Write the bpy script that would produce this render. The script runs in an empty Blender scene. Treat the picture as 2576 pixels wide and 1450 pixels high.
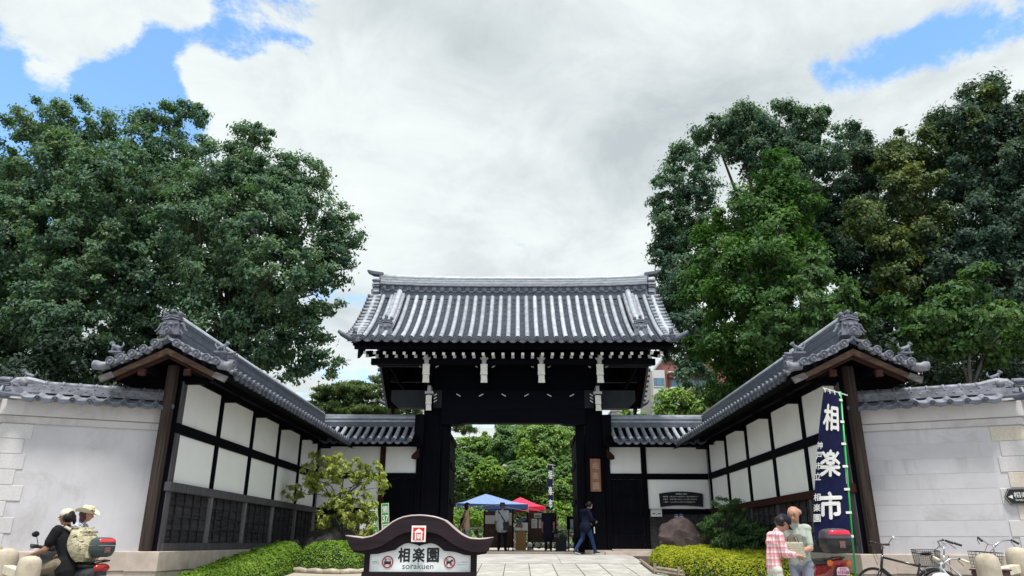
import bpy, bmesh, math, random
import numpy as np
from mathutils import Matrix, Vector, Euler
R_=math.radians; pi=math.pi
random.seed(7); rng=np.random.default_rng(11)
sc=bpy.context.scene; col=sc.collection
# ---------------------------------------------------------------- camera, sky, sun, exposure
cd=bpy.data.cameras.new('camera'); cam=bpy.data.objects.new('camera',cd); col.objects.link(cam); sc.camera=cam
cd.sensor_width=36; cd.lens=36*1828/2576; cd.clip_start=.05; cd.clip_end=2500
r_=(0.99996148,0.00813573,0.00329347); u_=(-0.00041162,-0.33135400,0.94350642); f_=(-0.00876742,0.94347143,0.33133789)
cam.matrix_world=Matrix(((r_[0],u_[0],-f_[0],0),(r_[1],u_[1],-f_[1],0),(r_[2],u_[2],-f_[2],.36),(0,0,0,1)))
SUN_EL,SUN_AZ=R_(70),R_(168)     # azimuth from +Y (north) clockwise: the sun stands behind the camera, a little to the right
w=bpy.data.worlds.new('World'); sc.world=w; w.use_nodes=True
def build_sky():
    nt=w.node_tree; nt.nodes.clear(); L=nt.links.new
    def nd(t,**k):
        n=nt.nodes.new(t)
        for a,b in k.items(): setattr(n,a,b)
        return n
    def mth(op,a,b=None,c=None,clamp=False):
        n=nd('ShaderNodeMath',operation=op,use_clamp=clamp)
        for i,v in enumerate((a,b,c)):
            if v is None: continue
            if isinstance(v,(int,float)): n.inputs[i].default_value=v
            else: L(v,n.inputs[i])
        return n.outputs[0]
    tc=nd('ShaderNodeTexCoord'); g=tc.outputs['Generated']
    sky=nd('ShaderNodeTexSky',sky_type='NISHITA',sun_disc=False); sky.sun_elevation=SUN_EL; sky.sun_rotation=SUN_AZ; sky.air_density=1.2; sky.dust_density=.3; sky.ozone_density=2.5
    hs=nd('ShaderNodeHueSaturation'); hs.inputs['Saturation'].default_value=1.12; hs.inputs['Value'].default_value=2.25; hs.inputs['Hue'].default_value=.498; L(sky.outputs[0],hs.inputs['Color'])
    sep=nd('ShaderNodeSeparateXYZ'); L(g,sep.inputs[0])
    den=mth('ADD',mth('MAXIMUM',sep.outputs[2],.02),.30)
    dv=nd('ShaderNodeVectorMath',operation='DIVIDE'); cx=nd('ShaderNodeCombineXYZ')
    for i in range(3): L(den,cx.inputs[i])
    L(g,dv.inputs[0]); L(cx.outputs[0],dv.inputs[1])
    def noise(scale,det,ro,off,dist=0.):
        mp=nd('ShaderNodeVectorMath',operation='ADD'); mp.inputs[1].default_value=off; L(dv.outputs[0],mp.inputs[0])
        n=nd('ShaderNodeTexNoise'); n.inputs['Scale'].default_value=scale; n.inputs['Detail'].default_value=det; n.inputs['Roughness'].default_value=ro; n.inputs['Distortion'].default_value=dist
        L(mp.outputs[0],n.inputs['Vector']); return n.outputs['Fac']
    n1=noise(3.0,11,.66,(5.6,2.7,7.1),.25); n2=noise(1.7,6,.55,(7.3,2.2,1.9),.1)
    cov=mth('MULTIPLY_ADD',n1,1.6,-.12)
    # openings where the blue shows (direction, size, depth) and the denser banks
    for d,ro,ri,am in (((-.46,.686,.564),.22,.02,.16),((-.551,.687,.473),.20,.02,.30),((-.439,.732,.521),.11,.01,.24),((-.30,.736,.617),.14,.01,.24),((-.53,.733,.42),.17,.02,.30),((-.62,.60,.51),.24,.02,.15),
                       ((.385,.745,.545),.085,.01,.34),((.44,.715,.54),.07,.01,.28),((.485,.69,.537),.07,.01,.28),((.54,.655,.53),.06,.005,.28),
                       ((-.475,.69,.55),.075,.005,-.46),((-.535,.66,.545),.10,.005,-.50),((-.395,.745,.535),.055,.005,-.34),((-.53,.70,.49),.05,.005,-.30),((-.40,.70,.60),.05,.005,-.3),((-.28,.80,.53),.16,.02,-.16),((-.2,.72,.66),.14,.02,-.14),((.1,.8,.59),.5,.05,-.16)):
        dt=nd('ShaderNodeVectorMath',operation='DISTANCE'); v=Vector(d).normalized(); dt.inputs[1].default_value=v; L(g,dt.inputs[0])
        mr=nd('ShaderNodeMapRange',interpolation_type='SMOOTHSTEP'); mr.inputs['From Min'].default_value=ro; mr.inputs['From Max'].default_value=ri; mr.inputs['To Max'].default_value=am
        L(dt.outputs['Value'],mr.inputs['Value']); cov=mth('SUBTRACT',cov,mr.outputs[0])
    mk_=nd('ShaderNodeMapRange',interpolation_type='SMOOTHSTEP'); mk_.inputs['From Min'].default_value=.44; mk_.inputs['From Max'].default_value=.60; L(cov,mk_.inputs['Value'])
    # cloud body: white tops, soft grey undersides where the bank is thick
    n3=noise(4.2,9,.62,(1.3,5.2,3.3),.45)
    th=mth('ADD',mth('ADD',mth('MULTIPLY',n2,.85),mth('MULTIPLY',n3,.75)),-.30)
    for d,ro,ri,am in (((-.12,.78,.615),.17,.02,.10),((.22,.76,.61),.26,.03,.05),((.14,.86,.49),.14,.01,.10),((-.2,.85,.5),.2,.02,-.10)):
        dt=nd('ShaderNodeVectorMath',operation='DISTANCE'); dt.inputs[1].default_value=Vector(d).normalized(); L(g,dt.inputs[0])
        mr=nd('ShaderNodeMapRange',interpolation_type='SMOOTHSTEP'); mr.inputs['From Min'].default_value=ro; mr.inputs['From Max'].default_value=ri; mr.inputs['To Max'].default_value=am
        L(dt.outputs['Value'],mr.inputs['Value']); th=mth('ADD',th,mr.outputs[0])
    rp=nd('ShaderNodeValToRGB'); e=rp.color_ramp.elements; e[0].position=.37; e[0].color=(7.0,7.45,7.4,1); e[1].position=.80; e[1].color=(4.2,4.65,4.85,1)
    m=rp.color_ramp.elements.new(.48); m.color=(6.5,7.0,7.05,1); L(th,rp.inputs[0])
    mx=nd('ShaderNodeMixRGB'); L(mk_.outputs[0],mx.inputs[0]); L(hs.outputs[0],mx.inputs[1]); L(rp.outputs[0],mx.inputs[2])
    bg=nd('ShaderNodeBackground'); bg.inputs['Strength'].default_value=.10; L(mx.outputs[0],bg.inputs['Color'])
    out=nd('ShaderNodeOutputWorld'); L(bg.outputs[0],out.inputs[0])
build_sky()
sl=bpy.data.lights.new('sun','SUN'); sl.energy=3.9; sl.angle=R_(12); sl.color=(1,.96,.9)
so=bpy.data.objects.new('sun',sl); col.objects.link(so)
sd=Vector((math.sin(SUN_AZ)*math.cos(SUN_EL),math.cos(SUN_AZ)*math.cos(SUN_EL),math.sin(SUN_EL)))
so.rotation_euler=sd.to_track_quat('Z','Y').to_euler(); so.location=(0,-20,40)
vs=sc.view_settings; vs.view_transform='Standard'; vs.look='None'; vs.gamma=1; vs.use_curve_mapping=False; vs.exposure=.42
sc.render.engine='CYCLES'; sc.cycles.use_denoising=True; sc.cycles.max_bounces=6; sc.cycles.diffuse_bounces=3; sc.cycles.transparent_max_bounces=4

# ---------------------------------------------------------------- materials
def NT(name):
    m=bpy.data.materials.new(name); m.use_nodes=True; nt=m.node_tree; b=nt.nodes['Principled BSDF']; return m,nt,b
def lnk(nt,a,b): nt.links.new(a,b)
def coords(nt,stretch=None,rand=True):
    tc=nt.nodes.new('ShaderNodeTexCoord'); v=tc.outputs['Object']
    if rand:
        oi=nt.nodes.new('ShaderNodeObjectInfo'); mu=nt.nodes.new('ShaderNodeMath'); mu.operation='MULTIPLY'; mu.inputs[1].default_value=37.; lnk(nt,oi.outputs['Random'],mu.inputs[0])
        ad=nt.nodes.new('ShaderNodeVectorMath'); ad.operation='ADD'; lnk(nt,v,ad.inputs[0]); lnk(nt,mu.outputs[0],ad.inputs[1]); v=ad.outputs[0]
    if stretch:
        mp=nt.nodes.new('ShaderNodeVectorMath'); mp.operation='MULTIPLY'; mp.inputs[1].default_value=stretch; lnk(nt,v,mp.inputs[0]); v=mp.outputs[0]
    return v
def noise(nt,v,scale,det=4,ro=.6,dist=0):
    n=nt.nodes.new('ShaderNodeTexNoise'); n.inputs['Scale'].default_value=scale; n.inputs['Detail'].default_value=det; n.inputs['Roughness'].default_value=ro; n.inputs['Distortion'].default_value=dist; lnk(nt,v,n.inputs['Vector']); return n.outputs['Fac']
def ramp(nt,f,stops):
    r=nt.nodes.new('ShaderNodeValToRGB'); e=r.color_ramp.elements
    e[0].position,e[0].color=stops[0][0],(*stops[0][1],1); e[1].position,e[1].color=stops[-1][0],(*stops[-1][1],1)
    for p,c in stops[1:-1]: x=e.new(p); x.color=(*c,1)
    lnk(nt,f,r.inputs[0]); return r.outputs[0]
def mixc(nt,f,a,b,mode='MIX'):
    m=nt.nodes.new('ShaderNodeMixRGB'); m.blend_type=mode
    for i,v in enumerate((f,a,b)):
        if isinstance(v,(int,float)): m.inputs[i].default_value=v
        elif isinstance(v,tuple): m.inputs[i].default_value=(*v,1)
        else: lnk(nt,v,m.inputs[i])
    return m.outputs[0]
def bumpn(nt,b,h,strength,dist=.01):
    n=nt.nodes.new('ShaderNodeBump'); n.inputs['Strength'].default_value=strength; n.inputs['Distance'].default_value=dist; lnk(nt,h,n.inputs['Height']); lnk(nt,n.outputs[0],b.inputs['Normal'])
def mat(name,c1,c2=None,scale=3,det=5,rough=.7,bump=0,bscale=40,spec=.3,metal=0,stretch=None,vary=0,lo=.35,hi=.65,rand=True,trans=0,coat=0):
    m,nt,b=NT(name); v=coords(nt,stretch,rand)
    c2=c2 or tuple(x*.75 for x in c1)
    c=ramp(nt,noise(nt,v,scale,det),[(lo,c2),(hi,c1)])
    if vary:
        oi=nt.nodes.new('ShaderNodeObjectInfo'); mr=nt.nodes.new('ShaderNodeMapRange'); mr.inputs['To Min'].default_value=1-vary; mr.inputs['To Max'].default_value=1+vary; lnk(nt,oi.outputs['Random'],mr.inputs['Value'])
        c=mixc(nt,1.,c,mr.outputs[0],'MULTIPLY')
    lnk(nt,c,b.inputs['Base Color']); b.inputs['Roughness'].default_value=rough; b.inputs['Specular IOR Level'].default_value=spec; b.inputs['Metallic'].default_value=metal
    b.inputs['Coat Weight'].default_value=coat
    if bump: bumpn(nt,b,noise(nt,v,bscale,3),bump)
    return m
def leafmat(name,c1,c2,c3,scale=.9,trans=.35,rough=.5):
    m,nt,b=NT(name); v=coords(nt,None,False)
    f=noise(nt,v,scale,3,.6); f2=noise(nt,v,7.,2,.6)
    a=nt.nodes.new('ShaderNodeMath'); a.operation='MULTIPLY_ADD'; a.inputs[1].default_value=.45; lnk(nt,f2,a.inputs[0])
    mu=nt.nodes.new('ShaderNodeMath'); mu.operation='MULTIPLY'; mu.inputs[1].default_value=.55; lnk(nt,f,mu.inputs[0]); lnk(nt,mu.outputs[0],a.inputs[2])
    c=ramp(nt,a.outputs[0],[(.36,c2),(.5,c1),(.66,c3)])
    lnk(nt,c,b.inputs['Base Color']); b.inputs['Roughness'].default_value=.6; b.inputs['Specular IOR Level'].default_value=.22
    t=nt.nodes.new('ShaderNodeBsdfTranslucent'); lnk(nt,mixc(nt,1.,c,(1.0,1.15,.5),'MULTIPLY'),t.inputs[0])
    mx=nt.nodes.new('ShaderNodeMixShader'); mx.inputs[0].default_value=trans; lnk(nt,b.outputs[0],mx.inputs[1]); lnk(nt,t.outputs[0],mx.inputs[2])
    lnk(nt,mx.outputs[0],nt.nodes['Material Output'].inputs[0]); return m
def plaster(name,c1,c2,streak=.25,dirt=(.35,.33,.31)):
    m,nt,b=NT(name); v=coords(nt,None,True); vs_=coords(nt,(3.,3.,.35),True)
    c=ramp(nt,noise(nt,v,1.3,5),[(.3,c2),(.7,c1)])
    st=nt.nodes.new('ShaderNodeMapRange'); st.inputs['From Min'].default_value=.55; st.inputs['From Max'].default_value=.8; st.inputs['To Max'].default_value=streak; lnk(nt,noise(nt,vs_,1.6,6,.65),st.inputs['Value'])
    c=mixc(nt,st.outputs[0],c,dirt)
    s2=nt.nodes.new('ShaderNodeMapRange'); s2.inputs['From Min'].default_value=.54; s2.inputs['From Max'].default_value=.76; s2.inputs['To Max'].default_value=min(1,streak*1.5); lnk(nt,noise(nt,v,.9,8,.7,.4),s2.inputs['Value']); c=mixc(nt,s2.outputs[0],c,dirt); lnk(nt,c,b.inputs['Base Color']); b.inputs['Roughness'].default_value=.85; b.inputs['Specular IOR Level'].default_value=.2
    bumpn(nt,b,noise(nt,v,60,4),.12); return m
def wood(name,c1,c2,rough=.85,axis=2,gs=14,bump=.25,vary=.15,spec=.03):
    s=[gs,gs,gs]; s[axis]=.8
    return mat(name,c1,c2,scale=1.2,det=7,rough=rough,bump=bump,bscale=2.,stretch=tuple(s),vary=vary,lo=.3,hi=.7,spec=spec)
M={}
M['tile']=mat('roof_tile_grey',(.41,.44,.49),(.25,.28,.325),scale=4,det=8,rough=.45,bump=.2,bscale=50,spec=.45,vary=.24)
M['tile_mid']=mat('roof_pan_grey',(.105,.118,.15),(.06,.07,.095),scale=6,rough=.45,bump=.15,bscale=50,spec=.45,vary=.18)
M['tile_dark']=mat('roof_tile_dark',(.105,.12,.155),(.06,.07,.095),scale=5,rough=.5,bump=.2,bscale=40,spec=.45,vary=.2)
M['tile_pale']=mat('roof_tile_pale',(.27,.275,.32),(.13,.135,.165),scale=8,rough=.5,bump=.2,bscale=40,spec=.45,vary=.2)
M['oni']=mat('ridge_ornament_grey',(.17,.182,.225),(.08,.09,.12),scale=9,rough=.5,bump=.25,bscale=30,spec=.45,vary=.12)
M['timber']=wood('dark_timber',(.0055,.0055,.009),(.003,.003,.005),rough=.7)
M['timber_h']=wood('dark_timber_beam',(.0055,.0055,.009),(.003,.003,.005),rough=.7,axis=1)
M['timber_x']=wood('dark_timber_lintel',(.005,.006,.011),(.003,.0035,.006),rough=.6,axis=0)
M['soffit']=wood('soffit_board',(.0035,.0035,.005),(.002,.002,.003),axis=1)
M['weathered']=wood('weathered_timber',(.075,.057,.047),(.021,.018,.020),axis=2,gs=22)
M['weathered_grey']=wood('weathered_grey_timber',(.115,.112,.122),(.045,.043,.05),axis=2,gs=22)
M['core']=mat('shaded_core',(.035,.06,.025),(.018,.03,.014),scale=6,rough=1,spec=0)  # shade inside hedges and shrubs put into the dark core colour
M['silver']=wood('silvered_timber',(.25,.245,.26),(.10,.098,.108),axis=2,gs=22)
M['lf_shade']=leafmat('shade_leaf',(.024,.045,.032),(.012,.024,.020),(.055,.085,.048),trans=.2)  # low leaf tone: the shade under the crowns is painted into it
M['plank']=wood('black_plank',(.066,.064,.072),(.018,.017,.020),axis=1,gs=18)
M['barge']=wood('barge_board_brown',(.13,.083,.058),(.042,.031,.026),axis=0,gs=12)
M['barge_grey']=wood('barge_board_grey',(.20,.185,.185),(.10,.09,.09),axis=0,gs=12)
M['redwood']=wood('reddish_timber',(.05,.024,.019),(.024,.012,.011),axis=0)
M['ox']=mat('oxidised_lintel_end',(.008,.015,.020),(.005,.008,.013),scale=3,rough=.6)
M['panel']=plaster('white_plaster',(.87,.885,.89),(.82,.83,.84),.07)
M['wallp']=plaster('lavender_plaster',(.57,.56,.59),(.49,.48,.505),.55,(.33,.31,.30))
M['cornice']=plaster('cream_cornice_plaster',(.57,.55,.56),(.48,.46,.46),.45,(.25,.23,.22))
M['quoin']=mat('dressed_granite',(.575,.56,.565),(.50,.485,.49),scale=30,rough=.85,bump=.2,bscale=90,vary=.06)
M['quoin_w']=mat('dressed_granite_warm',(.64,.58,.50),(.54,.48,.41),scale=30,rough=.85,bump=.2,bscale=90,vary=.06)
M['plinth']=mat('plinth_granite',(.56,.48,.42),(.42,.36,.31),scale=4,det=9,rough=.85,bump=.2,bscale=80,vary=.08)
M['whitepaint']=mat('white_end_paint',(.78,.76,.72),(.62,.60,.56),scale=14,rough=.7,vary=.06)
M['paving']=mat('paving_granite',(.47,.46,.43),(.31,.30,.275),scale=3,det=10,rough=.85,bump=.15,bscale=90,vary=.07)
M['slab']=mat('landing_granite',(.49,.485,.46),(.32,.31,.295),scale=1.6,det=9,rough=.85,bump=.1,bscale=90,vary=.04)
M['joint']=mat('joint_mortar',(.16,.15,.14),(.10,.095,.09),scale=20,rough=.9)
M['asphalt']=mat('street_asphalt',(.34,.335,.325),(.25,.245,.24),scale=30,det=8,rough=.9,bump=.3,bscale=200,rand=False)
M['earth']=mat('garden_earth',(.085,.065,.045),(.045,.035,.025),scale=3,det=8,rough=.95,bump=.4,bscale=20,rand=False)
M['gravel']=mat('pale_gravel',(.46,.42,.35),(.30,.27,.22),scale=40,det=6,rough=.95,bump=.6,bscale=60,rand=False)
M['rock']=mat('brown_rock',(.085,.062,.060),(.032,.024,.026),scale=3.2,det=10,rough=.9,bump=.9,bscale=7)
M['rock_l']=mat('grey_rock',(.085,.075,.078),(.03,.027,.03),scale=3,det=10,rough=.9,bump=.9,bscale=6)
M['bark']=mat('bark',(.075,.06,.05),(.03,.024,.02),scale=3,det=7,rough=.9,bump=.6,bscale=9,stretch=(3,3,.6))
M['bark_grey']=mat('bark_grey',(.16,.15,.15),(.08,.075,.075),scale=3,det=7,rough=.9,bump=.6,bscale=9,stretch=(3,3,.6))
M['lf_camphor']=leafmat('camphor_leaf',(.095,.180,.108),(.040,.088,.076),(.23,.32,.165))
M['lf_camphor2']=leafmat('camphor_leaf_right',(.085,.160,.106),(.038,.084,.076),(.19,.27,.155))
M['lf_bright']=leafmat('bright_leaf',(.058,.140,.034),(.030,.084,.028),(.125,.225,.048))
M['lf_mid']=leafmat('mid_leaf',(.065,.14,.045),(.035,.08,.028),(.135,.22,.07))
M['lf_olive']=leafmat('olive_leaf',(.078,.125,.05),(.04,.072,.04),(.27,.29,.07),scale=.55)
M['lf_dark']=leafmat('dark_leaf',(.052,.100,.076),(.026,.056,.052),(.12,.175,.10))
M['lf_pine']=leafmat('pine_needle',(.10,.165,.055),(.05,.09,.038),(.18,.24,.08))
M['lf_hedge']=leafmat('hedge_leaf',(.16,.28,.03),(.09,.17,.02),(.28,.42,.06),scale=2.5)
M['lf_hedge_y']=leafmat('hedge_leaf_yellow',(.37,.40,.028),(.22,.27,.02),(.50,.52,.06),scale=2.5)
M['lf_maple']=leafmat('small_tree_leaf',(.32,.37,.085),(.15,.20,.05),(.52,.54,.16),scale=1.8)
M['lf_shrubpine']=leafmat('layered_pine_needle',(.075,.15,.055),(.035,.08,.03),(.15,.24,.09),scale=3)
M['lf_garden']=leafmat('garden_leaf',(.19,.32,.085),(.10,.185,.055),(.34,.46,.14),scale=.5)
M['lf_garden_y']=leafmat('garden_leaf_yellow',(.20,.34,.055),(.105,.205,.038),(.34,.48,.10),scale=.5)
M['lf_garden_d']=leafmat('garden_leaf_dark',(.145,.26,.095),(.075,.145,.062),(.28,.40,.155),scale=.5)
def plain(name,c,rough=.5,spec=.4,metal=0,coat=0,vary=.0,bump=0,bscale=80):
    return mat(name,c,tuple(x*.88 for x in c),scale=8,rough=rough,spec=spec,metal=metal,coat=coat,vary=vary,bump=bump,bscale=bscale)
P={}
def pl(name,c,**k):
    if name not in P: P[name]=plain(name,c,**k)
    return P[name]
# ---------------------------------------------------------------- mesh helpers
class MB:
    def __init__(s,M=None): s.v=[]; s.f=[]; s.mi=[]; s.n=0; s.M=M
    def add(s,v,f,mi=0):
        v=np.asarray(v,float).reshape(-1,3)
        if s.M is not None:
            A=np.array(s.M); v=v@A[:3,:3].T+A[:3,3]
            if np.linalg.det(A[:3,:3])<0: f=[tuple(reversed(q)) for q in f]
        s.v.append(v); s.f+=[tuple(i+s.n for i in q) for q in f]; s.mi+=[mi]*len(f); s.n+=len(v); return s
    def bx(s,x0,x1,y0,y1,z0,z1,mi=0):
        x0,x1=sorted((x0,x1)); y0,y1=sorted((y0,y1)); z0,z1=sorted((z0,z1))
        return s.add([(x,y,z) for z in (z0,z1) for y in (y0,y1) for x in (x0,x1)],[(0,2,3,1),(4,5,7,6),(0,1,5,4),(2,6,7,3),(0,4,6,2),(1,3,7,5)],mi)
    def beam(s,p,q,wd,h,up=(0,0,1),mi=0,wd2=None,h2=None):
        p,q=Vector(p),Vector(q); d=(q-p).normalized(); x=d.cross(Vector(up)).normalized(); z=x.cross(d)
        vs_=[]
        for c,a,b in ((p,wd,h),(q,wd2 or wd,h2 or h)):
            for sx,sz in ((-1,-1),(1,-1),(1,1),(-1,1)): vs_.append(c+x*sx*a/2+z*sz*b/2)
        return s.add(vs_,[(3,2,1,0),(4,5,6,7),(0,1,5,4),(1,2,6,5),(2,3,7,6),(3,0,4,7)],mi)
    def tube(s,pts,r,n=8,mi=0,cap=True,half=False):
        pts=[Vector(p) for p in pts]; k=len(pts); rr=[r]*k if isinstance(r,(int,float)) else list(r)
        V=[]; x=None
        for i,p in enumerate(pts):
            d=(pts[min(i+1,k-1)]-pts[max(i-1,0)]).normalized()
            if x is None: x=d.orthogonal().normalized()
            x=(x-d*x.dot(d)).normalized(); y=d.cross(x)
            for j in range(n): a=2*pi*j/n; V.append(p+(x*math.cos(a)+y*math.sin(a))*rr[i])
        F=[(i*n+j,i*n+(j+1)%n,(i+1)*n+(j+1)%n,(i+1)*n+j) for i in range(k-1) for j in range(n)]
        if cap: F+=[tuple(range(n-1,-1,-1)),tuple((k-1)*n+j for j in range(n))]
        return s.add(V,F,mi)
    def lathe(s,prof,n=12,M=None,mi=0):
        V=[];k=len(prof)
        for r,z in prof:
            for j in range(n): a=2*pi*j/n; V.append((r*math.cos(a),r*math.sin(a),z))
        F=[(i*n+j,i*n+(j+1)%n,(i+1)*n+(j+1)%n,(i+1)*n+j) for i in range(k-1) for j in range(n)]
        F+=[tuple(range(n-1,-1,-1)),tuple((k-1)*n+j for j in range(n))]
        V=np.array(V)
        if M is not None: A=np.array(M); V=V@A[:3,:3].T+A[:3,3]
        return s.add(V,F,mi)
    def sph(s,c,r,n=10,m=6,mi=0,M=None):
        if isinstance(r,(int,float)): r=(r,r,r)
        V=[]
        for i in range(m+1):
            t=pi*i/m
            for j in range(n): a=2*pi*j/n; V.append((math.sin(t)*math.cos(a)*r[0],math.sin(t)*math.sin(a)*r[1],math.cos(t)*r[2]))
        V=np.array(V)
        if M is not None: V=V@np.array(M)[:3,:3].T
        V=V+np.array(c)
        return s.add(V,[(i*n+j,(i+1)*n+j,(i+1)*n+(j+1)%n,i*n+(j+1)%n) for i in range(m) for j in range(n)],mi)
    def prism(s,poly,o,u,v,d,mi=0):
        """polygon (a,b) in the plane o + a u + b v, extruded along d"""
        o,u,v,d=map(Vector,(o,u,v,d)); k=len(poly)
        V=[o+u*a+v*b for a,b in poly]+[o+u*a+v*b+d for a,b in poly]
        flip=u.cross(v).dot(d)>0
        F=[tuple(range(k)),tuple(range(2*k-1,k-1,-1))]+[(i,i+k,(i+1)%k+k,(i+1)%k) for i in range(k)]
        if flip: F=[tuple(reversed(f)) for f in F]
        return s.add(V,F,mi)
    def grid(s,fn,nu,nv,mi=0,flip=False):
        V=[fn(i/nu,j/nv) for j in range(nv+1) for i in range(nu+1)]
        F=[(j*(nu+1)+i,j*(nu+1)+i+1,(j+1)*(nu+1)+i+1,(j+1)*(nu+1)+i) for j in range(nv) for i in range(nu)]
        if flip: F=[tuple(reversed(f)) for f in F]
        return s.add(V,F,mi)
    def torus(s,c,R,r,axis='y',n=28,m=8,mi=0,a0=0,a1=2*pi):
        V=[]
        for i in range(n+1):
            a=a0+(a1-a0)*i/n
            for j in range(m):
                b=2*pi*j/m; q=R+r*math.cos(b); p=(q*math.cos(a),r*math.sin(b),q*math.sin(a))
                if axis=='x': p=(p[1],p[0],p[2])
                if axis=='z': p=(p[0],p[2],p[1])
                V.append((p[0]+c[0],p[1]+c[1],p[2]+c[2]))
        return s.add(V,[(i*m+j,i*m+(j+1)%m,(i+1)*m+(j+1)%m,(i+1)*m+j) for i in range(n) for j in range(m)],mi)
OFF={}
def mesh_of(name,mb,mats,smooth=False,off=None):
    me=bpy.data.meshes.new(name); V=np.concatenate(mb.v) if mb.v else np.zeros((0,3))
    if off is not None: V=V-np.array(off)
    me.from_pydata([tuple(p) for p in V],[],mb.f)
    for m in (mats if isinstance(mats,(list,tuple)) else [mats]): me.materials.append(m)
    if any(mb.mi): me.polygons.foreach_set('material_index',mb.mi)
    if smooth: me.polygons.foreach_set('use_smooth',[True]*len(me.polygons))
    me.update(); return me
def link(name,data,parent=None,label=None,kind=None):
    o=bpy.data.objects.new(name,data); col.objects.link(o)
    if parent is not None: o.parent=parent; OFF[o.name]=OFF[parent.name]
    if label: o['label']=label
    if kind: o['kind']=kind
    return o
def tag(o,label=None,cat=None,group=None,kind=None):
    for k,v in (('label',label),('category',cat),('group',group),('kind',kind)):
        if v: o[k]=v
    return o
def thing(name,label,cat,loc=(0,0,0),rz=0,group=None,local=False,rot=None):
    o=bpy.data.objects.new(name,None); col.objects.link(o); o.empty_display_size=.2
    o.location=loc; o.rotation_euler=rot if rot else (0,0,rz)
    OFF[o.name]=(0,0,0) if (rz or local or rot) else tuple(loc)
    return tag(o,label,cat,group)
def part(name,mb,mats,parent=None,smooth=False,bevel=0,label=None,kind=None,sub=0):
    off=OFF.get(parent.name) if parent is not None else None
    o=link(name,mesh_of(name,mb,mats,smooth,off),parent,label,kind)
    if bevel: b=o.modifiers.new('b','BEVEL'); b.width=bevel; b.segments=2; b.limit_method='ANGLE'
    if sub: b=o.modifiers.new('s','SUBSURF'); b.levels=sub; b.render_levels=sub
    return o
def single(name,mb,mats,label,cat,group=None,smooth=False,bevel=0,loc=None):
    off=loc; o=link(name,mesh_of(name,mb,mats,smooth,off)); OFF[o.name]=loc or (0,0,0)
    if loc: o.location=loc
    if bevel: b=o.modifiers.new('b','BEVEL'); b.width=bevel; b.segments=2; b.limit_method='ANGLE'
    return tag(o,label,cat,group)
def struct(name,mb,mats,smooth=False,parent=None):
    o=link(name,mesh_of(name,mb,mats,smooth,OFF.get(parent.name) if parent else None),parent)
    if parent is None: o['kind']='structure'; OFF[o.name]=(0,0,0)
    return o
def inst(name,me,parent,Mw,label=None,kind=None):
    o=link(name,me,parent,label,kind); o.matrix_local=Matrix.Translation(-Vector(OFF[parent.name]))@Mw; OFF[o.name]=(0,0,0); return o
def frame(o,x,y,z=None):
    x,y=Vector(x),Vector(y); z=Vector(z) if z else x.cross(y)
    return Matrix(((x[0],y[0],z[0],o[0]),(x[1],y[1],z[1],o[1]),(x[2],y[2],z[2],o[2]),(0,0,0,1)))
T_=Matrix.Translation
def gz(y): return -.06*(23.5-min(max(y,0),23.5))
_txt={}
def glyphs(s,bold=0):
    """outline of the built-in lettering as (verts, faces), about one unit high"""
    k=(s,bold)
    if k not in _txt:
        c=bpy.data.curves.new('t','FONT'); c.body=s; c.size=1; c.offset=bold; c.resolution_u=3
        o=bpy.data.objects.new('t',c); col.objects.link(o); dg=bpy.context.evaluated_depsgraph_get()
        me=bpy.data.meshes.new_from_object(o.evaluated_get(dg))
        V=np.array([v.co[:] for v in me.vertices]).reshape(-1,3); F=[tuple(p.vertices) for p in me.polygons]
        bpy.data.objects.remove(o); bpy.data.curves.remove(c); bpy.data.meshes.remove(me); _txt[k]=(V,F)
    return _txt[k]
def text(mb,s,o,u,v,wd=None,ht=None,bold=0,mi=0,warp=None):
    """letters fitted to width wd and height ht, lower-left corner at o, flat print on plane (u,v); bold thickens the strokes"""
    V,F=glyphs(s,0)
    if not len(V): return
    lo,hi=V.min(0),V.max(0); sz=np.maximum(hi-lo,1e-6)
    if ht is None: sx=sy=wd/sz[0]
    elif wd is None: sx=sy=ht/sz[1]
    else: sx,sy=wd/sz[0],ht/sz[1]
    A=(V[:,0]-lo[0])*sx; B=(V[:,1]-lo[1])*sy; q=bold*sy
    if not warp: o,u,v=Vector(o),Vector(u),Vector(v); nn=u.cross(v).normalized()
    for k,(da,db) in enumerate(((0,0),(q,0),(-q,0),(0,q),(0,-q)) if bold>.004 else ((0,0),)):
        if warp: W=[warp(a+da,b+db,k*.0008) for a,b in zip(A,B)]
        else: W=[o+u*(a+da)+v*(b+db)+nn*(k*.0004) for a,b in zip(A,B)]
        mb.add(W,F,mi)
def vtext(mb,s,o,u,v,size,step,bold=0,mi=0,warp=None):
    for i,ch in enumerate(s):
        if warp: text(mb,ch,None,None,None,size,size,bold,mi,lambda a,b,d,i=i:warp(a,b-i*step,d))
        else: text(mb,ch,Vector(o)-Vector(v)*(i*step),u,v,size,size,bold,mi)
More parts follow.
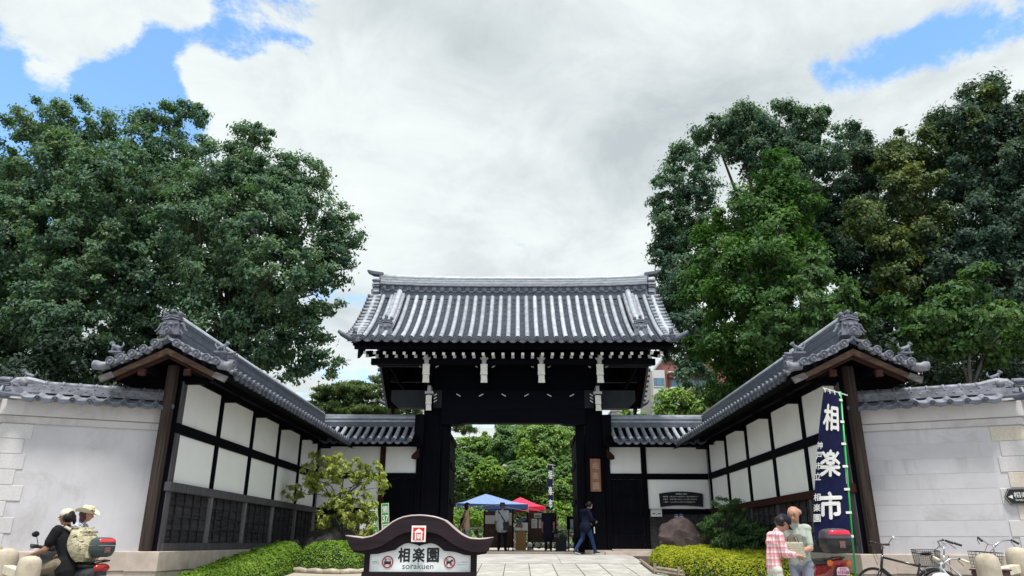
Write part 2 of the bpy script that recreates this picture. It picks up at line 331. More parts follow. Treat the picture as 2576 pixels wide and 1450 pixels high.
# ---------------------------------------------------------------- ground and paving
XC=-.18
def ground():
    ys=[-900,-300,-60,-20,-8,0,4,8,12,16,20,23.5,25,30,40,50,56,62,68,74,80,90,120,300,1200]
    xs=[-1200,-300,-90,-50,-30,-20,-12,-8,-4,0,4,8,12,20,30,50,90,300,1200]
    def z(x,y):
        b=gz(y)
        if y>56:
            t=min((y-56)/30,1); b+=8.*t*t*(3-2*t)*max(0,1-(abs(x)/60)**2)
        return b
    V=[(x,y,z(x,y)) for y in ys for x in xs]; n=len(xs)
    F=[(j*n+i,j*n+i+1,(j+1)*n+i+1,(j+1)*n+i) for j in range(len(ys)-1) for i in range(n-1)]
    mb=MB(); mb.add(V,F); o=struct('ground',mb,[M['asphalt'],M['earth']],smooth=True)
    for p in o.data.polygons:
        if p.center.y>25.5 or (abs(p.center.x)>9.5 and p.center.y>14): p.material_index=1
ground()
def sheet(name,pts,m,dz):
    mb=MB(); mb.add([(x,y,gz(y)+dz) for x,y in pts],[tuple(range(len(pts)))]); return struct(name,mb,m)
sheet('planting_bed',[(-6.6,14.2),(-5.3,14.2),(-5.3,18.2),(-3.6,18.2),(-3.6,23.4),(-6.6,23.4)],M['earth'],.012)
sheet('planting_bed',[(3.45,15.2),(6.3,14.2),(6.3,23.4),(3.45,23.4)],M['earth'],.012)
sheet('gravel_strip',[(-5.3,15.5),(-3.55,15.5),(-3.55,18.2),(-5.3,18.2)],M['gravel'],.012)
def inner_path():
    mb=MB(); mb.bx(-9,9,25.75,64,.0,.09); return struct('garden_path',mb,M['gravel'])
inner_path()
def paving():
    root=thing('approach_paving',None,None,(0,0,0)); root['kind']='structure'
    mb=MB(); mb.add([(-3.5,8.5,gz(8.5)+.004),(3.4,8.5,gz(8.5)+.004),(3.4,20.6,gz(20.6)+.004),(-3.5,20.6,gz(20.6)+.004)],[(0,1,2,3)]); part('joint_bed',mb,M['joint'],root)
    a=.616; mb=MB(); mb.bx(-a/2+.011,a/2-.011,-a/2+.011,a/2-.011,-.03,.022); me=mesh_of('paving_stone',mb,M['paving'])
    sl=Matrix.Rotation(math.atan(.06),4,'X')
    for j in range(19):
        y=20.6-a*(j+.5)
        for i in range(11):
            x=-3.42+a*(i+.5)
            inst('paving_stone',me,root,T_((x,y,gz(y)+.004+random.uniform(-.002,.002)))@sl)
    root=thing('gate_landing',None,None,(0,0,0)); root['kind']='structure'
    xs=[-3.5,-1.2,1.15,3.4]
    for y0,y1 in ((20.62,23.1),(23.1,25.28)):
        for i in range(3):
            mb=MB(); q=.006
            V=[(x,y,gz(y)+dz) for dz in (-.05,.03) for y in (y0+q,y1-q) for x in (xs[i]+q,xs[i+1]-q)]
            mb.add(V,[(0,2,3,1),(4,5,7,6),(0,1,5,4),(2,6,7,3),(0,4,6,2),(1,3,7,5)]); part('stone_slab',mb,M['slab'],root)
    mb=MB(); mb.bx(-3.5,3.4,25.3,25.72,-.05,.10); part('threshold_stone',mb,M['plinth'],root,bevel=.012)
paving()

# ---------------------------------------------------------------- roof tiles
def disc_mesh(r,m,name='eave_disc'):
    mb=MB(); A=frame((0,0,0),(1,0,0),(0,0,1))   # lathe axis -> -y (faces outward)
    mb.lathe([(r,-.03),(r,.03),(r*.86,.035),(r*.8,.018),(r*.42,.016),(r*.34,.03),(r*.2,.042),(r*.04,.044)],14,A)
    return mesh_of(name,mb,m,smooth=False)
def prof_pts(prof,n):
    """resample an (y,z) profile by arc length -> list of (y,z,angle)"""
    P_=np.array(prof); d=np.hypot(*np.diff(P_,axis=0).T); s=np.concatenate([[0],np.cumsum(d)])
    t=np.linspace(0,s[-1],n+1); y=np.interp(t,s,P_[:,0]); z=np.interp(t,s,P_[:,1])
    return list(zip(y,z)),s[-1]
def col_mesh(prof,r,m,n=12,k=8,joint=0):
    pts,_=prof_pts(prof,n); mb=MB(); P_=[(0,y,z+r*.45) for y,z in pts]
    mb.tube(P_,r,k)
    return mesh_of('round_tile_row',mb,m,smooth=True)
def pan_mesh(wd,le,m,sag=.03,th=.022):
    mb=MB(); nu=4; V=[]
    for y,dz in ((0,0),(le,0)):
        for i in range(nu+1): u=i/nu*2-1; V.append((u*wd/2,y,-sag*(1-u*u)+dz))
    for i in range(nu+1): u=i/nu*2-1; V.append((u*wd/2,0,-sag*(1-u*u)-th))
    F=[(i,i+1,nu+2+i,nu+1+i) for i in range(nu)]+[(2*nu+2+i,2*nu+3+i,i+1,i) for i in range(nu)]
    mb.add(V,F); return mesh_of('flat_tile',mb,m,smooth=False)
def drop_mesh(wd,m,sag=.05,h=.07):
    mb=MB(); nu=6; V=[]
    for y,b in ((-.015,0),(-.015,1),(.03,0),(.03,1)):
        for i in range(nu+1): u=i/nu*2-1; V.append((u*wd/2,y,(-sag*(1-u*u))+(0 if b else -h*(1-.25*u*u))))
    k=nu+1; F=[(k+i,k+i+1,i+1,i) for i in range(nu)]+[(i,i+1,2*k+i+1,2*k+i) for i in range(nu)]+[(3*k+i,3*k+i+1,k+i+1,k+i) for i in range(nu)]
    mb.add(V,F); return mesh_of('eave_tile',mb,m,smooth=False)
def roof_slope(root,T,prof,pitch,n,r,mats,dz=lambda x:0,rows=20,indiv=300,x0=None,skip=(),pan_sag=.03,colseg=12,discs=True):
    """rows of round tiles over courses of flat tiles; local x along the eave, y up the slope"""
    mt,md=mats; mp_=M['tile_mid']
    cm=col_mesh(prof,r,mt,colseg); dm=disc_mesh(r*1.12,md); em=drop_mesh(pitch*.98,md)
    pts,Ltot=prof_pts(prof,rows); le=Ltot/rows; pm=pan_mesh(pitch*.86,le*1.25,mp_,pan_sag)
    xs=[(x0 if x0 is not None else -(n-1)*pitch/2)+i*pitch for i in range(n)]
    y0,z0=prof[0]; rest=MB(); cnt=0
    pc=pan_mesh(pitch*.86,le*1.25,mt,pan_sag); PV=np.array([v.co[:] for v in pc.vertices]); PF=[tuple(p.vertices) for p in pc.polygons]
    for i,x in enumerate(xs):
        d=dz(x)
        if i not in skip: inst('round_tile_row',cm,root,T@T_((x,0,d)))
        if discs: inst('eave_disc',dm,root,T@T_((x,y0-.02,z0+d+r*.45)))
    for k in range(rows):
        a,b=pts[k],pts[k+1]; an=math.atan2(b[1]-a[1],b[0]-a[0])
        for i in range(n-1):
            x=(xs[i]+xs[i+1])/2; L_=T@T_((x,a[0],a[1]+dz(x)+.0))@Matrix.Rotation(an-.16,4,'X')
            if cnt<indiv: inst('flat_tile',pm,root,L_); cnt+=1
            else:
                A=np.array(L_); V=PV@A[:3,:3].T+A[:3,3]; flip=np.linalg.det(A[:3,:3])<0
                rest.add(V,[tuple(reversed(f)) for f in PF] if flip else PF)
    for i in range(n-1):
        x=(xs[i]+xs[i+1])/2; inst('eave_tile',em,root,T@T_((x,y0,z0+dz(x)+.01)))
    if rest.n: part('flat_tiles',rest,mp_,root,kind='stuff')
def oni(name,root,Mx,w,h,m,deep=.12,wings=True,label=None):
    """ridge-end ornament: body, chevron cornice, three scrolled knobs; local x across, y up, z outward"""
    mb=MB(Mx)
    mb.prism([(-.5*w,0),(.5*w,0),(.42*w,.5*h),(.36*w,.62*h),(-.36*w,.62*h),(-.42*w,.5*h)],(0,0,-deep/2),(1,0,0),(0,1,0),(0,0,deep))
    for k,(y,t) in enumerate(((.60,.06),(.70,.05))):
        q=.46*w-.03*w*k
        mb.prism([(-q,y*h),(0,(y+.09)*h),(q,y*h),(q,(y+t)*h),(0,(y+t+.09)*h),(-q,(y+t)*h)],(0,0,-deep*.55),(1,0,0),(0,1,0),(0,0,deep*1.15))
    mb.prism([(-.36*w,.74*h),(.36*w,.74*h),(.42*w,.86*h),(.2*w,.83*h),(0,.95*h),(-.2*w,.83*h),(-.42*w,.86*h)],(0,0,-deep*.4),(1,0,0),(0,1,0),(0,0,deep*.8))
    for x,y in ((-.38,.90),(0,1.0),(.38,.90)):
        mb.lathe([(.105*w,-deep*.55),(.105*w,deep*.5),(.06*w,deep*.62),(.01*w,deep*.62)],10,T_((x*w,y*h,0)))
    mb.sph((0,.42*h,deep*.5),(.13*w,.10*h,deep*.35),10,6)
    for sx in (-1,1):
        mb.sph((sx*.28*w,.45*h,deep*.5),(.10*w,.07*h,deep*.25),8,5)
        if wings:
            mb.tube([(sx*.40*w,.50*h,0),(sx*.56*w,.46*h,0),(sx*.62*w,.34*h,0),(sx*.70*w,.22*h,0),(sx*.82*w,.16*h,0)],[.09*w,.08*w,.07*w,.06*w,.04*w],7)
            mb.tube([(sx*.30*w,.22*h,deep*.3),(sx*.50*w,.16*h,deep*.3),(sx*.66*w,.02*h,deep*.3)],[.07*w,.06*w,.03*w],7)
    return part(name,mb,m,root,label=label)
def lion(name,root,o,s,rz,m):
    """small crouching guardian on a roof edge"""
    mb=MB(T_(o)@Matrix.Rotation(rz,4,'Z')@Matrix.Scale(s,4))
    mb.tube([(-.4,0,.25),(-.1,0,.33),(.2,0,.42),(.38,0,.62)],[.17,.2,.19,.14],8)
    mb.sph((.46,0,.74),(.19,.18,.17),8,6); mb.sph((.62,0,.70),(.10,.11,.08),7,5)
    for y in (-.13,.13):
        mb.tube([(.25,y,.35),(.34,y,.0)],[.08,.06],6); mb.tube([(-.35,y,.28),(-.22,y,.15),(-.38,y,0)],[.10,.09,.06],6); mb.sph((.42,y,.9),.06,6,4)
    mb.tube([(-.45,0,.35),(-.6,0,.6),(-.5,0,.85)],[.07,.09,.03],6); mb.bx(-.55,.55,-.2,.2,-.12,.02)
    return part(name,mb,m,root,smooth=False)

# ---------------------------------------------------------------- the main gate
def gate():
    g=thing('main_gate','large dark timber gate with grey tiled roof and white-painted beam ends','gate',(XC,25.2,0))
    tm,tx,th=M['timber'],M['timber_x'],M['timber_h']
    E=22.9; n=34; pitch=.3165
    rise=lambda x:.05*(abs(x)/5.2)**3
    prof=[(t,6.62+.50*t+.0964*t*t) for t in np.linspace(0,3.25,14)]
    roof_slope(g,T_((XC,E,0)),prof,pitch,n,.078,(M['tile'],M['tile_dark']),rise,rows=38,indiv=297)
    profb=[(t,5.80+.50*t+.065*t*t) for t in np.linspace(0,4.35,12)]
    roof_slope(g,T_((XC,30.55,0))@Matrix.Rotation(pi,4,'Z'),profb,pitch,n,.078,(M['tile'],M['tile_dark']),rise,rows=20,indiv=0,colseg=8)
    # boarding under the tiles, both slopes
    mb=MB()
    for pr,e,s in ((prof,E,1),(profb,30.55,-1)):
        mb.grid(lambda a,b:(XC+(a*2-1)*5.30,e+s*(b*pr[-1][0]),float(np.interp(b*pr[-1][0],[p[0] for p in pr],[p[1] for p in pr]))-.06+rise((a*2-1)*5.3)),12,10,flip=s<0)
        mb.grid(lambda a,b:(XC+(a*2-1)*5.30,e+s*(.06+b*(pr[-1][0]-.05)),float(np.interp(b*pr[-1][0],[p[0] for p in pr],[p[1] for p in pr]))-.16+rise((a*2-1)*5.3)),12,10,flip=s>0)
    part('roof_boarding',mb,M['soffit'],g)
    # ridge: band of discs, then thin courses, then a rounded cap; it sweeps up a little at both ends
    RY=26.2; up=lambda x:.10*(abs(x)/5.)**3
    def strip(name,w0,z0,z1,m,x1=5.05,nn=14):
        mb=MB(); xs=np.linspace(-x1,x1,nn+1); V=[]
        for x in xs:
            u=up(x)
            for y,z in ((-w0,z0),(w0,z0),(w0,z1),(-w0,z1)): V.append((XC+x,RY+y,z+u))
        F=[(4*i+j,4*i+(j+1)%4,4*i+4+(j+1)%4,4*i+4+j) for i in range(nn) for j in range(4)]+[(0,3,2,1),(4*nn,4*nn+1,4*nn+2,4*nn+3)]
        mb.add(V,[tuple(reversed(f)) for f in F]); return part(name,mb,m,g)
    strip('ridge_base',.26,9.0,9.50,M['tile_dark']); strip('ridge_moulding',.34,9.503,9.54,M['tile_pale'],5.1)
    for k in range(7):
        a=9.543+k*.048; strip('ridge_course',.245 if k%2 else .252,a,a+.044,M['tile'],5.06)
    mb=MB(); mb.tube([(XC+x,RY,9.90+up(x)) for x in np.linspace(-5.15,5.15,15)],.12,10); part('ridge_cap',mb,M['tile'],g,smooth=True)
    dm=disc_mesh(.085,M['oni'],'ridge_disc'); mb=MB(); mb.lathe([(.05,-.2),(.05,.02)],8,frame((0,0,0),(1,0,0),(0,0,1)))
    for i in range(n):
        x=-(n-1)*pitch/2+i*pitch
        if abs(x)<4.95: inst('ridge_disc',dm,g,T_((XC+x,RY-.29,9.39+up(x))))
    hb=drop_mesh(pitch*.98,M['tile_dark'],.04,.06)
    for i in range(n-3):
        x=-(n-4)*pitch/2+i*pitch; inst('ridge_eave_tile',hb,g,T_((XC+x,RY-.29,9.36+up(x))))
    for s in (-1,1):
        mb=MB(); mb.prism([(0,0),(.42,.06),(.62,.17),(.60,.22),(.40,.17),(0,.11)],(XC+s*5.0,RY-.17,9.93+up(5)-.0),(s,0,0),(0,0,1),(0,.34,0)); part('ridge_end_cap',mb,M['tile_dark'],g)
        oni('ridge_end_ornament',g,frame((XC+s*5.22,RY,9.02),(0,s,0),(0,0,1)),.62,.85,M['oni'],.26,wings=False)
        mb=MB(); mb.bx(XC+s*5.08,XC+s*5.30,RY-.34,RY+.34,9.30,9.36); mb.bx(XC+s*5.1,XC+s*5.34,RY-.30,RY+.3,9.62,9.68); mb.tube([(XC+s*5.05,RY-.2,9.15),(XC+s*5.42,RY-.2,9.15)],.09,9); part('ridge_end_layer',mb,M['tile'],g)
        # descending ridge on the front and rear slope
        for pr,e,sy in ((prof,E,1),(profb,30.55,-1)):
            ts=np.linspace(.72,pr[-1][0]-.15,12); path=[(XC+s*4.30,e+sy*t,float(np.interp(t,[p[0] for p in pr],[p[1] for p in pr]))) for t in ts]
            for k,(wd,h0,h1,m) in enumerate(((.36,.02,.13,'tile_dark'),(.42,.134,.165,'tile'),(.33,.169,.21,'tile'),(.40,.214,.25,'tile_pale'))):
                V=[]
                for p in path:
                    for dx,dz in ((-wd/2,h0),(wd/2,h0),(wd/2,h1),(-wd/2,h1)): V.append((p[0]+dx,p[1],p[2]+dz))
                q=len(path)-1; F=[(4*i+j,4*i+(j+1)%4,4*i+4+(j+1)%4,4*i+4+j) for i in range(q) for j in range(4)]+[(0,3,2,1),(4*q,4*q+1,4*q+2,4*q+3)]
                mb=MB(); mb.add(V,[tuple(f) if sy<0 else tuple(reversed(f)) for f in F]); part('descending_ridge_course',mb,M[m],g)
            mb=MB(); mb.tube([(p[0],p[1],p[2]+.27) for p in path],.11,9); part('descending_ridge_cap',mb,M['tile'],g,smooth=True)
            p=path[0]; oni('descending_ridge_ornament',g,frame((p[0],p[1]-sy*.06,p[2]-.08),(sy,0,0),(0,0,1)),.50,.66,M['oni'],.14,wings=False)
    # verge tiles down both gable edges, corner tips, guardians
    vd=MB(); vd.tube([(0,0,0),(.46,0,0)],.07,9); vme=mesh_of('verge_tile',vd,M['tile'],smooth=True); dmv=disc_mesh(.08,M['tile_dark'],'verge_disc')
    for s in (-1,1):
        for pr,e,sy in ((prof,E,1),(profb,30.55,-1)):
            nv=15 if sy>0 else 19; pts,_=prof_pts(pr,nv)
            for y,z in pts[1:nv]:
                o=Vector((XC+s*5.0,e+sy*y,z+.05+.05)); inst('verge_tile',vme,g,T_(o)@Matrix.Rotation(0 if s>0 else pi,4,'Z'))
                inst('verge_disc',dmv,g,T_(o+Vector((s*.47,0,0)))@Matrix.Rotation(s*pi/2,4,'Z'))
            mb=MB()
            V=[]
            for y,z in pts:
                for dx,dz in ((5.02,-.10),(5.40,-.10),(5.40,.02),(5.02,.02)): V.append((XC+s*dx,e+sy*y,z+dz+.03))
            q=len(pts)-1; F=[(4*i+j,4*i+(j+1)%4,4*i+4+(j+1)%4,4*i+4+j) for i in range(q) for j in range(4)]+[(0,3,2,1),(4*q,4*q+1,4*q+2,4*q+3)]
            mb.add(V,F if s*sy<0 else [tuple(reversed(f)) for f in F]); part('verge_edge',mb,M['tile_dark'],g)
            # barge board
            mb=MB(); V=[]
            for y,z in pts:
                hh=.34+.10*(1-y/pr[-1][0])
                for dx,dz in ((4.98,-.16-hh),(5.06,-.16-hh),(5.06,-.14),(4.98,-.14)): V.append((XC+s*dx,e+sy*(y+.12),z+dz))
            mb.add(V,F if s*sy<0 else [tuple(reversed(f)) for f in F]); part('barge_board',mb,M['timber'],g)
            mb=MB(); z0=pr[0][1]; y0=e
            mb.tube([(XC+s*5.1,y0+sy*.12,z0+.0),(XC+s*5.35,y0+sy*.02,z0+.06),(XC+s*5.58,y0-sy*.06,z0+.17),(XC+s*5.70,y0-sy*.1,z0+.27)],[.11,.10,.08,.05],8); part('corner_tip_tile',mb,M['tile_dark'],g,smooth=True)
        lion('roof_guardian',g,(XC+s*5.2,E+.12,6.80),.30,pi/2 if s>0 else pi/2,M['oni'])
    # eave timbers: fascia, two tiers of rafters with white-painted ends
    mb=MB()
    mb.grid(lambda a,b:(XC+(a*2-1)*5.25,E+.02+.16*b,6.55-.20*b+rise((a*2-1)*5.25)+.05*abs(a*2-1)**3),12,2)
    part('eave_fascia',mb,M['soffit'],g); mb=MB(); mb.beam((XC-5.2,E+.24,6.42),(XC+5.2,E+.24,6.42),.12,.12); part('eave_batten',mb,tx,g)
    nr=31
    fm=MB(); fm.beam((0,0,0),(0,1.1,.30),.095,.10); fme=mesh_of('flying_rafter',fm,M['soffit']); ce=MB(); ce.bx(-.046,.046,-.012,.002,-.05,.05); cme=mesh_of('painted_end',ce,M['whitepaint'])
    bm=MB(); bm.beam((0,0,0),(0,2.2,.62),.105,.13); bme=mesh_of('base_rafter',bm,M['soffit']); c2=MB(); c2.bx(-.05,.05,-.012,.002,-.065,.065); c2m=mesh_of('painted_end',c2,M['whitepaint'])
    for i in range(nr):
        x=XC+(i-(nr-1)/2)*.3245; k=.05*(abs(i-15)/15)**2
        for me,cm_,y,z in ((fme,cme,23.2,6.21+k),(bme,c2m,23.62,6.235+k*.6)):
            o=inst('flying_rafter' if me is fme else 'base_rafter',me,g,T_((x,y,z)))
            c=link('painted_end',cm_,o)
    # dark boarded gable ends and wall above the lintel
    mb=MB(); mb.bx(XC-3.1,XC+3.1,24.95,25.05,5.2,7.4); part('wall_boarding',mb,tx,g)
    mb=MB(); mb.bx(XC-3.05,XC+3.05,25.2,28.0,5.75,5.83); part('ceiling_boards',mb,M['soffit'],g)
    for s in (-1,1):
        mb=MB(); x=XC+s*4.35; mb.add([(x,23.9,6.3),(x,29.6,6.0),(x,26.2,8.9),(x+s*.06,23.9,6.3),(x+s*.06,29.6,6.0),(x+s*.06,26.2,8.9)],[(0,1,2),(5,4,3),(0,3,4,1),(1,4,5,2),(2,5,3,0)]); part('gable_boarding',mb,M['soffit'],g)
    # main posts, rear posts, lintel, leaves
    st=MB(); st.bx(-.42,.42,-.40,.40,0,.16); sm=mesh_of('post_base',st,M['plinth'])
    for x in (-2.755,2.755):
        mb=MB(); mb.bx(XC+x-.305,XC+x+.305,24.95,25.45,.14,4.75); part('post',mb,tm,g,bevel=.015); inst('post_base',sm,g,T_((XC+x,25.2,0)))
        mb=MB(); mb.bx(XC+x-.2,XC+x+.2,27.4,27.75,.10,5.6); part('rear_post',mb,tm,g,bevel=.015)
        s=1 if x>0 else -1
        mb=MB(); mb.bx(XC+s*2.14,XC+s*2.42,25.06,25.36,.1,4.3); part('door_jamb',mb,tm,g,bevel=.01)
        d=thing('gate_leaf',None,None,(XC+s*2.2,25.45,.15)); d.parent=g; d.location=Vector((s*2.2,.25,.15))
        mb=MB(); mb.bx(XC+s*2.15,XC+s*2.23,25.5,27.4,.16,3.95); part('leaf_board',mb,tm,d)
        mb=MB()
        for z in (.4,1.6,2.8,3.7): mb.bx(XC+s*2.10,XC+s*2.146,25.5,27.4,z,z+.16)
        part('leaf_rail',mb,th,d)
        # side timbers from post to post
        mb=MB(); mb.beam((XC+x,25.4,4.9),(XC+x,28.3,4.9),.26,.42); part('tie_beam',mb,th,g)
        mb=MB(); mb.bx(XC+s*2.7,XC+s*2.8,25.45,27.4,.2,4.7); part('side_boarding',mb,tm,g)
    mb=MB(); z0,z1=4.22,5.33
    mb.prism([(-2.45,4.17),(-1.75,4.17),(-1.6,4.22),(1.6,4.22),(1.75,4.17),(2.45,4.17),(2.45,z1),(-2.45,z1)],(XC,24.82,0),(1,0,0),(0,0,1),(0,.42,0)); part('lintel',mb,tx,g)
    for s in (-1,1):
        mb=MB(); mb.prism([(2.45,4.73),(3.95,4.73),(4.20,4.98),(4.20,5.34),(2.45,5.34)],(XC,24.84,0),(s,0,0),(0,0,1),(0,.40,0)); part('lintel_end',mb,M['ox'],g)
    # white-painted projecting arm ends with their blocks, and the scroll brackets beside them
    def nose(x,y,z0,z1,wd):
        h=z1-z0; mb=MB(); mb.bx(XC+x-wd/2,XC+x+wd/2,y+.02,25.0,z0+.05,z1-.02); a=part('bracket_arm',mb,th,g)
        mb=MB(); mb.prism([(-.5*wd,z1-.05*h),(0,z1),(.5*wd,z1-.05*h),(.48*wd,z0+.62*h),(.52*wd,z0+.42*h),(.44*wd,z0+.40*h),(.47*wd,z0+.2*h),(.52*wd,z0),(-.44*wd,z0),(-.40*wd,z0+.2*h),(-.42*wd,z0+.40*h),(-.50*wd,z0+.42*h),(-.46*wd,z0+.62*h)],(XC+x,y,0),(1,0,0),(0,0,1),(0,.03,0)); part('painted_end',mb,M['whitepaint'],a)
        mb=MB(); mb.bx(XC+x-wd*.42,XC+x+wd*.42,y-.006,y-.002,z0+.385*h,z0+.40*h); part('painted_end_groove',mb,M['timber'],a)
    for x in (-2.88,-.96,.94,2.88):
        nose(x,23.6,5.35,6.0,.235)
        mb=MB(); mb.prism([(-.07,0),(.07,0),(.07,.10),(.13,.16),(.13,.2),(.06,.18),(.04,.3),(-.04,.3),(-.06,.18),(-.13,.2),(-.13,.16),(-.07,.10)],(XC+x,23.62,6.01),(1,0,0),(0,0,1),(0,.1,0)); part('bearing_block',mb,pl('grey_paint',(.42,.42,.44)),g)
        for s in (-1,1):
            mb=MB(); q=[(.24,5.98),(.32,6.02),(.38,6.10),(.5,6.14),(.62,6.22)]
            for i in range(4):
                if (i!=1) or s>0: mb.beam((XC+x+s*q[i][0],24.2,q[i][1]+.02),(XC+x+s*q[i+1][0],24.2,q[i+1][1]+.02),.03,.045)
            part('scroll_bracket',mb,pl('scroll_white',(.62,.62,.62)),g)
    for x in (-2.84,2.86):
        nose(x,24.3,4.55,5.08,.20)
        mb=MB(); mb.bx(XC+x-.055,XC+x+.055,24.32,24.8,5.22,5.40); mb.prism([(-.14,5.12),(.14,5.12),(.14,5.2),(.07,5.2),(.06,5.24),(-.06,5.24),(-.07,5.2),(-.14,5.2)],(XC+x,24.31,0),(1,0,0),(0,0,1),(0,.2,0)); part('bearing_block',mb,pl('grey_paint',(.42,.42,.44)),g)
        for k in range(3):
            s=1 if x<0 else -1; mb=MB(); mb.beam((XC+x+s*.15,24.5,5.08-.11*k),(XC+x+s*.25,24.5,5.15-.11*k),.03,.03); part('scroll_bracket',mb,pl('scroll_white',(.62,.62,.62)),g)
    for k in range(6):
        x=-1.95+k*.78; s=1 if k%2 else -1; mb=MB(); mb.beam((XC+x,24.79,5.16-.04*s),(XC+x+.14,24.79,5.16+.04*s),.02,.028); part('carved_stroke',mb,pl('scroll_white',(.62,.62,.62)),g)
    # longitudinal beams carrying the rafters
    for y,z in ((23.80,6.09),(24.98,6.3),(27.6,6.3),(29.4,6.0)):
        mb=MB(); mb.beam((XC-4.75,y,z),(XC+4.75,y,z),.2,.20); part('eave_beam',mb,tx,g)
gate()
# ---------------------------------------------------------------- wing walls, back walls, street walls
def wing(s,label):
    Xw=-6.83 if s>0 else 6.47            # wall centre line; s = direction towards the forecourt
    m=lambda u:Xw+s*u
    g=thing('wing_wall',label,'wall',(Xw,19,0),group='tile-capped wing walls of the gate')
    tm,th=M['timber'],M['timber_h']
    mb=MB(); mb.bx(m(-.08),m(.055),14.45,25.2,.2,3.75); part('wall_core',mb,M['wallp'],g)
    ys=[14.42,16.42,18.53,20.63,22.74,24.84]
    for i,y in enumerate(ys):
        wd=.15 if i else .20; mb=MB(); mb.bx(m(-.1),m(.125),y-wd/2,y+wd/2,.2 if i==0 else 1.46,3.6); part('post',mb,M['weathered_grey'] if i==0 else tm,g,bevel=.008)
        mb=MB(); mb.bx(m(.126),m(.50),y-.06,y+.06,3.36,3.47); part('bracket_arm',mb,tm,g)
        if i: mb=MB(); mb.bx(m(.09),m(.16),y-.055,y+.055,.2,1.28); part('lower_post',mb,M['silver'] if s>0 else M['weathered_grey'],g,bevel=.006)
    # gable end posts of natural timber facing the street
    mb=MB(); mb.bx(m(-.16),m(.02),14.14,14.30,.2,3.7); part('end_post',mb,M['weathered'],g,bevel=.012)
    mb=MB(); mb.bx(m(-.20),m(.10),14.304,14.36,.2,3.7); part('end_board',mb,M['timber'],g)
    mb=MB(); mb.bx(m(.06),m(.15),14.3,24.9,2.38,2.57); part('rail',mb,th,g,bevel=.008)
    mb=MB(); mb.bx(m(.06),m(.19),14.3,24.9,1.28,1.45); part('sill_beam',mb,M['weathered_grey'] if s>0 else M['redwood'],g,bevel=.01)
    mb=MB(); mb.bx(m(.06),m(.13),14.3,24.9,3.50,3.72); part('top_plate',mb,th,g)
    mb=MB(); mb.bx(m(.07),m(.17),14.4,24.9,.2,.34); part('ground_beam',mb,M['weathered_grey'],g)
    for a,b in zip(ys[:-1],ys[1:]):
        for z0,z1 in ((1.455,2.376),(2.574,3.495)):
            mb=MB(); mb.bx(m(.056),m(.082),a+.08,b-.08,z0,z1); part('plaster_panel',mb,M['panel'],g)
        for k in range(4):
            z=.345+k*.234
            mb=MB(); V=[(m(u),y,zz) for u,zz in ((.058,z+.25),(.072,z+.25),(.098,z),(.060,z)) for y in (a+.06,b-.06)]
            F=[(0,1,3,2),(2,3,5,4),(4,5,7,6),(0,2,4,6),(1,7,5,3)]; mb.add(V,F if s<0 else [tuple(reversed(f)) for f in F]); part('weather_board',mb,M['plank'],g)
        for k in range(1,5):
            y=a+(b-a)*k/5; mb=MB(); mb.bx(m(.10),m(.122),y-.022,y+.022,.345,1.278); part('batten',mb,M['plank'],g)
    # plinth
    for k in range(8):
        y0=14.0+k*1.4; y1=min(y0+1.395,25)
        mb=MB(); mb.bx(m(-.3),m(.30),y0,y1,-.15,.195); part('plinth_stone',mb,M['plinth'],g,bevel=.012)
        mb=MB(); mb.bx(m(-.3),m(.27),y0+.03,y1,-1.0,-.156); part('plinth_stone',mb,M['plinth'],g)
    # roof
    m0=m; m=lambda u:m0(u*.93+.06)
    prof=[(0,3.47),(.3,3.555),(.7,3.69),(1.0,3.83),(1.22,3.96)]
    n=41; pitch=.262; ymid=19.2
    TI=frame((m(1.30),ymid,0),(0,s,0),(-s,0,0),(0,0,1)); TO=frame((m(-1.30),ymid,0),(0,-s,0),(s,0,0),(0,0,1))
    roof_slope(g,TI,prof,pitch,n,.066,(M['tile'],M['tile_dark']),rows=7,indiv=0,colseg=5)
    roof_slope(g,TO,prof,pitch,n,.066,(M['tile'],M['tile_dark']),rows=7,indiv=0,colseg=5,discs=False)
    mb=MB()
    for q in (1,-1):
        for o_,fl in ((-.05,1),(-.11,-1)):
            mb.grid(lambda a,b:(m(q*(1.29-1.29*b)),13.7+a*11.3,float(np.interp(1.29*b,[p[0] for p in prof],[p[1] for p in prof]))+o_),1,6,flip=(q*s*fl)>0)
    part('roof_boarding',mb,M['soffit'],g)
    mb=MB(); mb.bx(m(1.24),m(1.27),13.7,24.8,3.36,3.44); part('eave_fascia',mb,M['timber'],g)
    for u in (.48,-.48): mb=MB(); mb.bx(m(u-.06),m(u+.06),13.66,25,3.475,3.60); part('eave_beam',mb,M['timber'],g)
    mb=MB(); mb.bx(m(-.07),m(.07),13.66,25,3.80,3.95); part('ridge_beam',mb,M['timber'],g)
    # ridge
    for k,(wd,z0,z1,mt) in enumerate(((.34,3.92,4.16,'tile_dark'),(.30,4.164,4.25,'tile_mid'),(.31,4.254,4.34,'tile_dark'),(.29,4.344,4.42,'tile_mid'),(.30,4.424,4.5,'tile_dark'))):
        mb=MB(); mb.bx(m(-wd/2),m(wd/2),13.75,25.1,z0,z1); part('ridge_course',mb,M[mt],g)
    mb=MB(); mb.tube([(m(0),13.72,4.53),(m(0),25.1,4.53)],.10,10); part('ridge_cap',mb,M['tile'],g,smooth=True)
    # gable: verge discs on stub tiles, pendant tiles, barge boards, ornaments
    dm=disc_mesh(.078,M['oni'],'verge_disc'); tb=MB(); tb.tube([(0,-.02,0),(0,.36,0)],.07,9); tme=mesh_of('verge_tile',tb,M['tile_pale'],smooth=True); em=drop_mesh(.21,M['tile_pale'],.035,.05)
    inst('verge_tile',tme,g,T_((m(0),13.46,4.22))); inst('verge_disc',dm,g,T_((m(0),13.43,4.22)))
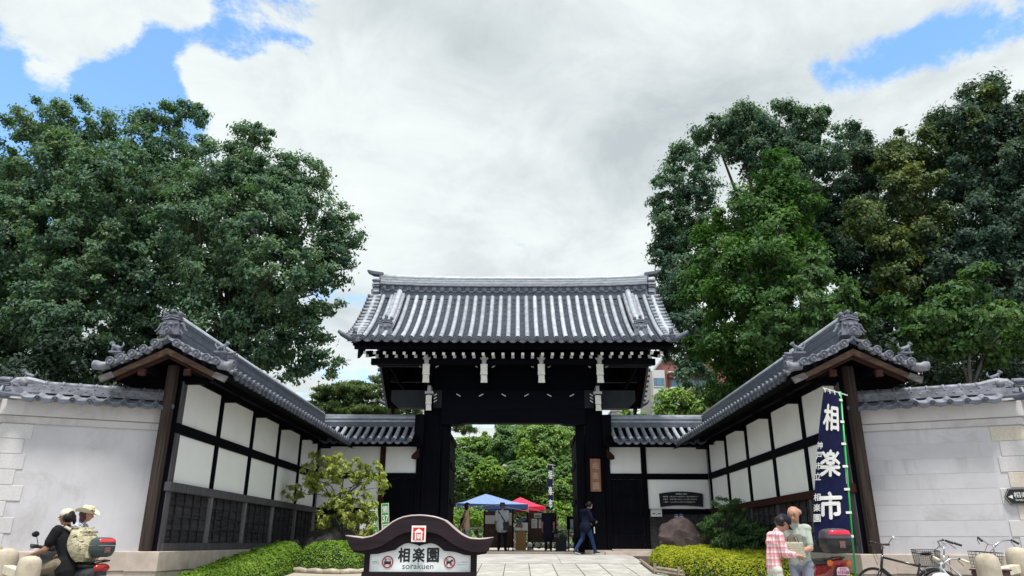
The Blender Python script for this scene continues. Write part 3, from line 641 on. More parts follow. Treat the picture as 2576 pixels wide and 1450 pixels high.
    for q in (1,-1):
        us=[.22,.44,.66,.88,1.09]
        zs=[float(np.interp(1.3-u,[p[0] for p in prof],[p[1] for p in prof]))+.09 for u in us]
        for u,z in zip(us,zs):
            inst('verge_tile',tme,g,T_((m(q*u),13.50,z))); inst('verge_disc',dm,g,T_((m(q*u),13.47,z)))
        for u,z in zip([.11,.33,.55,.77,.98],[4.13]+zs):
            an=math.atan2(-.45,1)*q*s
            inst('verge_eave_tile',em,g,T_((m(q*u),13.50,z-.03))@Matrix.Rotation(-an,4,'Y'))
        # corner tile turned out along the eave
        mb=MB(); mb.tube([(m(q*1.12),13.56,3.55),(m(q*1.30),13.54,3.53),(m(q*1.40),13.53,3.55)],[.075,.085,.095],10); part('corner_tile',mb,M['tile_pale'],g,smooth=True)
        inst('corner_disc',disc_mesh(.09,M['oni'],'corner_disc'),g,T_((m(q*1.41),13.53,3.55))@Matrix.Rotation(q*s*pi/2,4,'Z'))
        # pale half-round row and small ridge running down beside the verge
        pts=[(m(q*(1.22-y)),13.98,float(z)+.16) for y,z in prof if y<1.2]
        mb=MB(); mb.tube(pts,.055,8); part('descending_ridge',mb,M['tile_pale'],g,smooth=True)
        mb=MB()
        for a,b in zip(pts[:-1],pts[1:]): mb.beam((a[0],a[1],a[2]-.09),(b[0],b[1],b[2]-.09),.16,.09)
        part('descending_ridge_base',mb,M['tile_dark'],g)
        oni('descending_ridge_ornament',g,frame((m(q*1.20),13.98,3.60),(0,-q*s,0),(0,0,1)),.26,.30,M['oni'],.1,wings=False)
        lion('roof_guardian',g,(m(q*1.10),13.62,3.84),.22,0 if q*s>0 else pi,M['oni'])
        # barge boards: outer, inner, and the dark board behind
        z0=lambda u:3.90-.52*u
        for nm,u1,y0,y1,top,h,mt in (('barge_board',1.02,13.56,13.62,0.,.105,'barge'),('under_barge_board',.93,13.64,13.70,-.10,.07,'redwood'),('verge_board',1.2,13.66,13.72,.14,.16,'timber')):
            mb=MB(); mb.prism([(0,3.90+top),(u1,z0(u1)+top+.03*u1),(u1,z0(u1)+top-h+.03*u1),(0,3.90+top-h*1.2)],(m(0),y0,0),(q*s,0,0),(0,0,1),(0,y1-y0,0)); part(nm,mb,M[mt],g,bevel=.006)
        mb=MB(); mb.prism([(1.0,3.43),(1.24,3.34),(1.18,3.22),(.93,3.33)],(m(0),13.55,0),(q*s,0,0),(0,0,1),(0,.06,0)); part('barge_board_foot',mb,M['barge_grey'],g,bevel=.006)
        mb=MB(); mb.bx(m(q*.40),m(q*.54),13.57,13.66,3.36,3.49); part('beam_end',mb,M['redwood'],g,bevel=.01)
    mb=MB(); mb.add([(m(-1.0),14.32,3.4),(m(1.0),14.32,3.4),(m(0),14.32,3.98),(m(-1.0),14.37,3.4),(m(1.0),14.37,3.4),(m(0),14.37,3.98)],[(0,1,2),(5,4,3),(0,3,4,1),(1,4,5,2),(2,5,3,0)] if s>0 else [(0,1,2),(5,4,3),(0,3,4,1),(1,4,5,2),(2,5,3,0)]); part('gable_boarding',mb,M['soffit'],g)
    oni('ridge_ornament',g,frame((m(0),13.60,4.16),(1,0,0),(0,0,1),(0,-1,0)),.39,.47,M['oni'],.15)
wing(1,'white-panelled wing wall with tiled roof on the side with the yellow-green tree')
wing(-1,'white-panelled wing wall with tiled roof on the side with the tall blue banner')

def back_wall(s,label):
    c=XC; m=lambda u:c+s*u        # u measured outward from the gate axis
    g=thing('back_wall',label,'wall',(m(4.8),25.1,0),group='low white walls joining the gate')
    tm,tx=M['timber'],M['timber_x']
    mb=MB(); mb.bx(m(3.1),m(6.6),25.04,25.2,.1,3.75); part('wall_core',mb,M['wallp'],g)
    for u in (3.16,4.38): mb=MB(); mb.bx(m(u-.09),m(u+.09),24.93,25.1,.1,3.6); part('post',mb,M['redwood'] if s<0 and u>4 else tm,g,bevel=.008)
    mb=MB(); mb.bx(m(3.1),m(6.5),24.94,25.09,2.38,2.565); part('rail',mb,tx,g)
    mb=MB(); mb.bx(m(4.47),m(6.5),24.94,25.09,1.28,1.44); part('sill_beam',mb,tx,g)
    mb=MB(); mb.bx(m(3.1),m(6.5),24.95,25.09,3.44,3.72); part('top_plate',mb,tx,g)
    for a,b,z0,z1 in ((3.25,4.29,2.57,3.437),(4.475,6.5,2.57,3.437),(4.475,6.5,1.445,2.375)):
        mb=MB(); mb.bx(m(a),m(b),24.99,25.04,z0,z1); part('plaster_panel',mb,M['panel'],g)
    for k in range(9):
        u=4.48+k*.225; mb=MB(); mb.bx(m(u),m(u+.218),24.985+(k%2)*.008,25.04,.2,1.275); part('weather_board',mb,M['plank'],g)
    d=MB(); d.bx(m(3.26),m(4.28),25.0,25.04,.15,2.37); part('side_door',d,tm,g)
    for k in range(1,4): mb=MB(); mb.bx(m(3.26),m(4.28),24.985,24.998,.15+k*.55,.21+k*.55); part('door_rail',mb,tx,g)
    mb=MB(); mb.bx(m(3.2),m(6.5),24.85,25.3,-.3,.19); part('plinth_stone',mb,M['plinth'],g,bevel=.01)
    mb=MB(); mb.bx(m(2.95),m(4.4),24.55,24.84,-.1,.12); part('door_step',mb,M['plinth'],g,bevel=.01)
    prof=[(0,3.50),(.3,3.63),(.7,3.83),(1.1,4.08),(1.2,4.15)]; n=12; pitch=.262; x0=-(n-1)*pitch/2
    roof_slope(g,T_((m(4.80),23.95,0)),prof,pitch,n,.066,(M['tile'],M['tile_dark']),rows=9,indiv=99,colseg=5)
    roof_slope(g,T_((m(4.80),26.25,0))@Matrix.Rotation(pi,4,'Z'),prof,pitch,n,.066,(M['tile'],M['tile_dark']),rows=7,indiv=0,colseg=5)
    mb=MB()
    for q in (1,-1):
        for o_,fl in ((-.05,1),(-.11,-1)):
            mb.grid(lambda a,b:(m(3.15+a*3.4),25.1-q*(1.14-1.14*b),float(np.interp(1.2*b,[p[0] for p in prof],[p[1] for p in prof]))+o_),1,6,flip=(q*s*fl)<0)
    part('roof_boarding',mb,M['soffit'],g)
    for k,(wd,z0,z1,mt) in enumerate(((.36,4.08,4.26,'tile_dark'),(.30,4.264,4.32,'tile'),(.31,4.324,4.38,'tile_dark'),(.29,4.384,4.44,'tile'))):
        mb=MB(); mb.bx(m(3.2),m(6.62),25.1-wd/2,25.1+wd/2,z0,z1); part('ridge_course',mb,M[mt],g)
    mb=MB(); mb.tube([(m(3.2),25.1,4.46),(m(6.62),25.1,4.46)],.085,10); part('ridge_cap',mb,M['tile'],g,smooth=True)
    mb=MB(); mb.bx(m(3.1),m(6.4),24.3,24.42,3.36,3.48); part('eave_beam',mb,tx,g)
    mb=MB(); mb.bx(m(3.0),m(3.30),24.55,25.65,3.45,4.46); part('roof_end_board',mb,tm,g)
    mb=MB(); mb.prism([(0,3.35),(.25,3.1),(.25,3.0),(.12,2.98),(0,3.05)],(m(3.12),24.6,0),(s,0,0),(0,0,1),(0,.12,0)); part('corbel',mb,M['redwood'],g)
back_wall(-1,'low white wall with a dark side door and green signs left of the gate')
back_wall(1,'low white wall with the carved notice board right of the gate')

def street_wall(s,label):
    """flared plaster wall towards the street: local x away from the wing, y into the wall, z up"""
    o=Vector((-6.95,14.52,0)) if s<0 else Vector((6.60,14.52,0)); d=Vector((s*.923,-.385,0)).normalized(); inn=Vector((-d.y*(1 if s>0 else -1),abs(d.x),0))
    inn=Vector((s*-d.y*-1*-1,abs(d.x),0)); inn=Vector((s*.385,.923,0)).normalized()
    A=frame(o,d,inn,(0,0,1)); L=2.80
    g=thing('street_wall',label,'wall',(o.x+d.x*1.4,o.y+d.y*1.4,0),group='plaster street walls')
    # return wall beyond the corner
    c=o+d*L; rd=Vector((s*.72,.69,0)).normalized() ; rin=Vector((-s*.69,.72,0))
    B=frame(c,rd,rin,(0,0,1))
    for T,l,first in ((A,L,True),(B,3.2,False)):
        mb=MB(T); mb.bx(0,l,.0,.36,.18,2.60); part('wall_face' if first else 'return_wall_face',mb,M['wallp'],g)
        mb=MB(T); mb.bx(0,l+(.035 if first else 0),-.05,.4,2.44,2.575); part('cornice_band',mb,M['cornice'],g,bevel=.012)
        mb=MB(T); mb.bx(0,l+(.07 if first else 0),-.10,.45,2.58,2.86); part('cornice_band',mb,M['cornice'],g,bevel=.012)
        # tile cap: wave tiles, three bonded courses, round ridge with collars
        pitch=.285; n=int(l/pitch)
        wt=MB(T); wt=MB()
        nu=8; V=[];F=[]
        for yy,zz in ((-.34,2.90),(-.34,2.865),(-.20,2.935),(.05,3.03)):
            for i in range(nu+1):
                u=i/nu; w_=.030*math.cos(2*pi*u)+.012*math.cos(4*pi*u); V.append((u*pitch,yy,zz+w_))
        k=nu+1; F=[(k+i,k+i+1,i+1,i) for i in range(nu)]+[(i,i+1,2*k+i+1,2*k+i) for i in range(nu)]+[(2*k+i,2*k+i+1,3*k+i+1,3*k+i) for i in range(nu)]
        wt.add(V,F); wm=mesh_of('wave_tile',wt,M['tile_pale'])
        det=np.linalg.det(np.array(T)[:3,:3])
        fx=T
        dmz=disc_mesh(.05,M['tile_dark'],'eave_disc'); em=drop_mesh(.2,M['tile_dark'],.02,.07)
        for i in range(n):
            x=i*pitch; inst('wave_tile',wm,g,fx@T_((x,0,0))); inst('wave_tile',wm,g,fx@T_((x,.36,0))@Matrix.Rotation(pi,4,'Z')@T_((-pitch,0,0)))
            inst('eave_disc',dmz,g,fx@T_((x,-.345,2.875))); inst('eave_tile',em,g,fx@T_((x+pitch/2,-.335,2.885)))
        nm=MB(); nm.bx(.004,pitch-.004,-.19,.19,0,.052); nme=mesh_of('bonded_tile',nm,M['tile_pale']); nk=MB(); nk.sph((0,-.185,.028),(.022,.022,.022),6,4); 
        for r in range(3):
            for i in range(n):
                x=i*pitch+(pitch/2 if r%2 else 0); inst('bonded_tile',nme,g,fx@T_((x,.18,3.03+r*.056))@Matrix.Scale(1-.10*r,4,(0,1,0)))
                mb=MB(fx); q=.19*(1-.10*r); mb.sph((x,.18-q,3.055+r*.056),.02,6,4); part('tile_knob',mb,M['tile_pale'],g)
        cm=MB(); cm.tube([(.0,0,0),(pitch-.01,0,0)],.062,10); cm.tube([(-.02,0,0),(.02,0,0)],.076,10); cme=mesh_of('ridge_cap_tile',cm,M['tile_pale'],smooth=True)
        for i in range(n): inst('ridge_cap_tile',cme,g,fx@T_((i*pitch,.18,3.225)))
        mb=MB(T); mb.bx(0,l,-.26,.62,2.861,2.89); part('eave_board',mb,M['cornice'],g)
    # corner: ornaments turned to the street corner
    mb=MB(A); mb.bx(L-.45,L+.1,.0,.36,2.98,3.12); mb.tube([(L-.5,.18,3.22),(L-.2,.18,3.27),(L-.05,.18,3.24),(L+.12,.18,3.10)],[.07,.09,.10,.07],9); part('corner_ridge',mb,M['tile_pale'],g)
    oni('corner_ornament',g,A@frame((L+.14,.18,2.92),(0,1,0),(0,0,1),(1,0,0)),.40,.36,M['oni'],.16,wings=True)
    ca=A@Vector((L-.20,.18,3.31)); lion('roof_guardian',g,ca,.20,math.atan2(d.y,d.x),M['oni'])
    mb=MB(A); mb.tube([(L-.25,-.05,2.93),(L+.05,-.28,2.90),(L+.25,-.42,2.93)],[.06,.07,.075],9); part('corner_tile',mb,M['tile_dark'],g)
    # quoins
    for k in range(8):
        z1=2.43-k*.277; wl=.50 if k%2==0 else .36; wl+= .04*math.sin(k*2.1)
        mt=M['quoin'] if s<0 else (M['quoin_w'] if k in (3,5,0) else M['quoin'])
        mb=MB(A); mb.bx(L-wl,L+.015,-.014,.05,z1-.270,z1); part('quoin_stone',mb,mt,g,bevel=.008)
        w2=.36 if k%2==0 else .50
        mb=MB(B); mb.bx(.03,w2,-.014,.05,z1-.268,z1-.002); part('quoin_stone',mb,mt,g,bevel=.008)
    # ashlar joints of the plaster: thin raised bands of slightly different level
    if s>0:
        for k in range(7):
            z=.50+k*.277; mb=MB(A); mb.bx(.02,L-.54,-.0035,.01,z+.003,z+.274); part('ashlar_course',mb,M['wallp'],g)
    for T,l in ((A,L),(B,3.2)):
        x=0
        while x<l-.05:
            x1=min(x+1.25,l+(.04 if T is A else 0)); mb=MB(T); mb.bx(x,x1-.006,-.07,.40,-.15,.19); part('plinth_stone',mb,M['plinth'],g,bevel=.012)
            mb=MB(T); mb.bx(x+.01,x1-.006,-.045,.40,-1.2,-.156); part('plinth_stone',mb,M['plinth'],g); x+=1.25
    return A,L,g
WL=street_wall(-1,'lavender-white street wall with tile cap behind the scooter riders')
WR=street_wall(1,'lavender-white street wall with tile cap behind the parked bicycles')
# ---------------------------------------------------------------- trees and shrubs
LB={}
LB['A']=[(-22.7,30.0,19.0,1.18),(-23.5,30.0,16.7,1.67),(-21.1,30.0,18.8,1.33),(-19.0,30.0,17.9,1.59),(-20.6,29.0,15.7,1.79),(-17.4,30.0,19.2,0.72),(-15.7,30.0,19.5,0.65),(-16.7,30.0,19.7,0.48),(-16.7,30.0,17.3,1.3),(-17.4,28.5,14.5,2.0),(-21.2,29.0,12.8,2.08),(-18.4,28.0,12.0,2.0),(-21.4,29.0,9.9,2.02),(-18.2,28.0,9.2,1.94),(-16.7,29.0,11.0,1.78),(-16.3,30.0,8.6,1.45),(-18.0,29.0,7.5,1.47),(-20.3,29.0,7.5,1.47),(-24.7,30.0,14.0,1.99),(-23.7,30.0,9.5,2.07),(-17.3,31.0,6.9,1.04),(-20.5,31.0,6.9,1.21),(-20.3,32.0,15.0,1.73),(-23.3,33.0,12.5,1.93)]
LB['B']=[(-12.0,28.0,16.9,0.84),(-11.3,28.0,17.3,0.53),(-12.8,28.0,15.2,1.63),(-10.4,28.0,15.2,1.17),(-9.2,28.0,15.3,0.83),(-9.8,28.0,16.0,0.52),(-13.0,27.0,12.5,1.62),(-10.4,26.5,12.4,1.67),(-8.8,28.0,12.9,1.43),(-7.5,28.0,12.9,0.8),(-7.0,28.0,12.4,0.42),(-11.7,27.0,10.3,1.5),(-9.2,26.0,10.1,1.29),(-7.9,28.0,10.8,0.85),(-8.1,28.0,8.7,0.72),(-7.6,28.0,9.4,0.4),(-9.2,28.0,7.4,0.76),(-10.2,27.0,8.1,1.15),(-8.1,28.0,7.4,0.6),(-7.4,28.0,7.2,0.39),(-12.4,27.0,8.1,1.39),(-8.9,28.0,6.5,0.34),(-13.6,28.0,7.3,1.1),(-10.7,28.0,6.8,0.71),(-12.1,29.0,7.0,0.81),(-8.2,28.0,6.8,0.31),(-7.4,28.0,6.6,0.23)]
LB['C']=[(11.9,33.0,21.1,0.99),(10.2,33.0,20.2,1.03),(11.0,33.0,21.3,0.52),(13.5,33.0,20.7,1.2),(15.2,33.0,21.3,0.79),(14.6,33.0,20.6,0.93),(8.7,33.0,18.6,0.97),(7.7,33.0,17.2,0.84),(7.4,33.0,15.4,0.75),(7.4,33.0,13.6,0.74),(7.6,33.0,12.1,0.88),(7.3,33.0,10.5,0.79),(7.6,33.0,9.1,0.85),(8.0,33.0,7.6,0.77),(15.4,33.0,19.4,1.06),(12.2,33.0,19.4,1.02),(14.8,33.0,17.8,1.21),(13.7,34.0,19.1,1.25),(8.7,34.0,14.1,1.0),(8.9,34.0,11.6,1.17),(15.0,35.0,16.3,1.67),(12.7,35.0,13.2,1.83),(9.1,34.0,9.2,1.15)]
LB['D']=[(11.2,28.0,15.5,0.72),(10.3,28.0,14.2,1.01),(11.6,28.0,13.9,0.93),(9.3,28.0,13.1,1.04),(10.3,27.0,12.0,1.15),(8.2,28.0,11.9,0.91),(9.2,26.5,10.4,1.31),(11.6,28.0,11.5,1.02),(7.6,28.0,10.0,0.84),(8.2,26.5,8.5,1.18),(10.0,27.0,8.8,1.16),(7.6,27.5,7.5,0.85),(8.2,28.0,5.9,0.7),(8.6,27.0,6.3,0.97),(9.2,28.0,7.5,0.94)]
LB['E']=[(11.0,25.0,9.5,0.8),(9.6,24.0,8.0,0.99),(11.4,25.0,8.5,0.83),(8.7,24.5,7.1,0.8),(10.0,24.0,7.1,0.81),(11.8,25.0,8.0,0.57),(9.2,25.0,6.6,0.56),(11.9,25.0,7.3,0.7)]
LB['Fd']=[(18.5,35.0,21.9,0.57),(18.2,35.0,20.9,0.78),(18.4,35.0,19.6,1.07),(19.2,35.0,19.4,1.18),(17.8,35.0,17.2,1.58),(17.0,35.0,14.5,1.75),(19.3,35.0,16.3,1.77),(19.0,35.0,13.4,1.73),(17.6,35.0,11.9,1.41),(19.2,35.0,11.1,1.59),(20.9,35.0,13.6,1.63),(17.6,35.0,9.4,1.37),(20.0,35.0,9.0,1.17),(16.2,35.0,16.3,1.04),(16.2,35.0,14.5,1.23)]
LB['G']=[(19.9,32.0,19.1,0.99),(18.6,32.0,17.9,1.08),(21.7,32.0,20.1,0.9),(20.5,32.0,18.6,1.18),(18.7,31.0,16.2,1.09),(16.4,31.0,14.8,0.93),(19.0,31.5,14.1,1.12),(16.8,31.0,13.3,0.91),(17.0,31.0,11.7,0.81),(22.1,32.0,17.9,1.18)]
LB['H']=[(23.1,31.0,21.2,0.9),(23.9,31.0,21.7,0.43),(22.0,31.0,19.6,1.12),(24.0,31.0,19.8,1.13),(24.0,31.0,17.4,1.33),(22.3,31.0,17.2,1.61),(22.1,30.0,14.0,1.7),(20.9,31.0,14.9,1.58),(19.8,31.0,12.1,1.53),(21.2,30.0,11.0,1.47),(23.7,31.0,12.7,1.63),(25.5,31.0,19.6,1.36),(19.7,32.0,10.5,1.46),(23.0,32.0,9.2,1.62),(21.4,32.0,8.3,1.25)]
LB['I']=[(15.9,24.0,9.0,0.76),(14.7,24.0,7.7,0.96),(15.9,23.5,7.3,0.93),(13.6,24.0,7.0,0.68),(16.7,24.0,6.5,0.64),(15.2,24.0,6.7,0.74),(17.5,24.0,8.0,0.82),(13.3,24.0,8.1,0.55),(15.1,24.0,8.6,0.55)]
LB['P']=[(-11.7,42.0,8.3,0.65),(-10.8,42.0,8.7,0.79),(-9.6,42.0,8.8,0.93),(-8.6,42.0,8.6,0.79),(-7.4,42.0,8.4,0.69),(-10.0,42.0,8.0,0.92),(-8.9,42.0,7.8,0.92),(-11.1,42.0,7.5,0.81),(-7.9,42.0,9.4,0.47),(-7.5,42.0,7.8,0.81),(-6.5,42.0,7.5,0.69),(-9.3,42.0,7.3,0.92),(-6.1,42.0,7.4,0.41)]
LB['Br']=[(-2.3,34.0,5.4,0.3),(-2.7,34.0,5.3,0.28),(-2.9,34.0,5.5,0.22),(-2.1,34.0,5.3,0.18)]
LB['Q']=[(10.2,48.0,9.3,0.84),(10.9,48.0,9.0,0.89),(12.0,48.0,9.0,0.89),(9.5,48.0,8.6,0.47),(10.4,48.0,8.3,0.65),(12.8,48.0,8.7,0.79)]
LB['t1']=[(-6.1,78.0,10.3,0.55),(-5.3,78.0,10.2,0.75),(-4.5,78.0,10.7,0.62),(-3.5,78.0,11.0,0.48),(-3.9,78.0,10.1,0.75),(-4.6,78.0,9.4,0.68),(-5.9,78.0,9.4,0.62),(-3.2,78.0,10.3,0.55)]
LB['t2']=[(-1.5,76.0,11.0,0.74),(-1.9,76.0,10.5,0.67),(-0.5,76.0,10.7,0.8),(-1.1,76.0,9.9,0.93),(-0.1,76.0,9.7,0.73),(-1.9,76.0,9.5,0.67),(-0.7,76.0,9.0,0.6)]
LB['t3']=[(1.5,74.0,11.1,0.85),(2.7,74.0,11.1,0.65),(1.2,74.0,10.3,0.72),(2.4,74.0,10.3,0.85),(3.6,74.0,10.5,0.78),(1.8,74.0,9.5,0.91),(3.1,74.0,9.5,0.84),(4.4,74.0,9.7,0.78),(5.0,74.0,10.9,0.59),(5.4,74.0,10.1,0.65),(4.1,74.0,8.8,0.71)]
LB['t4']=[(-0.5,84.0,13.1,0.6),(0.6,84.0,13.0,0.67),(1.6,84.0,13.4,0.6),(4.3,84.0,12.9,0.74),(6.2,84.0,13.1,0.67),(2.8,84.0,13.4,0.67),(6.9,84.0,12.2,0.67)]
LB['t5']=[(0.6,72.0,9.1,0.38),(0.5,72.0,8.6,0.41),(0.5,72.0,8.0,0.31),(0.8,72.0,9.6,0.32)]
LB['s_l1']=[(-6.1,70.0,8.3,0.55),(-6.2,70.0,7.5,0.61)]
LB['s_l2']=[(-4.5,67.0,7.1,0.7),(-3.9,67.0,7.2,0.53),(-4.9,67.0,6.8,0.47)]
LB['s_l3']=[(-4.9,62.0,5.6,0.54),(-5.4,62.0,5.8,0.43),(-4.6,62.0,5.5,0.32)]
LB['s_br']=[(-2.6,63.0,6.1,0.6),(-3.1,63.0,5.8,0.49),(-2.0,63.0,5.8,0.55),(-2.6,63.0,5.7,0.55)]
LB['s_m1']=[(-3.8,58.0,4.5,0.55),(-3.2,58.0,4.8,0.4),(-4.4,58.0,4.3,0.45)]
LB['s_m2']=[(-4.7,57.0,4.0,0.54),(-4.9,57.0,3.6,0.44)]
LB['s_m3']=[(-1.9,59.0,4.8,0.56),(-1.1,59.0,4.6,0.46),(-2.3,59.0,4.6,0.36)]
LB['s_g1']=[(-0.4,64.0,5.8,0.67),(-0.9,64.0,5.8,0.44),(0.3,64.0,5.5,0.61)]
LB['s_g2']=[(1.6,67.0,6.8,0.7),(1.1,67.0,6.6,0.47),(2.1,67.0,6.7,0.47)]
LB['s_g3']=[(1.8,62.0,5.4,0.54),(1.2,62.0,5.3,0.48)]
LB['s_y1']=[(-0.5,56.0,3.9,0.48),(0.1,56.0,3.9,0.39)]
LB['s_y2']=[(1.4,54.0,3.3,0.51),(1.0,54.0,3.1,0.42),(1.9,54.0,3.0,0.46)]
LB['s_r1']=[(3.3,57.0,4.2,0.59),(3.8,57.0,4.0,0.54),(3.1,57.0,3.7,0.44),(3.7,57.0,3.5,0.59)]
LB['s_ry']=[(3.8,60.0,4.9,0.31),(4.2,60.0,4.8,0.23)]
LB['s_r2']=[(4.5,61.0,5.2,0.42),(4.8,61.0,4.6,0.42)]
LB['s_d1']=[(3.7,66.0,6.1,0.51),(4.2,66.0,6.4,0.46),(3.3,66.0,5.7,0.46),(4.5,66.0,5.8,0.4)]
LB['s_d2']=[(3.3,70.0,7.7,0.31),(4.8,70.0,7.4,0.49),(5.4,70.0,7.7,0.55)]
LB['s_lr']=[(-0.7,69.0,7.0,0.36),(0.1,69.0,7.2,0.36)]
LB['s_ll']=[(-2.6,69.0,7.4,0.42),(-2.2,69.0,7.1,0.3)]
LB['s_b1']=[(-2.4,56.0,4.0,0.48),(-1.9,56.0,3.9,0.39),(-2.8,56.0,3.9,0.34)]
LB['s_b2']=[(-3.9,55.0,3.6,0.47),(-3.3,55.0,3.6,0.43)]
LB['s_low1']=[(-2.6,47.0,2.0,0.4),(-2.1,47.0,1.8,0.33),(-3.0,47.0,1.9,0.33)]
LB['s_low2']=[(-3.4,40.0,1.5,0.25),(-3.3,40.0,1.3,0.22)]
LB['s_low3']=[(2.9,42.0,2.1,0.29),(3.2,42.0,2.0,0.2)]
LB['s_low4']=[(2.1,44.0,2.4,0.27),(2.1,44.0,2.1,0.24)]
LB['s_low5']=[(2.5,42.0,1.4,0.2),(2.7,42.0,1.3,0.16)]
LB['s_low6']=[(-3.7,46.0,1.9,0.43),(-4.0,46.0,2.0,0.29)]

LB['A']+=[(-15.6,30.0,16.3,1.48),(-15.8,30.0,14.4,1.63),(-15.7,30.0,12.3,1.6),(-15.2,30.0,10.4,1.56),(-15.1,30.0,8.6,1.36),(-18.0,31.0,13.3,1.47),(-19.8,32.0,12.5,1.69),(-22.6,32.0,15.8,1.75),(-24.4,32.0,13.3,1.71),(-24.1,30.0,16.3,1.11)]
LB['B']+=[(-13.0,28.0,13.9,1.53),(-11.3,28.0,11.7,1.49),(-9.9,28.0,9.1,1.21),(-8.8,28.0,9.9,0.97),(-9.7,28.0,7.6,0.95),(-11.4,28.0,9.6,1.46),(-8.8,28.0,11.3,1.15),(-9.6,28.0,13.9,1.19),(-11.4,28.0,14.6,1.37),(-7.7,28.0,11.7,0.66),(-8.7,28.0,8.4,0.72)]
LB['C']+=[(9.1,33.0,17.2,0.9),(8.6,33.0,15.4,0.99),(8.2,33.0,12.5,1.06),(8.0,33.0,10.1,1.03),(11.3,33.0,20.8,1.03),(12.7,33.0,19.0,1.02),(14.1,33.0,18.5,1.22),(14.3,35.0,17.7,1.48),(11.8,36.0,14.9,1.69),(7.7,33.0,14.5,0.68),(7.2,33.0,14.5,0.55),(7.2,33.0,16.7,0.5),(7.0,33.0,11.2,0.57)]
LB['H']+=[(22.5,31.0,19.4,1.35),(21.7,31.0,12.9,1.64),(20.6,31.0,12.9,1.45),(21.8,31.0,9.9,1.41),(19.4,33.0,10.1,1.31),(23.4,31.0,15.7,1.49)]
def leaves_mesh(name,lobes,n_per,leaf,m,flat=1.,wd=.55,clump=.40,upb=.7,seed=0,shell=.42,cflat=.7,grow=1.):
    """leaf blades in clumps through the crown's volume -> one mesh of small folded blades"""
    g=np.random.default_rng(seed); C=[];N=[]; lobes=[(x,y,z,r*grow) for x,y,z,r in lobes]
    for x,y,z,r in lobes:
        nc=max(7,int((45 if shell>.8 else 15)*r*r/(clump/.34)**2)); n=int(n_per*r*r)
        d=g.normal(size=(nc,3)); d/=np.linalg.norm(d,axis=1)[:,None]
        rad=r*(shell+(1-shell)*g.random(nc)**.5)*(.88+.24*g.random(nc)); c=np.array((x,y,z))+d*rad[:,None]*np.array((1,1,flat))
        cr=clump*(.6+.8*g.random(nc))*min(1.,.55+.4*r)
        k=g.integers(0,nc,n); off=g.normal(size=(n,3))*.52; off[:,2]*=cflat
        C.append(c[k]+off*cr[k][:,None]); N.append(d[k]*.7+off*.5)
    C=np.concatenate(C); N=np.concatenate(N); n=len(C)
    nn=N+np.array((0,0,upb))+g.normal(size=(n,3))*.55; nn/=np.linalg.norm(nn,axis=1)[:,None]
    t=g.normal(size=(n,3)); t-=nn*(t*nn).sum(1)[:,None]; t/=np.linalg.norm(t,axis=1)[:,None]; t[:,2]-=.25
    b=np.cross(nn,t); L=leaf*(.65+.7*g.random(n))[:,None]
    V=np.stack([C-t*L*.5,C+b*L*wd*.5+nn*L*.06,C+t*L*.5-nn*L*.1,C-b*L*wd*.5+nn*L*.06],1).reshape(-1,3)
    me=bpy.data.meshes.new(name); me.vertices.add(4*n); me.vertices.foreach_set('co',V.ravel()); me.loops.add(4*n); me.loops.foreach_set('vertex_index',np.arange(4*n)); me.polygons.add(n); me.polygons.foreach_set('loop_start',np.arange(0,4*n,4)); me.polygons.foreach_set('loop_total',np.full(n,4))
    me.materials.append(m); me.update(calc_edges=True); return me
def tree(name,label,lobes,m,base,cat='tree',group=None,n_per=2900,leaf=.165,trunk=.32,bark='bark',seed=0,flat=1.,fork=.35,limbs=14,**k):
    bx_,by_,bz_=base; t=thing(name,label,cat,base,0,group)
    k.setdefault('grow',1.2); me=leaves_mesh('crown',lobes,n_per,leaf,m,flat=flat,seed=seed,**k); me.transform(T_(-Vector(base))); link('crown',me,t)
    if trunk:
        c=np.average([l[:3] for l in lobes],axis=0,weights=[l[3]**2 for l in lobes]); top=max(l[2] for l in lobes); g=random.Random(seed)
        fz=bz_+(c[2]-bz_)*fork*1.6; mb=MB()
        fk=Vector((bx_+(c[0]-bx_)*.35,by_+(c[1]-by_)*.35,fz)); mb.tube([(bx_,by_,bz_-.2),(bx_+.04,by_,bz_+.4),((bx_+fk.x)/2+.15,by_,(bz_+fz)/2),fk],[trunk*1.3,trunk*1.02,trunk*.85,trunk*.72],9)
        ls=sorted(lobes,key=lambda l:-l[3])[:limbs]
        for x,y,z,r in ls:
            e=Vector((x,y,z)); mid=fk.lerp(e,.45)+Vector((g.uniform(-.4,.4),g.uniform(-.4,.4),.25*(e-fk).length*.3)); rr=trunk*(.22+.1*g.random())
            mb.tube([fk-Vector((0,0,.3)),fk.lerp(mid,.6),mid,e.lerp(mid,.3),e+Vector((g.uniform(-.3,.3)*r,0,.45*r))],[rr*1.25,rr,rr*.75,rr*.5,rr*.16],6)
            for q in range(3):
                a=g.uniform(0,6.28); mb.tube([e.lerp(mid,.35),e+Vector((math.cos(a)*r*.45,math.sin(a)*r*.45,.1*r)),e+Vector((math.cos(a)*r*.85,math.sin(a)*r*.85,g.uniform(-.1,.5)*r))],[rr*.4,rr*.25,rr*.08],5)
        part('trunk',mb,M[bark],t,smooth=True)
    return t
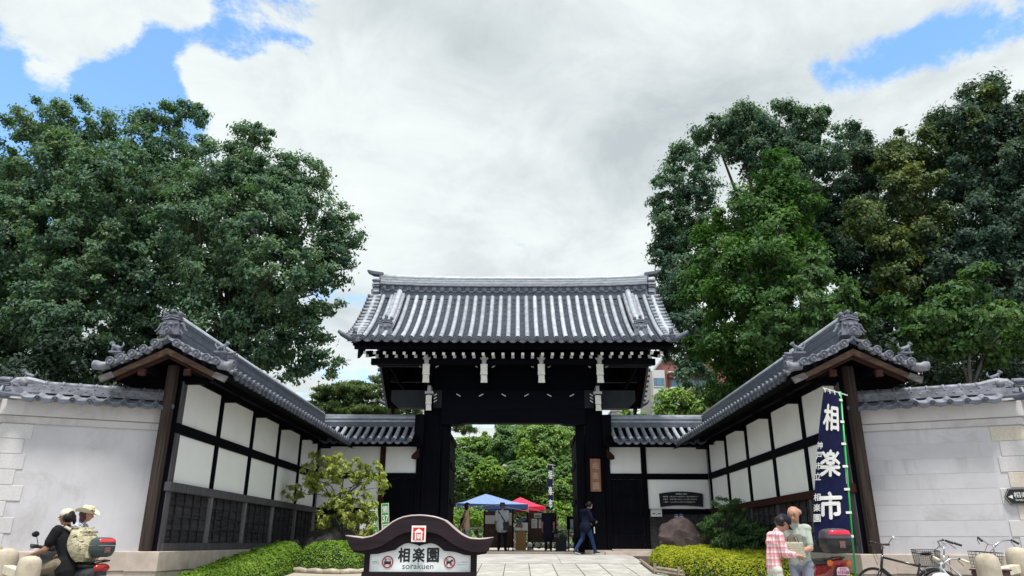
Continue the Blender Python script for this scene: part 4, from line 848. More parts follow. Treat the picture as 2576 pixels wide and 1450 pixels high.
def trees():
    tg='tall trees behind the garden wall'
    tree('camphor_tree','huge spreading dark green tree filling the upper corner beside the blue sky',LB['A'],M['lf_camphor'],(-20,30.5,0),group=tg,trunk=.5,seed=1,fork=.5,limbs=20,shell=.6,clump=.33,n_per=2500,leaf=.155)
    tree('camphor_tree','broad tree with airy sunlit edge reaching towards the gate roof\'s ridge end',LB['B'],M['lf_camphor'],(-12.3,29,0),group=tg,trunk=.42,seed=2,fork=.42,limbs=22,shell=.62,clump=.32,n_per=2300,leaf=.15,grow=1.1)
    tree('camphor_tree','tall blue-green tree with a domed top rising behind the bright green tree',LB['C'],M['lf_camphor2'],(12.2,34,0),group=tg,trunk=.36,seed=3,fork=.5,limbs=20,shell=.55,clump=.33,leaf=.155,n_per=2900)
    tree('ginkgo_tree','bright grass-green conical tree in front of the darker tall trees',LB['D'],M['lf_bright'],(9.6,28.3,0),group=tg,trunk=.3,leaf=.165,n_per=2800,seed=4,fork=.3,upb=.9)
    tree('elm_tree','feathery mid-green tree with drooping sprays above the wing roof ridge',LB['E'],M['lf_mid'],(10.6,25.2,0),group=tg,trunk=.22,leaf=.17,n_per=2300,seed=5,fork=.4,cflat=.45,clump=.30)
    tree('evergreen_tree','very dark tree with a single spire between the domed and olive crowns',LB['Fd'],M['lf_dark'],(18.4,35.5,0),group=tg,trunk=.42,seed=6,fork=.4)
    tree('oak_tree','olive tree with yellowish tufts in front of the dark spired tree',LB['G'],M['lf_olive'],(19.2,32.5,0),group=tg,trunk=.35,seed=7,fork=.5)
    tree('evergreen_tree','highest dark tree at the edge above the wall with the black arrow sign',LB['H'],M['lf_dark'],(22.6,31.5,0),group=tg,trunk=.45,seed=8,fork=.45)
    tree('maple_tree','low green tree with flat layers and a pale forked trunk over the street wall roof',LB['I'],M['lf_mid'],(14.9,24.3,0),group=tg,trunk=.20,leaf=.18,n_per=1900,bark='bark_grey',seed=9,fork=.45,cflat=.4,flat=.6,limbs=4)
    # olive highlights belong to the same far tree: a second, yellower tree stands just in front of it
    tree('oak_tree','yellow-olive tufted tree at the very edge in front of the highest dark tree',[(24.4,30.2,19.2,.8),(23.7,30.1,17.2,.75),(24.6,30.0,15.9,.8),(22.6,30.2,20.5,.5),(21.6,30.2,19.0,.55),(25.0,30.,17.9,.8),(18.9,30.0,10.4,.5)],M['lf_olive'],(24.6,30.6,0),group=tg,trunk=.25,seed=10,fork=.6)
    # woodland floor behind the walls, crown shade painted into its dark leaves
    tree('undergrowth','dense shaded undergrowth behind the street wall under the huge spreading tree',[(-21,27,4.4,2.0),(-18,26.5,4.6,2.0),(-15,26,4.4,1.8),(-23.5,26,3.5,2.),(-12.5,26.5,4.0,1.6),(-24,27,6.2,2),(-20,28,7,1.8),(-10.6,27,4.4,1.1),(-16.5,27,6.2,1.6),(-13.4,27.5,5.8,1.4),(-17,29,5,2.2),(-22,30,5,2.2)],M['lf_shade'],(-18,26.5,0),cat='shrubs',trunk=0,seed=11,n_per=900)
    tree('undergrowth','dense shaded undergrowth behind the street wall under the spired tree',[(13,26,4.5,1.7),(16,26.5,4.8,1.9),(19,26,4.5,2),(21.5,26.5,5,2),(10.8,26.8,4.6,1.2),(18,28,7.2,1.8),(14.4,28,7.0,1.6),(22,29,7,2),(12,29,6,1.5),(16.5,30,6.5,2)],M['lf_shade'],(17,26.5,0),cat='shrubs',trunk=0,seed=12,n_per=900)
    tree('pine_tree','spreading cloud-pruned pine behind the low wall between gate and wing roof',LB['P'],M['lf_pine'],(-9.2,42.2,0),group='pines in the garden',leaf=.24,wd=.22,n_per=3000,trunk=.22,seed=13,flat=.5,fork=.5,cflat=.35,clump=.36,upb=.4)
    tree('pine_tree','pine whose needle branch hangs into the top corner of the gate opening',LB['Br']+[(-3.6,34.,6.2,.5),(-4.4,34.2,7.0,.6)],M['lf_pine'],(-5.4,34.5,0),group='pines in the garden',leaf=.2,wd=.16,n_per=3800,trunk=.13,seed=14,flat=.5,fork=.5,cflat=.35,clump=.22,upb=.3)
    tree('garden_tree','loose yellow-green tree in front of the apartment block',LB['Q'],M['lf_garden'],(11,48.5,0),leaf=.28,n_per=1500,trunk=.15,seed=15,fork=.5)
    tree('garden_tree','small leafy treetop beside the gate post in front of the grey rooftop',[(7.0,46,7.9,.5),(7.5,46,7.6,.4),(6.6,46,7.5,.4)],M['lf_garden'],(7,46.3,0),leaf=.26,n_per=1500,trunk=.12,seed=16,fork=.5)
    # garden seen through the gate
    hz=lambda y:.09 if y<56 else 8.*(min((y-56)/30,1)**2)*(3-2*min((y-56)/30,1))
    def gt(k,label,m,group,big=False,leaf=.26,n=1300,nm=None,**kw):
        l=LB[k]; q_=np.mean([a[1] for a in l]); l=[(a*65/q_,b*65/q_,(z-.36)*65/q_+.36,r*65/q_) for a,b,z,r in l] if q_<62 and 'low' not in k else l; c=np.mean([q[:3] for q in l],axis=0); 
        ll=list(l)
        ll+=[(x,y+.45,max(z-r*1.1,hz(y)+.3),r*.9) for x,y,z,r in l]+([(x,y+.6,max(z-r*2,hz(y)+.3),r) for x,y,z,r in l] if big else [])
        t_=tree(nm or ('garden_tree' if big else 'trimmed_shrub'),label,ll,m,(float(c[0]),float(c[1]),hz(c[1])),cat='tree' if big else 'shrub',group=group,leaf=leaf if big or 'low' in k else .17,n_per=n if big or 'low' in k else 3000,trunk=.25 if big else .09,seed=sum(map(ord,k)),limbs=8,fork=.4,clump=.40 if big else .15,grow=1.15 if k=='t1' else 1.5 if big else 1.5,upb=.9 if big else 1.5,shell=.42 if big else .93,cflat=.7 if big else .5,flat=1. if big else .85,**kw)
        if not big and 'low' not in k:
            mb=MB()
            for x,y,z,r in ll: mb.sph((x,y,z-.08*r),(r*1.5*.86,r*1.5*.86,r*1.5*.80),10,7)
            part('inner_core',mb,M['core'],t_,smooth=True)  # added solid ellipsoids that block light behind the leaf shell, gaps painted dark
    g1='trees on the garden hill'; g2='rounded shrubs and pines on the garden hill'
    gt('t1','yellow-green hill tree beside the sliver of sky in the gate opening',M['lf_garden'],g1,True)
    gt('t2','dark hill tree with pale upper leaves above the stone lantern',M['lf_garden_d'],g1,True)
    gt('t3','largest rounded hill tree in the gate opening, on the same side as the plaque',M['lf_garden'],g1,True)
    gt('t4','dark row of treetops directly under the lintel behind the other hill trees',M['lf_garden_d'],g1,True,nm='garden_tree')
    gt('t5','slim light green tree squeezed between the dark and the largest hill tree',M['lf_garden_y'],g1,True)
    gt('s_l1','dark upright shrub against the inner gate post below the yellow-green hill tree',M['lf_garden_d'],g2)
    gt('s_l2','dark rounded pine left of the stone lantern',M['lf_garden_d'],g2)
    gt('s_l3','dark low pine against the gate post above the pale shrubs',M['lf_garden_d'],g2)
    gt('s_br','bright green domed pine above the peak of the blue tent',M['lf_garden_y'],g2)
    gt('s_m1','layered green shrub just over the left slope of the blue tent',M['lf_garden'],g2)
    gt('s_m2','pale green shrub at the gate post beside the blue tent\'s left eave',M['lf_garden'],g2)
    gt('s_m3','drooping green pine between the blue tent peak and the domed pine',M['lf_garden'],g2)
    gt('s_g1','large grey-green dome below the stone lantern',M['lf_garden_d'],g2)
    gt('s_g2','light green smooth dome beside the top of the far blue banner',M['lf_garden'],g2)
    gt('s_g3','grey-green dome behind the middle of the far blue banner',M['lf_garden_d'],g2)
    gt('s_y1','yellow-green shrub above the junction of the two tents',M['lf_garden_y'],g2)
    gt('s_y2','yellow-green shrub behind the slope of the red tent',M['lf_garden_y'],g2)
    gt('s_r1','broad green shrub mass between the far blue banner and the plaque post',M['lf_garden'],g2)
    gt('s_ry','small bright yellow shrub on top of the broad shrub mass',M['lf_garden_y'],g2)
    gt('s_r2','pale shrub pressed against the plaque post at mid height',M['lf_garden'],g2)
    gt('s_d1','dark ragged shrub behind the broad shrub mass',M['lf_garden_d'],g2)
    gt('s_d2','dark bushes under the largest hill tree by the plaque post',M['lf_garden_d'],g2)
    gt('s_lr','small dark clipped bush touching the stone lantern\'s roof',M['lf_garden_d'],g2)
    gt('s_ll','small pale bush left of the stone lantern\'s roof',M['lf_garden'],g2)
    gt('s_b1','green shrub directly behind the blue tent\'s peak',M['lf_garden'],g2)
    gt('s_b2','green shrub behind the blue tent\'s left slope, lowest of its row',M['lf_garden'],g2)
    for k,lab,m_ in (('s_low1','clipped yellow-green bush under the blue tent\'s middle',M['lf_garden_y']),('s_low2','small yellow bush behind the woman with the face mask',M['lf_garden_y']),('s_low3','spiky yellow-green bush above the black poster stand',M['lf_garden']),('s_low4','light green bush at the foot of the far blue banner',M['lf_garden_y']),('s_low5','low yellow bush between white box and poster stand',M['lf_garden_y']),('s_low6','grey-green bush under the blue tent\'s left end',M['lf_garden'])):
        gt(k,lab,m_,'bushes behind the tents',leaf=.18,n=900)
trees()
def hill_cover():
    g=np.random.default_rng(5); n=46000; x=g.uniform(-16,16,n); y=g.uniform(55,92,n); t=np.clip((y-56)/30,0,1); z=8.*t*t*(3-2*t)*np.clip(1-(np.abs(x)/60)**2,0,1)
    lob=np.column_stack([x,y,z+g.random(n)**2*1.1]); nn=g.normal(size=(n,3))*.6+(0,-.3,.8); nn/=np.linalg.norm(nn,axis=1)[:,None]; tt=g.normal(size=(n,3)); tt-=nn*(tt*nn).sum(1)[:,None]; tt/=np.linalg.norm(tt,axis=1)[:,None]; b=np.cross(nn,tt); L=.36*(.6+.8*g.random((n,1)))
    V=np.stack([lob-tt*L*.5,lob+b*L*.3,lob+tt*L*.5,lob-b*L*.3],1).reshape(-1,3)
    me=bpy.data.meshes.new('ground_cover'); me.vertices.add(4*n); me.vertices.foreach_set('co',V.ravel()); me.loops.add(4*n); me.loops.foreach_set('vertex_index',np.arange(4*n)); me.polygons.add(n); me.polygons.foreach_set('loop_start',np.arange(0,4*n,4)); me.polygons.foreach_set('loop_total',np.full(n,4)); me.materials.append(M['lf_garden_d']); me.update(calc_edges=True)
    o=link('ground_cover',me); o['kind']='stuff'; o['label']='dark leafy ground cover over the garden hill'
hill_cover()
def hedge(label,outline,top,m,leaf=.05,n=15000,seed=0):
    n=int(n*2)
    """clipped azalea mound: outline polygon in plan, top(x,y) height; leaf shell over a twiggy body"""
    g=np.random.default_rng(seed); P_=np.array(outline); x0,y0=P_.min(0); x1,y1=P_.max(0)
    def inside(p):
        r=np.zeros(len(p),bool); k=len(P_)
        for i in range(k):
            a,b=P_[i],P_[(i+1)%k]; c=((a[1]>p[:,1])!=(b[1]>p[:,1]))&(p[:,0]<(b[0]-a[0])*(p[:,1]-a[1])/(b[1]-a[1]+1e-9)+a[0]); r^=c
        return r
    def edge(p):
        d=np.full(len(p),9.); k=len(P_)
        for i in range(k):
            a,b=P_[i],P_[(i+1)%k]; ab=b-a; t=np.clip(((p-a)@ab)/(ab@ab),0,1); d=np.minimum(d,np.linalg.norm(p-a-t[:,None]*ab,axis=1))
        return d
    def hgt(p):
        e=np.clip(edge(p)/.42,0,1); gr=np.array([gz(y) for y in p[:,1]]); tp=np.array([top(x,y) for x,y in p])
        bump=.05*np.sin(p[:,0]*5+p[:,1]*3)*np.sin(p[:,1]*4.2)+.025*np.sin(p[:,0]*13)*np.sin(p[:,1]*11)
        return gr+(tp-gr)*np.sqrt(1-(1-e)**2)+bump*e
    t=thing('azalea_hedge',label,'hedge',(float(P_[:,0].mean()),float(P_[:,1].mean()),gz(P_[:,1].mean())),0,'clipped azalea hedges')
    nx=int((x1-x0)/.13)+2; ny=int((y1-y0)/.13)+2
    q=np.array([(x0-.05+(x1-x0+.1)*i/nx,y0-.05+(y1-y0+.1)*j/ny) for j in range(ny+1) for i in range(nx+1)]); ins=inside(q); z=np.where(ins,hgt(q)-.05,np.array([gz(y) for y in q[:,1]])-.1)
    mb=MB(); mb.add(np.column_stack([q,z]),[(j*(nx+1)+i,j*(nx+1)+i+1,(j+1)*(nx+1)+i+1,(j+1)*(nx+1)+i) for j in range(ny) for i in range(nx) if ins[j*(nx+1)+i] or ins[(j+1)*(nx+1)+i+1] or ins[j*(nx+1)+i+1] or ins[(j+1)*(nx+1)+i]])
    part('inner_core',mb,M['core'],t,smooth=True)
    p=g.random((n*4,2))*(x1-x0,y1-y0)+(x0,y0); p=p[inside(p)]
    # more leaves towards the steep rim
    e=edge(p); keep=g.random(len(p))<np.where(e<.25,1.,.62); p=p[keep][:n]; zz=hgt(p); ee=.03
    gx=(hgt(p+[ee,0])-zz)/ee; gy=(hgt(p+[0,ee])-zz)/ee; nn=np.column_stack([-gx,-gy,np.ones(len(p))]); nn=np.clip(nn,-4,4); nn/=np.linalg.norm(nn,axis=1)[:,None]
    gr=np.array([gz(y) for y in p[:,1]]); steep=np.clip(np.hypot(gx,gy)/2.5,0,1)
    zz=zz-steep*g.random(len(p))*np.clip(zz-gr,0,1)*.8
    C=np.column_stack([p,zz])+nn*(g.random((len(p),1))**1.5*.045-.025)
    nn=nn+g.normal(size=nn.shape)*.38; nn/=np.linalg.norm(nn,axis=1)[:,None]; tt=g.normal(size=nn.shape); tt-=nn*(tt*nn).sum(1)[:,None]; tt/=np.linalg.norm(tt,axis=1)[:,None]; b=np.cross(nn,tt); L=leaf*(.6+.8*g.random((len(p),1)))
    V=np.stack([C-tt*L*.5,C+b*L*.30,C+tt*L*.5,C-b*L*.26],1).reshape(-1,3); k=len(p)
    me=bpy.data.meshes.new('leaves'); me.vertices.add(4*k); me.vertices.foreach_set('co',(V-np.array(OFF[t.name])).ravel()); me.loops.add(4*k); me.loops.foreach_set('vertex_index',np.arange(4*k)); me.polygons.add(k); me.polygons.foreach_set('loop_start',np.arange(0,4*k,4)); me.polygons.foreach_set('loop_total',np.full(k,4)); me.materials.append(m); me.update(calc_edges=True)
    link('leaves',me,t,kind='stuff')
hedge('low clipped green hedge running along the foot of the left wing wall',[(-6.5,13.9),(-5.9,14.0),(-5.45,15.5),(-5.25,17.5),(-5.3,19.3),(-5.6,20.3),(-6.5,20.4)],lambda x,y:-.22+.60*min(max((y-14)/5.5,0),1),M['lf_hedge'],seed=1,n=22000)
hedge('rounded clipped green hedge behind the wooden garden sign, before the grey rock',[(-5.3,18.3),(-4.4,18.0),(-3.75,18.3),(-3.55,19.2),(-3.8,20.6),(-4.8,21.2),(-5.4,20.3)],lambda x,y:.36-.10*max(0,x+4.4),M['lf_hedge'],seed=2,n=17000)
hedge('broad yellow-green clipped hedge in front of the brown boulder',[(3.45,18.6),(3.5,20.6),(3.75,22.2),(4.6,22.2),(6.25,21.3),(6.25,14.2),(5.4,14.2),(4.6,15.6),(3.85,17.0)],lambda x,y:.30-.045*max(0,20.2-y)-.02*max(0,x-5.2)-.02,M['lf_hedge_y'],seed=3,n=42000)
def rock(label,c,r,m,seed,cat='rock',name='garden_rock',strata=0,sub=4,ap=(0,0,0)):
    bm=bmesh.new(); bmesh.ops.create_icosphere(bm,subdivisions=sub,radius=1); g=random.Random(seed); ks=[(Vector((g.uniform(-1,1),g.uniform(-1,1),g.uniform(-1,1))).normalized(),g.uniform(.55,.92)) for _ in range(13)]
    from mathutils import noise as nz
    for v in bm.verts:
        p=v.co.normalized(); q=1.
        for d,h in ks:
            t=p.dot(d)
            if t>0: q=min(q,h/t)
        q*=1+.10*nz.noise(p*2.3+Vector((seed,0,0)))+.05*nz.noise(p*6+Vector((seed,1,0)))
        if strata: q*=1+.025*math.sin(p.z*22+3*nz.noise(p*2))
        v.co=Vector((p.x*r[0],p.y*r[1],p.z*r[2]))*q
    me=bpy.data.meshes.new(name); bm.to_mesh(me); bm.free(); me.materials.append(m); me.polygons.foreach_set('use_smooth',[True]*len(me.polygons))
    o=link(name,me); o.location=c; OFF[o.name]=(0,0,0); e=o.modifiers.new('e','EDGE_SPLIT'); e.split_angle=R_(28); return tag(o,label,cat)
rock('big brown layered boulder between yellow-green hedge and dark wall',(4.80,21.9,.22),(.92,.62,.86),M['rock'],5,strata=1)
rock('low dark boulder behind the rounded hedge under the small tree',(-5.55,21.9,.26),(.78,.5,.62),M['rock_l'],8)
rock('small black stone beside the low boulder',(-6.25,21.2,.22),(.26,.25,.28),M['rock_l'],12)
rock('pale flat stone among the bushes beside the black poster stand',(3.2,37,.75),(.95,.5,.42),M['rock'],14)
# small tree in the left bed
tree('small_tree','small yellow-green tree with an open crown before the white wall corner',[(-5.75,21.5,2.55,.36),(-5.35,21.4,2.62,.30),(-6.05,21.4,2.15,.34),(-5.6,21.5,2.2,.36),(-5.05,21.4,2.3,.33),(-4.6,21.4,2.28,.32),(-4.2,21.4,2.38,.28),(-3.95,21.4,2.2,.26),(-3.85,21.3,1.85,.2),(-6.35,21.4,1.65,.30),(-6.0,21.5,1.85,.25),(-5.3,21.4,1.75,.36),(-5.0,21.4,1.35,.38),(-4.55,21.4,1.45,.34),(-4.35,21.3,1.05,.34),(-4.15,21.3,.78,.28),(-4.7,21.4,.95,.33),(-5.35,21.5,1.25,.3),(-4.4,21.3,1.95,.2),(-4.1,21.2,1.3,.22),(-5.5,21.5,.95,.22),(-4.25,21.2,.5,.2)],M['lf_maple'],(-5.2,21.7,-.1),leaf=.11,n_per=3000,trunk=.055,seed=21,clump=.13,grow=1.05,fork=.55,limbs=22,wd=.45,upb=.3)
tree('layered_pine','low dark pine pruned into flat layers between boulder and plaid-shirted woman',[(5.35,19.4,1.32,.30),(5.55,19.4,1.22,.22),(5.1,19.4,.98,.30),(5.5,19.3,.95,.26),(4.85,19.3,.82,.26),(5.25,19.2,.62,.32),(5.75,19.2,.72,.36),(6.05,19.2,.62,.36),(5.05,19.2,.36,.3),(5.6,19.1,.40,.42),(6.1,19.1,.36,.36),(4.8,19.3,.62,.2),(5.3,19.3,.2,.4),(5.85,19.2,.2,.4)],M['lf_shrubpine'],(5.55,19.5,-.2),cat='shrub',leaf=.10,wd=.22,n_per=6500,trunk=.06,seed=22,flat=.42,clump=.13,cflat=.45,fork=.5,upb=.5)
# ---------------------------------------------------------------- signs, banners, boards
def FY(o): return frame(o,(1,0,0),(0,0,1),(0,-1,0))     # picture plane facing the street: a across, b up
X_,Z_=(1,0,0),(0,0,1)
def garden_sign():
    cx,Y=-1.42,11.; k=.000846; f=lambda x,y:((x-1275)*k,.727-(y-320)*k)
    g=thing('garden_sign','brown wooden garden name sign with a curved roof and red house emblem','sign',(cx,Y,gz(Y)))
    top=[(30,650),(160,668),(330,690),(480,660),(560,620),(640,570),(730,500),(820,430),(910,383),(1000,350),(1130,327),(1275,320),(1400,328),(1520,345),(1610,368),(1700,400),(1775,455),(1850,520),(1930,580),(2000,630),(2080,668),(2150,690),(2300,700),(2420,690),(2530,668)]
    mid=[(2440,880),(2300,905),(2160,890),(2050,860),(1940,815),(1830,760),(1740,695),(1650,640),(1580,610),(1500,588),(1390,575),(1275,572),(1160,575),(1050,590),(970,615),(900,650),(800,715),(700,780),(600,825),(480,860),(330,880),(150,870)]
    bot=[(2400,925),(2200,955),(2050,945),(1980,925),(1900,900),(1800,888),(1700,880),(1650,838),(1590,795),(1540,772),(1480,760),(1400,762),(1330,780),(1280,802),(1230,780),(1180,765),(1120,757),(1060,760),(1010,775),(960,800),(915,830),(870,870),(790,885),(700,905),(560,935),(450,938),(300,925),(170,905)]
    brown=wood('sign_brown',(.030,.021,.026),(.015,.012,.014),axis=0,gs=9); rim=plain('sign_rim',(.42,.34,.33),rough=.35)
    P3=lambda l:[f(*q) for q in l]
    mb=MB(); mb.prism(P3(top)+P3(mid),(cx,Y-.05,0),X_,Z_,(0,.36,0)); part('roof',mb,brown,g)
    mb=MB(); mb.prism(P3([(2440,870),(2300,895),(2160,880),(1940,805),(1740,685),(1580,600),(1390,565),(1275,562),(1160,565),(970,605),(800,705),(600,815),(330,870),(150,860)][::-1])[::-1]+P3(bot[::-1]),(cx,Y+.02,0),X_,Z_,(0,.22,0)); part('gable_board',mb,brown,g)
    mb=MB(); mb.tube([(cx+a,Y-.03,b+.006) for a,b in P3(top)],[.006]+[.015]*23+[.005],8); mb.tube([(cx+a,Y+.28,b+.006) for a,b in P3(top)],[.006]+[.015]*23+[.005],8); part('roof_rim',mb,rim,g,smooth=True)
    mb=MB(); mb.grid(lambda a,b:(cx+np.interp(a,np.linspace(0,1,25),[q[0] for q in P3(top)]),Y-.03+.31*b,np.interp(a,np.linspace(0,1,25),[q[1] for q in P3(top)])+.016),24,1); part('roof_top',mb,rim,g,smooth=True)
    z0=f(0,1213)[1]; w0,w1=f(445,0)[0],f(2150,0)[0]
    mb=MB(); mb.prism([(w0,z0),(w1,z0)]+P3([(2150,955),(2050,938),(1900,892),(1700,872),(1590,787),(1480,752),(1280,795),(1060,752),(960,792),(870,862),(700,897),(560,928),(445,930)]),(cx,Y+.075,0),X_,Z_,(0,.05,0)); part('panel',mb,plain('sign_panel',(.74,.78,.80),rough=.35,spec=.5),g)
    for a,b in ((355,444),(2151,2250)):
        mb=MB(); mb.bx(cx+f(a,0)[0],cx+f(b,0)[0],Y+.04,Y+.18,gz(Y)-.05,f(0,900)[1]); part('post',mb,brown,g,bevel=.006)
    mb=MB(); mb.bx(cx+f(330,0)[0],cx+f(2235,0)[0],Y+.02,Y+.20,gz(Y)-.05,z0-.002); part('base',mb,brown,g,bevel=.008)
    # emblem: white tile, red field, white house with the seal character
    mb=MB(); mb.bx(cx+f(1152,0)[0],cx+f(1395,0)[0],Y-.075,Y-.052,f(0,740)[1],f(0,480)[1]); e=part('emblem',mb,plain('emblem_white',(.80,.77,.72),rough=.4),g,bevel=.006)
    mb=MB(); mb.bx(cx+f(1180,0)[0],cx+f(1370,0)[0],Y-.079,Y-.0755,f(0,710)[1],f(0,510)[1]); part('emblem_field',mb,plain('emblem_red',(.62,.012,.022),rough=.4),e)
    mb=MB(); wh=[(1190,588),(1275,525),(1360,588),(1338,588),(1338,706),(1318,706),(1318,592),(1234,592),(1234,706),(1214,706),(1214,588)]
    mb.prism([f(*q) for q in wh],(cx,Y-.084,0),X_,Z_,(0,.0045,0)); text(mb,'樂',(cx+f(1240,0)[0],Y-.081,f(0,700)[1]),X_,Z_,.066,.080,.012); part('emblem_house',mb,plain('emblem_white2',(.82,.80,.77),rough=.4),e)
    # lettering
    ink=plain('sign_ink',(.012,.012,.014),rough=.5); yq=Y+.0735
    mb=MB()
    for ch,x0,x1 in (('相',925,1112),('楽',1170,1366),('園',1415,1606)): text(mb,ch,(cx+f(x0,0)[0],yq,f(0,1058)[1]),X_,Z_,(x1-x0)*k,.218*.85,.034)
    part('name_characters',mb,ink,g)
    mb=MB(); text(mb,'sorakuen',(cx+f(1000,0)[0],yq,f(0,1170)[1]),X_,Z_,525*k,.078,-.004); part('name_letters',mb,ink,g)
    mb=MB(); text(mb,'駐車禁止',(cx+f(490,0)[0],yq,f(0,1070)[1]),X_,Z_,110*k,.018); text(mb,'No Parking',(cx+f(490,0)[0],yq,f(0,1097)[1]),X_,Z_,110*k,.013)
    text(mb,'ペット同伴不可',(cx+f(1922,0)[0],yq,f(0,1072)[1]),X_,Z_,185*k,.018); text(mb,'No Pets allowed',(cx+f(1922,0)[0],yq,f(0,1105)[1]),X_,Z_,160*k,.013); part('small_print',mb,plain('print_grey',(.10,.10,.10)),g)
    red=plain('prohibit_red',(.42,.02,.03),rough=.4)
    for nm,px in (('no_parking_symbol',748),('no_dogs_symbol',1795)):
        c=(cx+f(px,0)[0],Y+.071,f(0,1060)[1]); mb=MB(); mb.torus(c,.074,.0085,'y',32,6); s=.5**.5*.07; mb.beam((c[0]-s,c[1]-.002,c[2]+s),(c[0]+s,c[1]-.002,c[2]-s),.006,.017,up=(0,1,0)); part(nm,mb,red,g)
        mb=MB(); o=(c[0],Y+.0725,c[2])
        if px<1000:
            for poly in ([(-.048,-.012),(.048,-.012),(.052,.008),(-.052,.008)],[(-.046,-.030),(.046,-.030),(.05,-.012),(-.05,-.012)],[(-.042,.008),(-.034,.042),(.034,.042),(.042,.008),(.035,.008),(.028,.036),(-.028,.036),(-.035,.008)],[(-.045,-.045),(-.03,-.045),(-.03,-.03),(-.045,-.03)],[(.03,-.045),(.045,-.045),(.045,-.03),(.03,-.03)]): mb.prism(poly,o,X_,Z_,(0,-.002,0))
        else:
            for poly in ([(-.046,-.042),(-.030,-.042),(-.026,-.018),(.010,-.018),(.014,-.042),(.030,-.042),(.026,.004),(.022,.016),(-.034,.010),(-.044,.028),(-.050,.022),(-.044,0)],[(.012,.008),(.036,.008),(.054,.010),(.052,.020),(.040,.030),(.040,.042),(.030,.032),(.014,.026)]): mb.prism(poly,o,X_,Z_,(0,-.002,0))
        part('pictogram',mb,ink,g)
garden_sign()
cotton=lambda n,c:mat(n,c,tuple(x*.7 for x in c),scale=9,rough=.85,bump=.2,bscale=220,spec=.15)
def banner(name,label,o,W,z1,z0,th,pole_r,chars,small,size,tilt=(0,0),group=None,polecol=(.02,.42,.10),ties=7,zp=None,bar=True,mir=1,seed=0):
    """tall cloth banner hung from a rod and tied to a pole; th(b): how far the cloth is swung round the pole at height fraction b"""
    ox,oy=o; g=thing(name,label,'banner',(ox,oy,gz(oy) if oy<25 else .09),0,group)
    H=z1-z0; zb=zp if zp is not None else gz(oy)
    px=lambda z:(ox+tilt[0]*(z-z0)/H,oy+tilt[1]*(z-z0)/H)
    mb=MB(); mb.tube([(*px(zb),zb),(*px((zb+z1)/2),(zb+z1)/2),(*px(z1+.06),z1+.06)],pole_r,8); part('pole',mb,plain('pole_'+name+str(seed),polecol,rough=.35),g,smooth=True)
    def S(a,z,d=0):   # a metres from the pole, z height, d towards the viewer side
        b=(z-z0)/H; t=th(b); x,y=px(z); a_=a+.03
        wv=.010*math.sin(a*7+z*2.1+seed)+.012*math.sin(z*3.3+seed)*(a/W)
        ca,sa=math.cos(t),math.sin(t)
        return (x-mir*(ca*a_)-mir*sa*(wv)*0+0, y-sa*a_*1.0-ca*wv-d, z-.03*(a/W)*(1-b))
    cl=cotton('banner_cloth_'+str(seed),(.009,.012,.055))
    mb=MB(); mb.grid(lambda a,b:S(a*W,z0+b*H),16,70,flip=(mir>0)); mb.grid(lambda a,b:S(a*W,z0+b*H,-.004),16,70,flip=(mir<0)); part('cloth',mb,cl,g,smooth=True)
    wt=plain('banner_white',(.80,.80,.78),rough=.8)
    mb=MB(); zt=z1-.30
    for ch,zc in chars:
        text(mb,ch,None,None,None,size,size*1.08,.03,0,lambda a,b,d,zc=zc:S(W*.52+size/2-a if mir>0 else W*.5-size/2+a,z0+H*zc+b-size/2,.012+d))
    if chars: part('characters',mb,wt,g)
    if small:
        mb=MB(); zs=small[1]; s2=size*.30
        for i,ch in enumerate(small[0]):
            if ch!=' ': text(mb,ch,None,None,None,s2,s2,.02,0,lambda a,b,d,i=i:S(W*.93+s2/2-a,z0+H*zs-i*s2*small[2]+b,.012+d))
        part('small_characters',mb,wt,g,kind='stuff')
    mb=MB()
    for i in range(ties):
        z=z1-.10-(H-.13)*i/(ties-1); x,y=px(z); mb.tube([(x,y,z-.02),(x,y,z+.02)],pole_r*1.5,8); q=S(.05,z); mb.beam((x,y-.012,z),(q[0],q[1]-.004,q[2]),.012,.04)
    for i in range(4):
        a=W*(.06+.88*i/3); q=S(a,z1-.004); mb.beam((q[0],q[1],z1-.03),(q[0],q[1],z1+.05),.035,.012,up=(1,0,0))
    part('tie',mb,wt,g)
    if bar:
        q=S(W*1.02,z1); e=S(-.30,z1); mb=MB(); mb.tube([(q[0],q[1],z1+.045),(e[0],e[1],z1+.03)],.010,6); part('cross_rod',mb,wt,g)
    return g
banner('nobori_banner','tall navy banner with large white characters on a green pole',(5.72,13.2),.60,2.93,.46,lambda b:R_(-4+46*b**1.2),.016,[('相',.815),('楽',.50),('市',.215)],('神戸市立 相楽園',.60,1.42),.40,tilt=(.16,0),group='navy market banners',seed=1,zp=gz(13.2))
banner('nobori_banner','distant navy banner rising among the shrubs inside the garden',(1.86,40),.55,4.30,2.0,lambda b:R_(58),.018,[('相',.78),('楽',.42),('市',.14)],None,.40,group='navy market banners',seed=3,zp=.09,ties=6,polecol=(.05,.14,.08))
def plaque():
    g=thing('name_plaque','upright brown wooden plaque with three carved characters on the gate post','plaque',(2.56,24.9,2.5))
    mb=MB(); mb.bx(2.40,2.745,24.905,24.945,1.98,3.04); part('board',mb,wood('plaque_wood',(.30,.155,.10),(.17,.08,.055),axis=2,gs=16),g,bevel=.008)
    mb=MB()
    for ch,z in (('相',2.70),('楽',2.38),('園',2.05)): text(mb,ch,(2.475,24.902,z),X_,Z_,.20,.22,.02)
    part('carved_characters',mb,plain('carved_pale',(.40,.30,.22),rough=.8),g)
plaque()
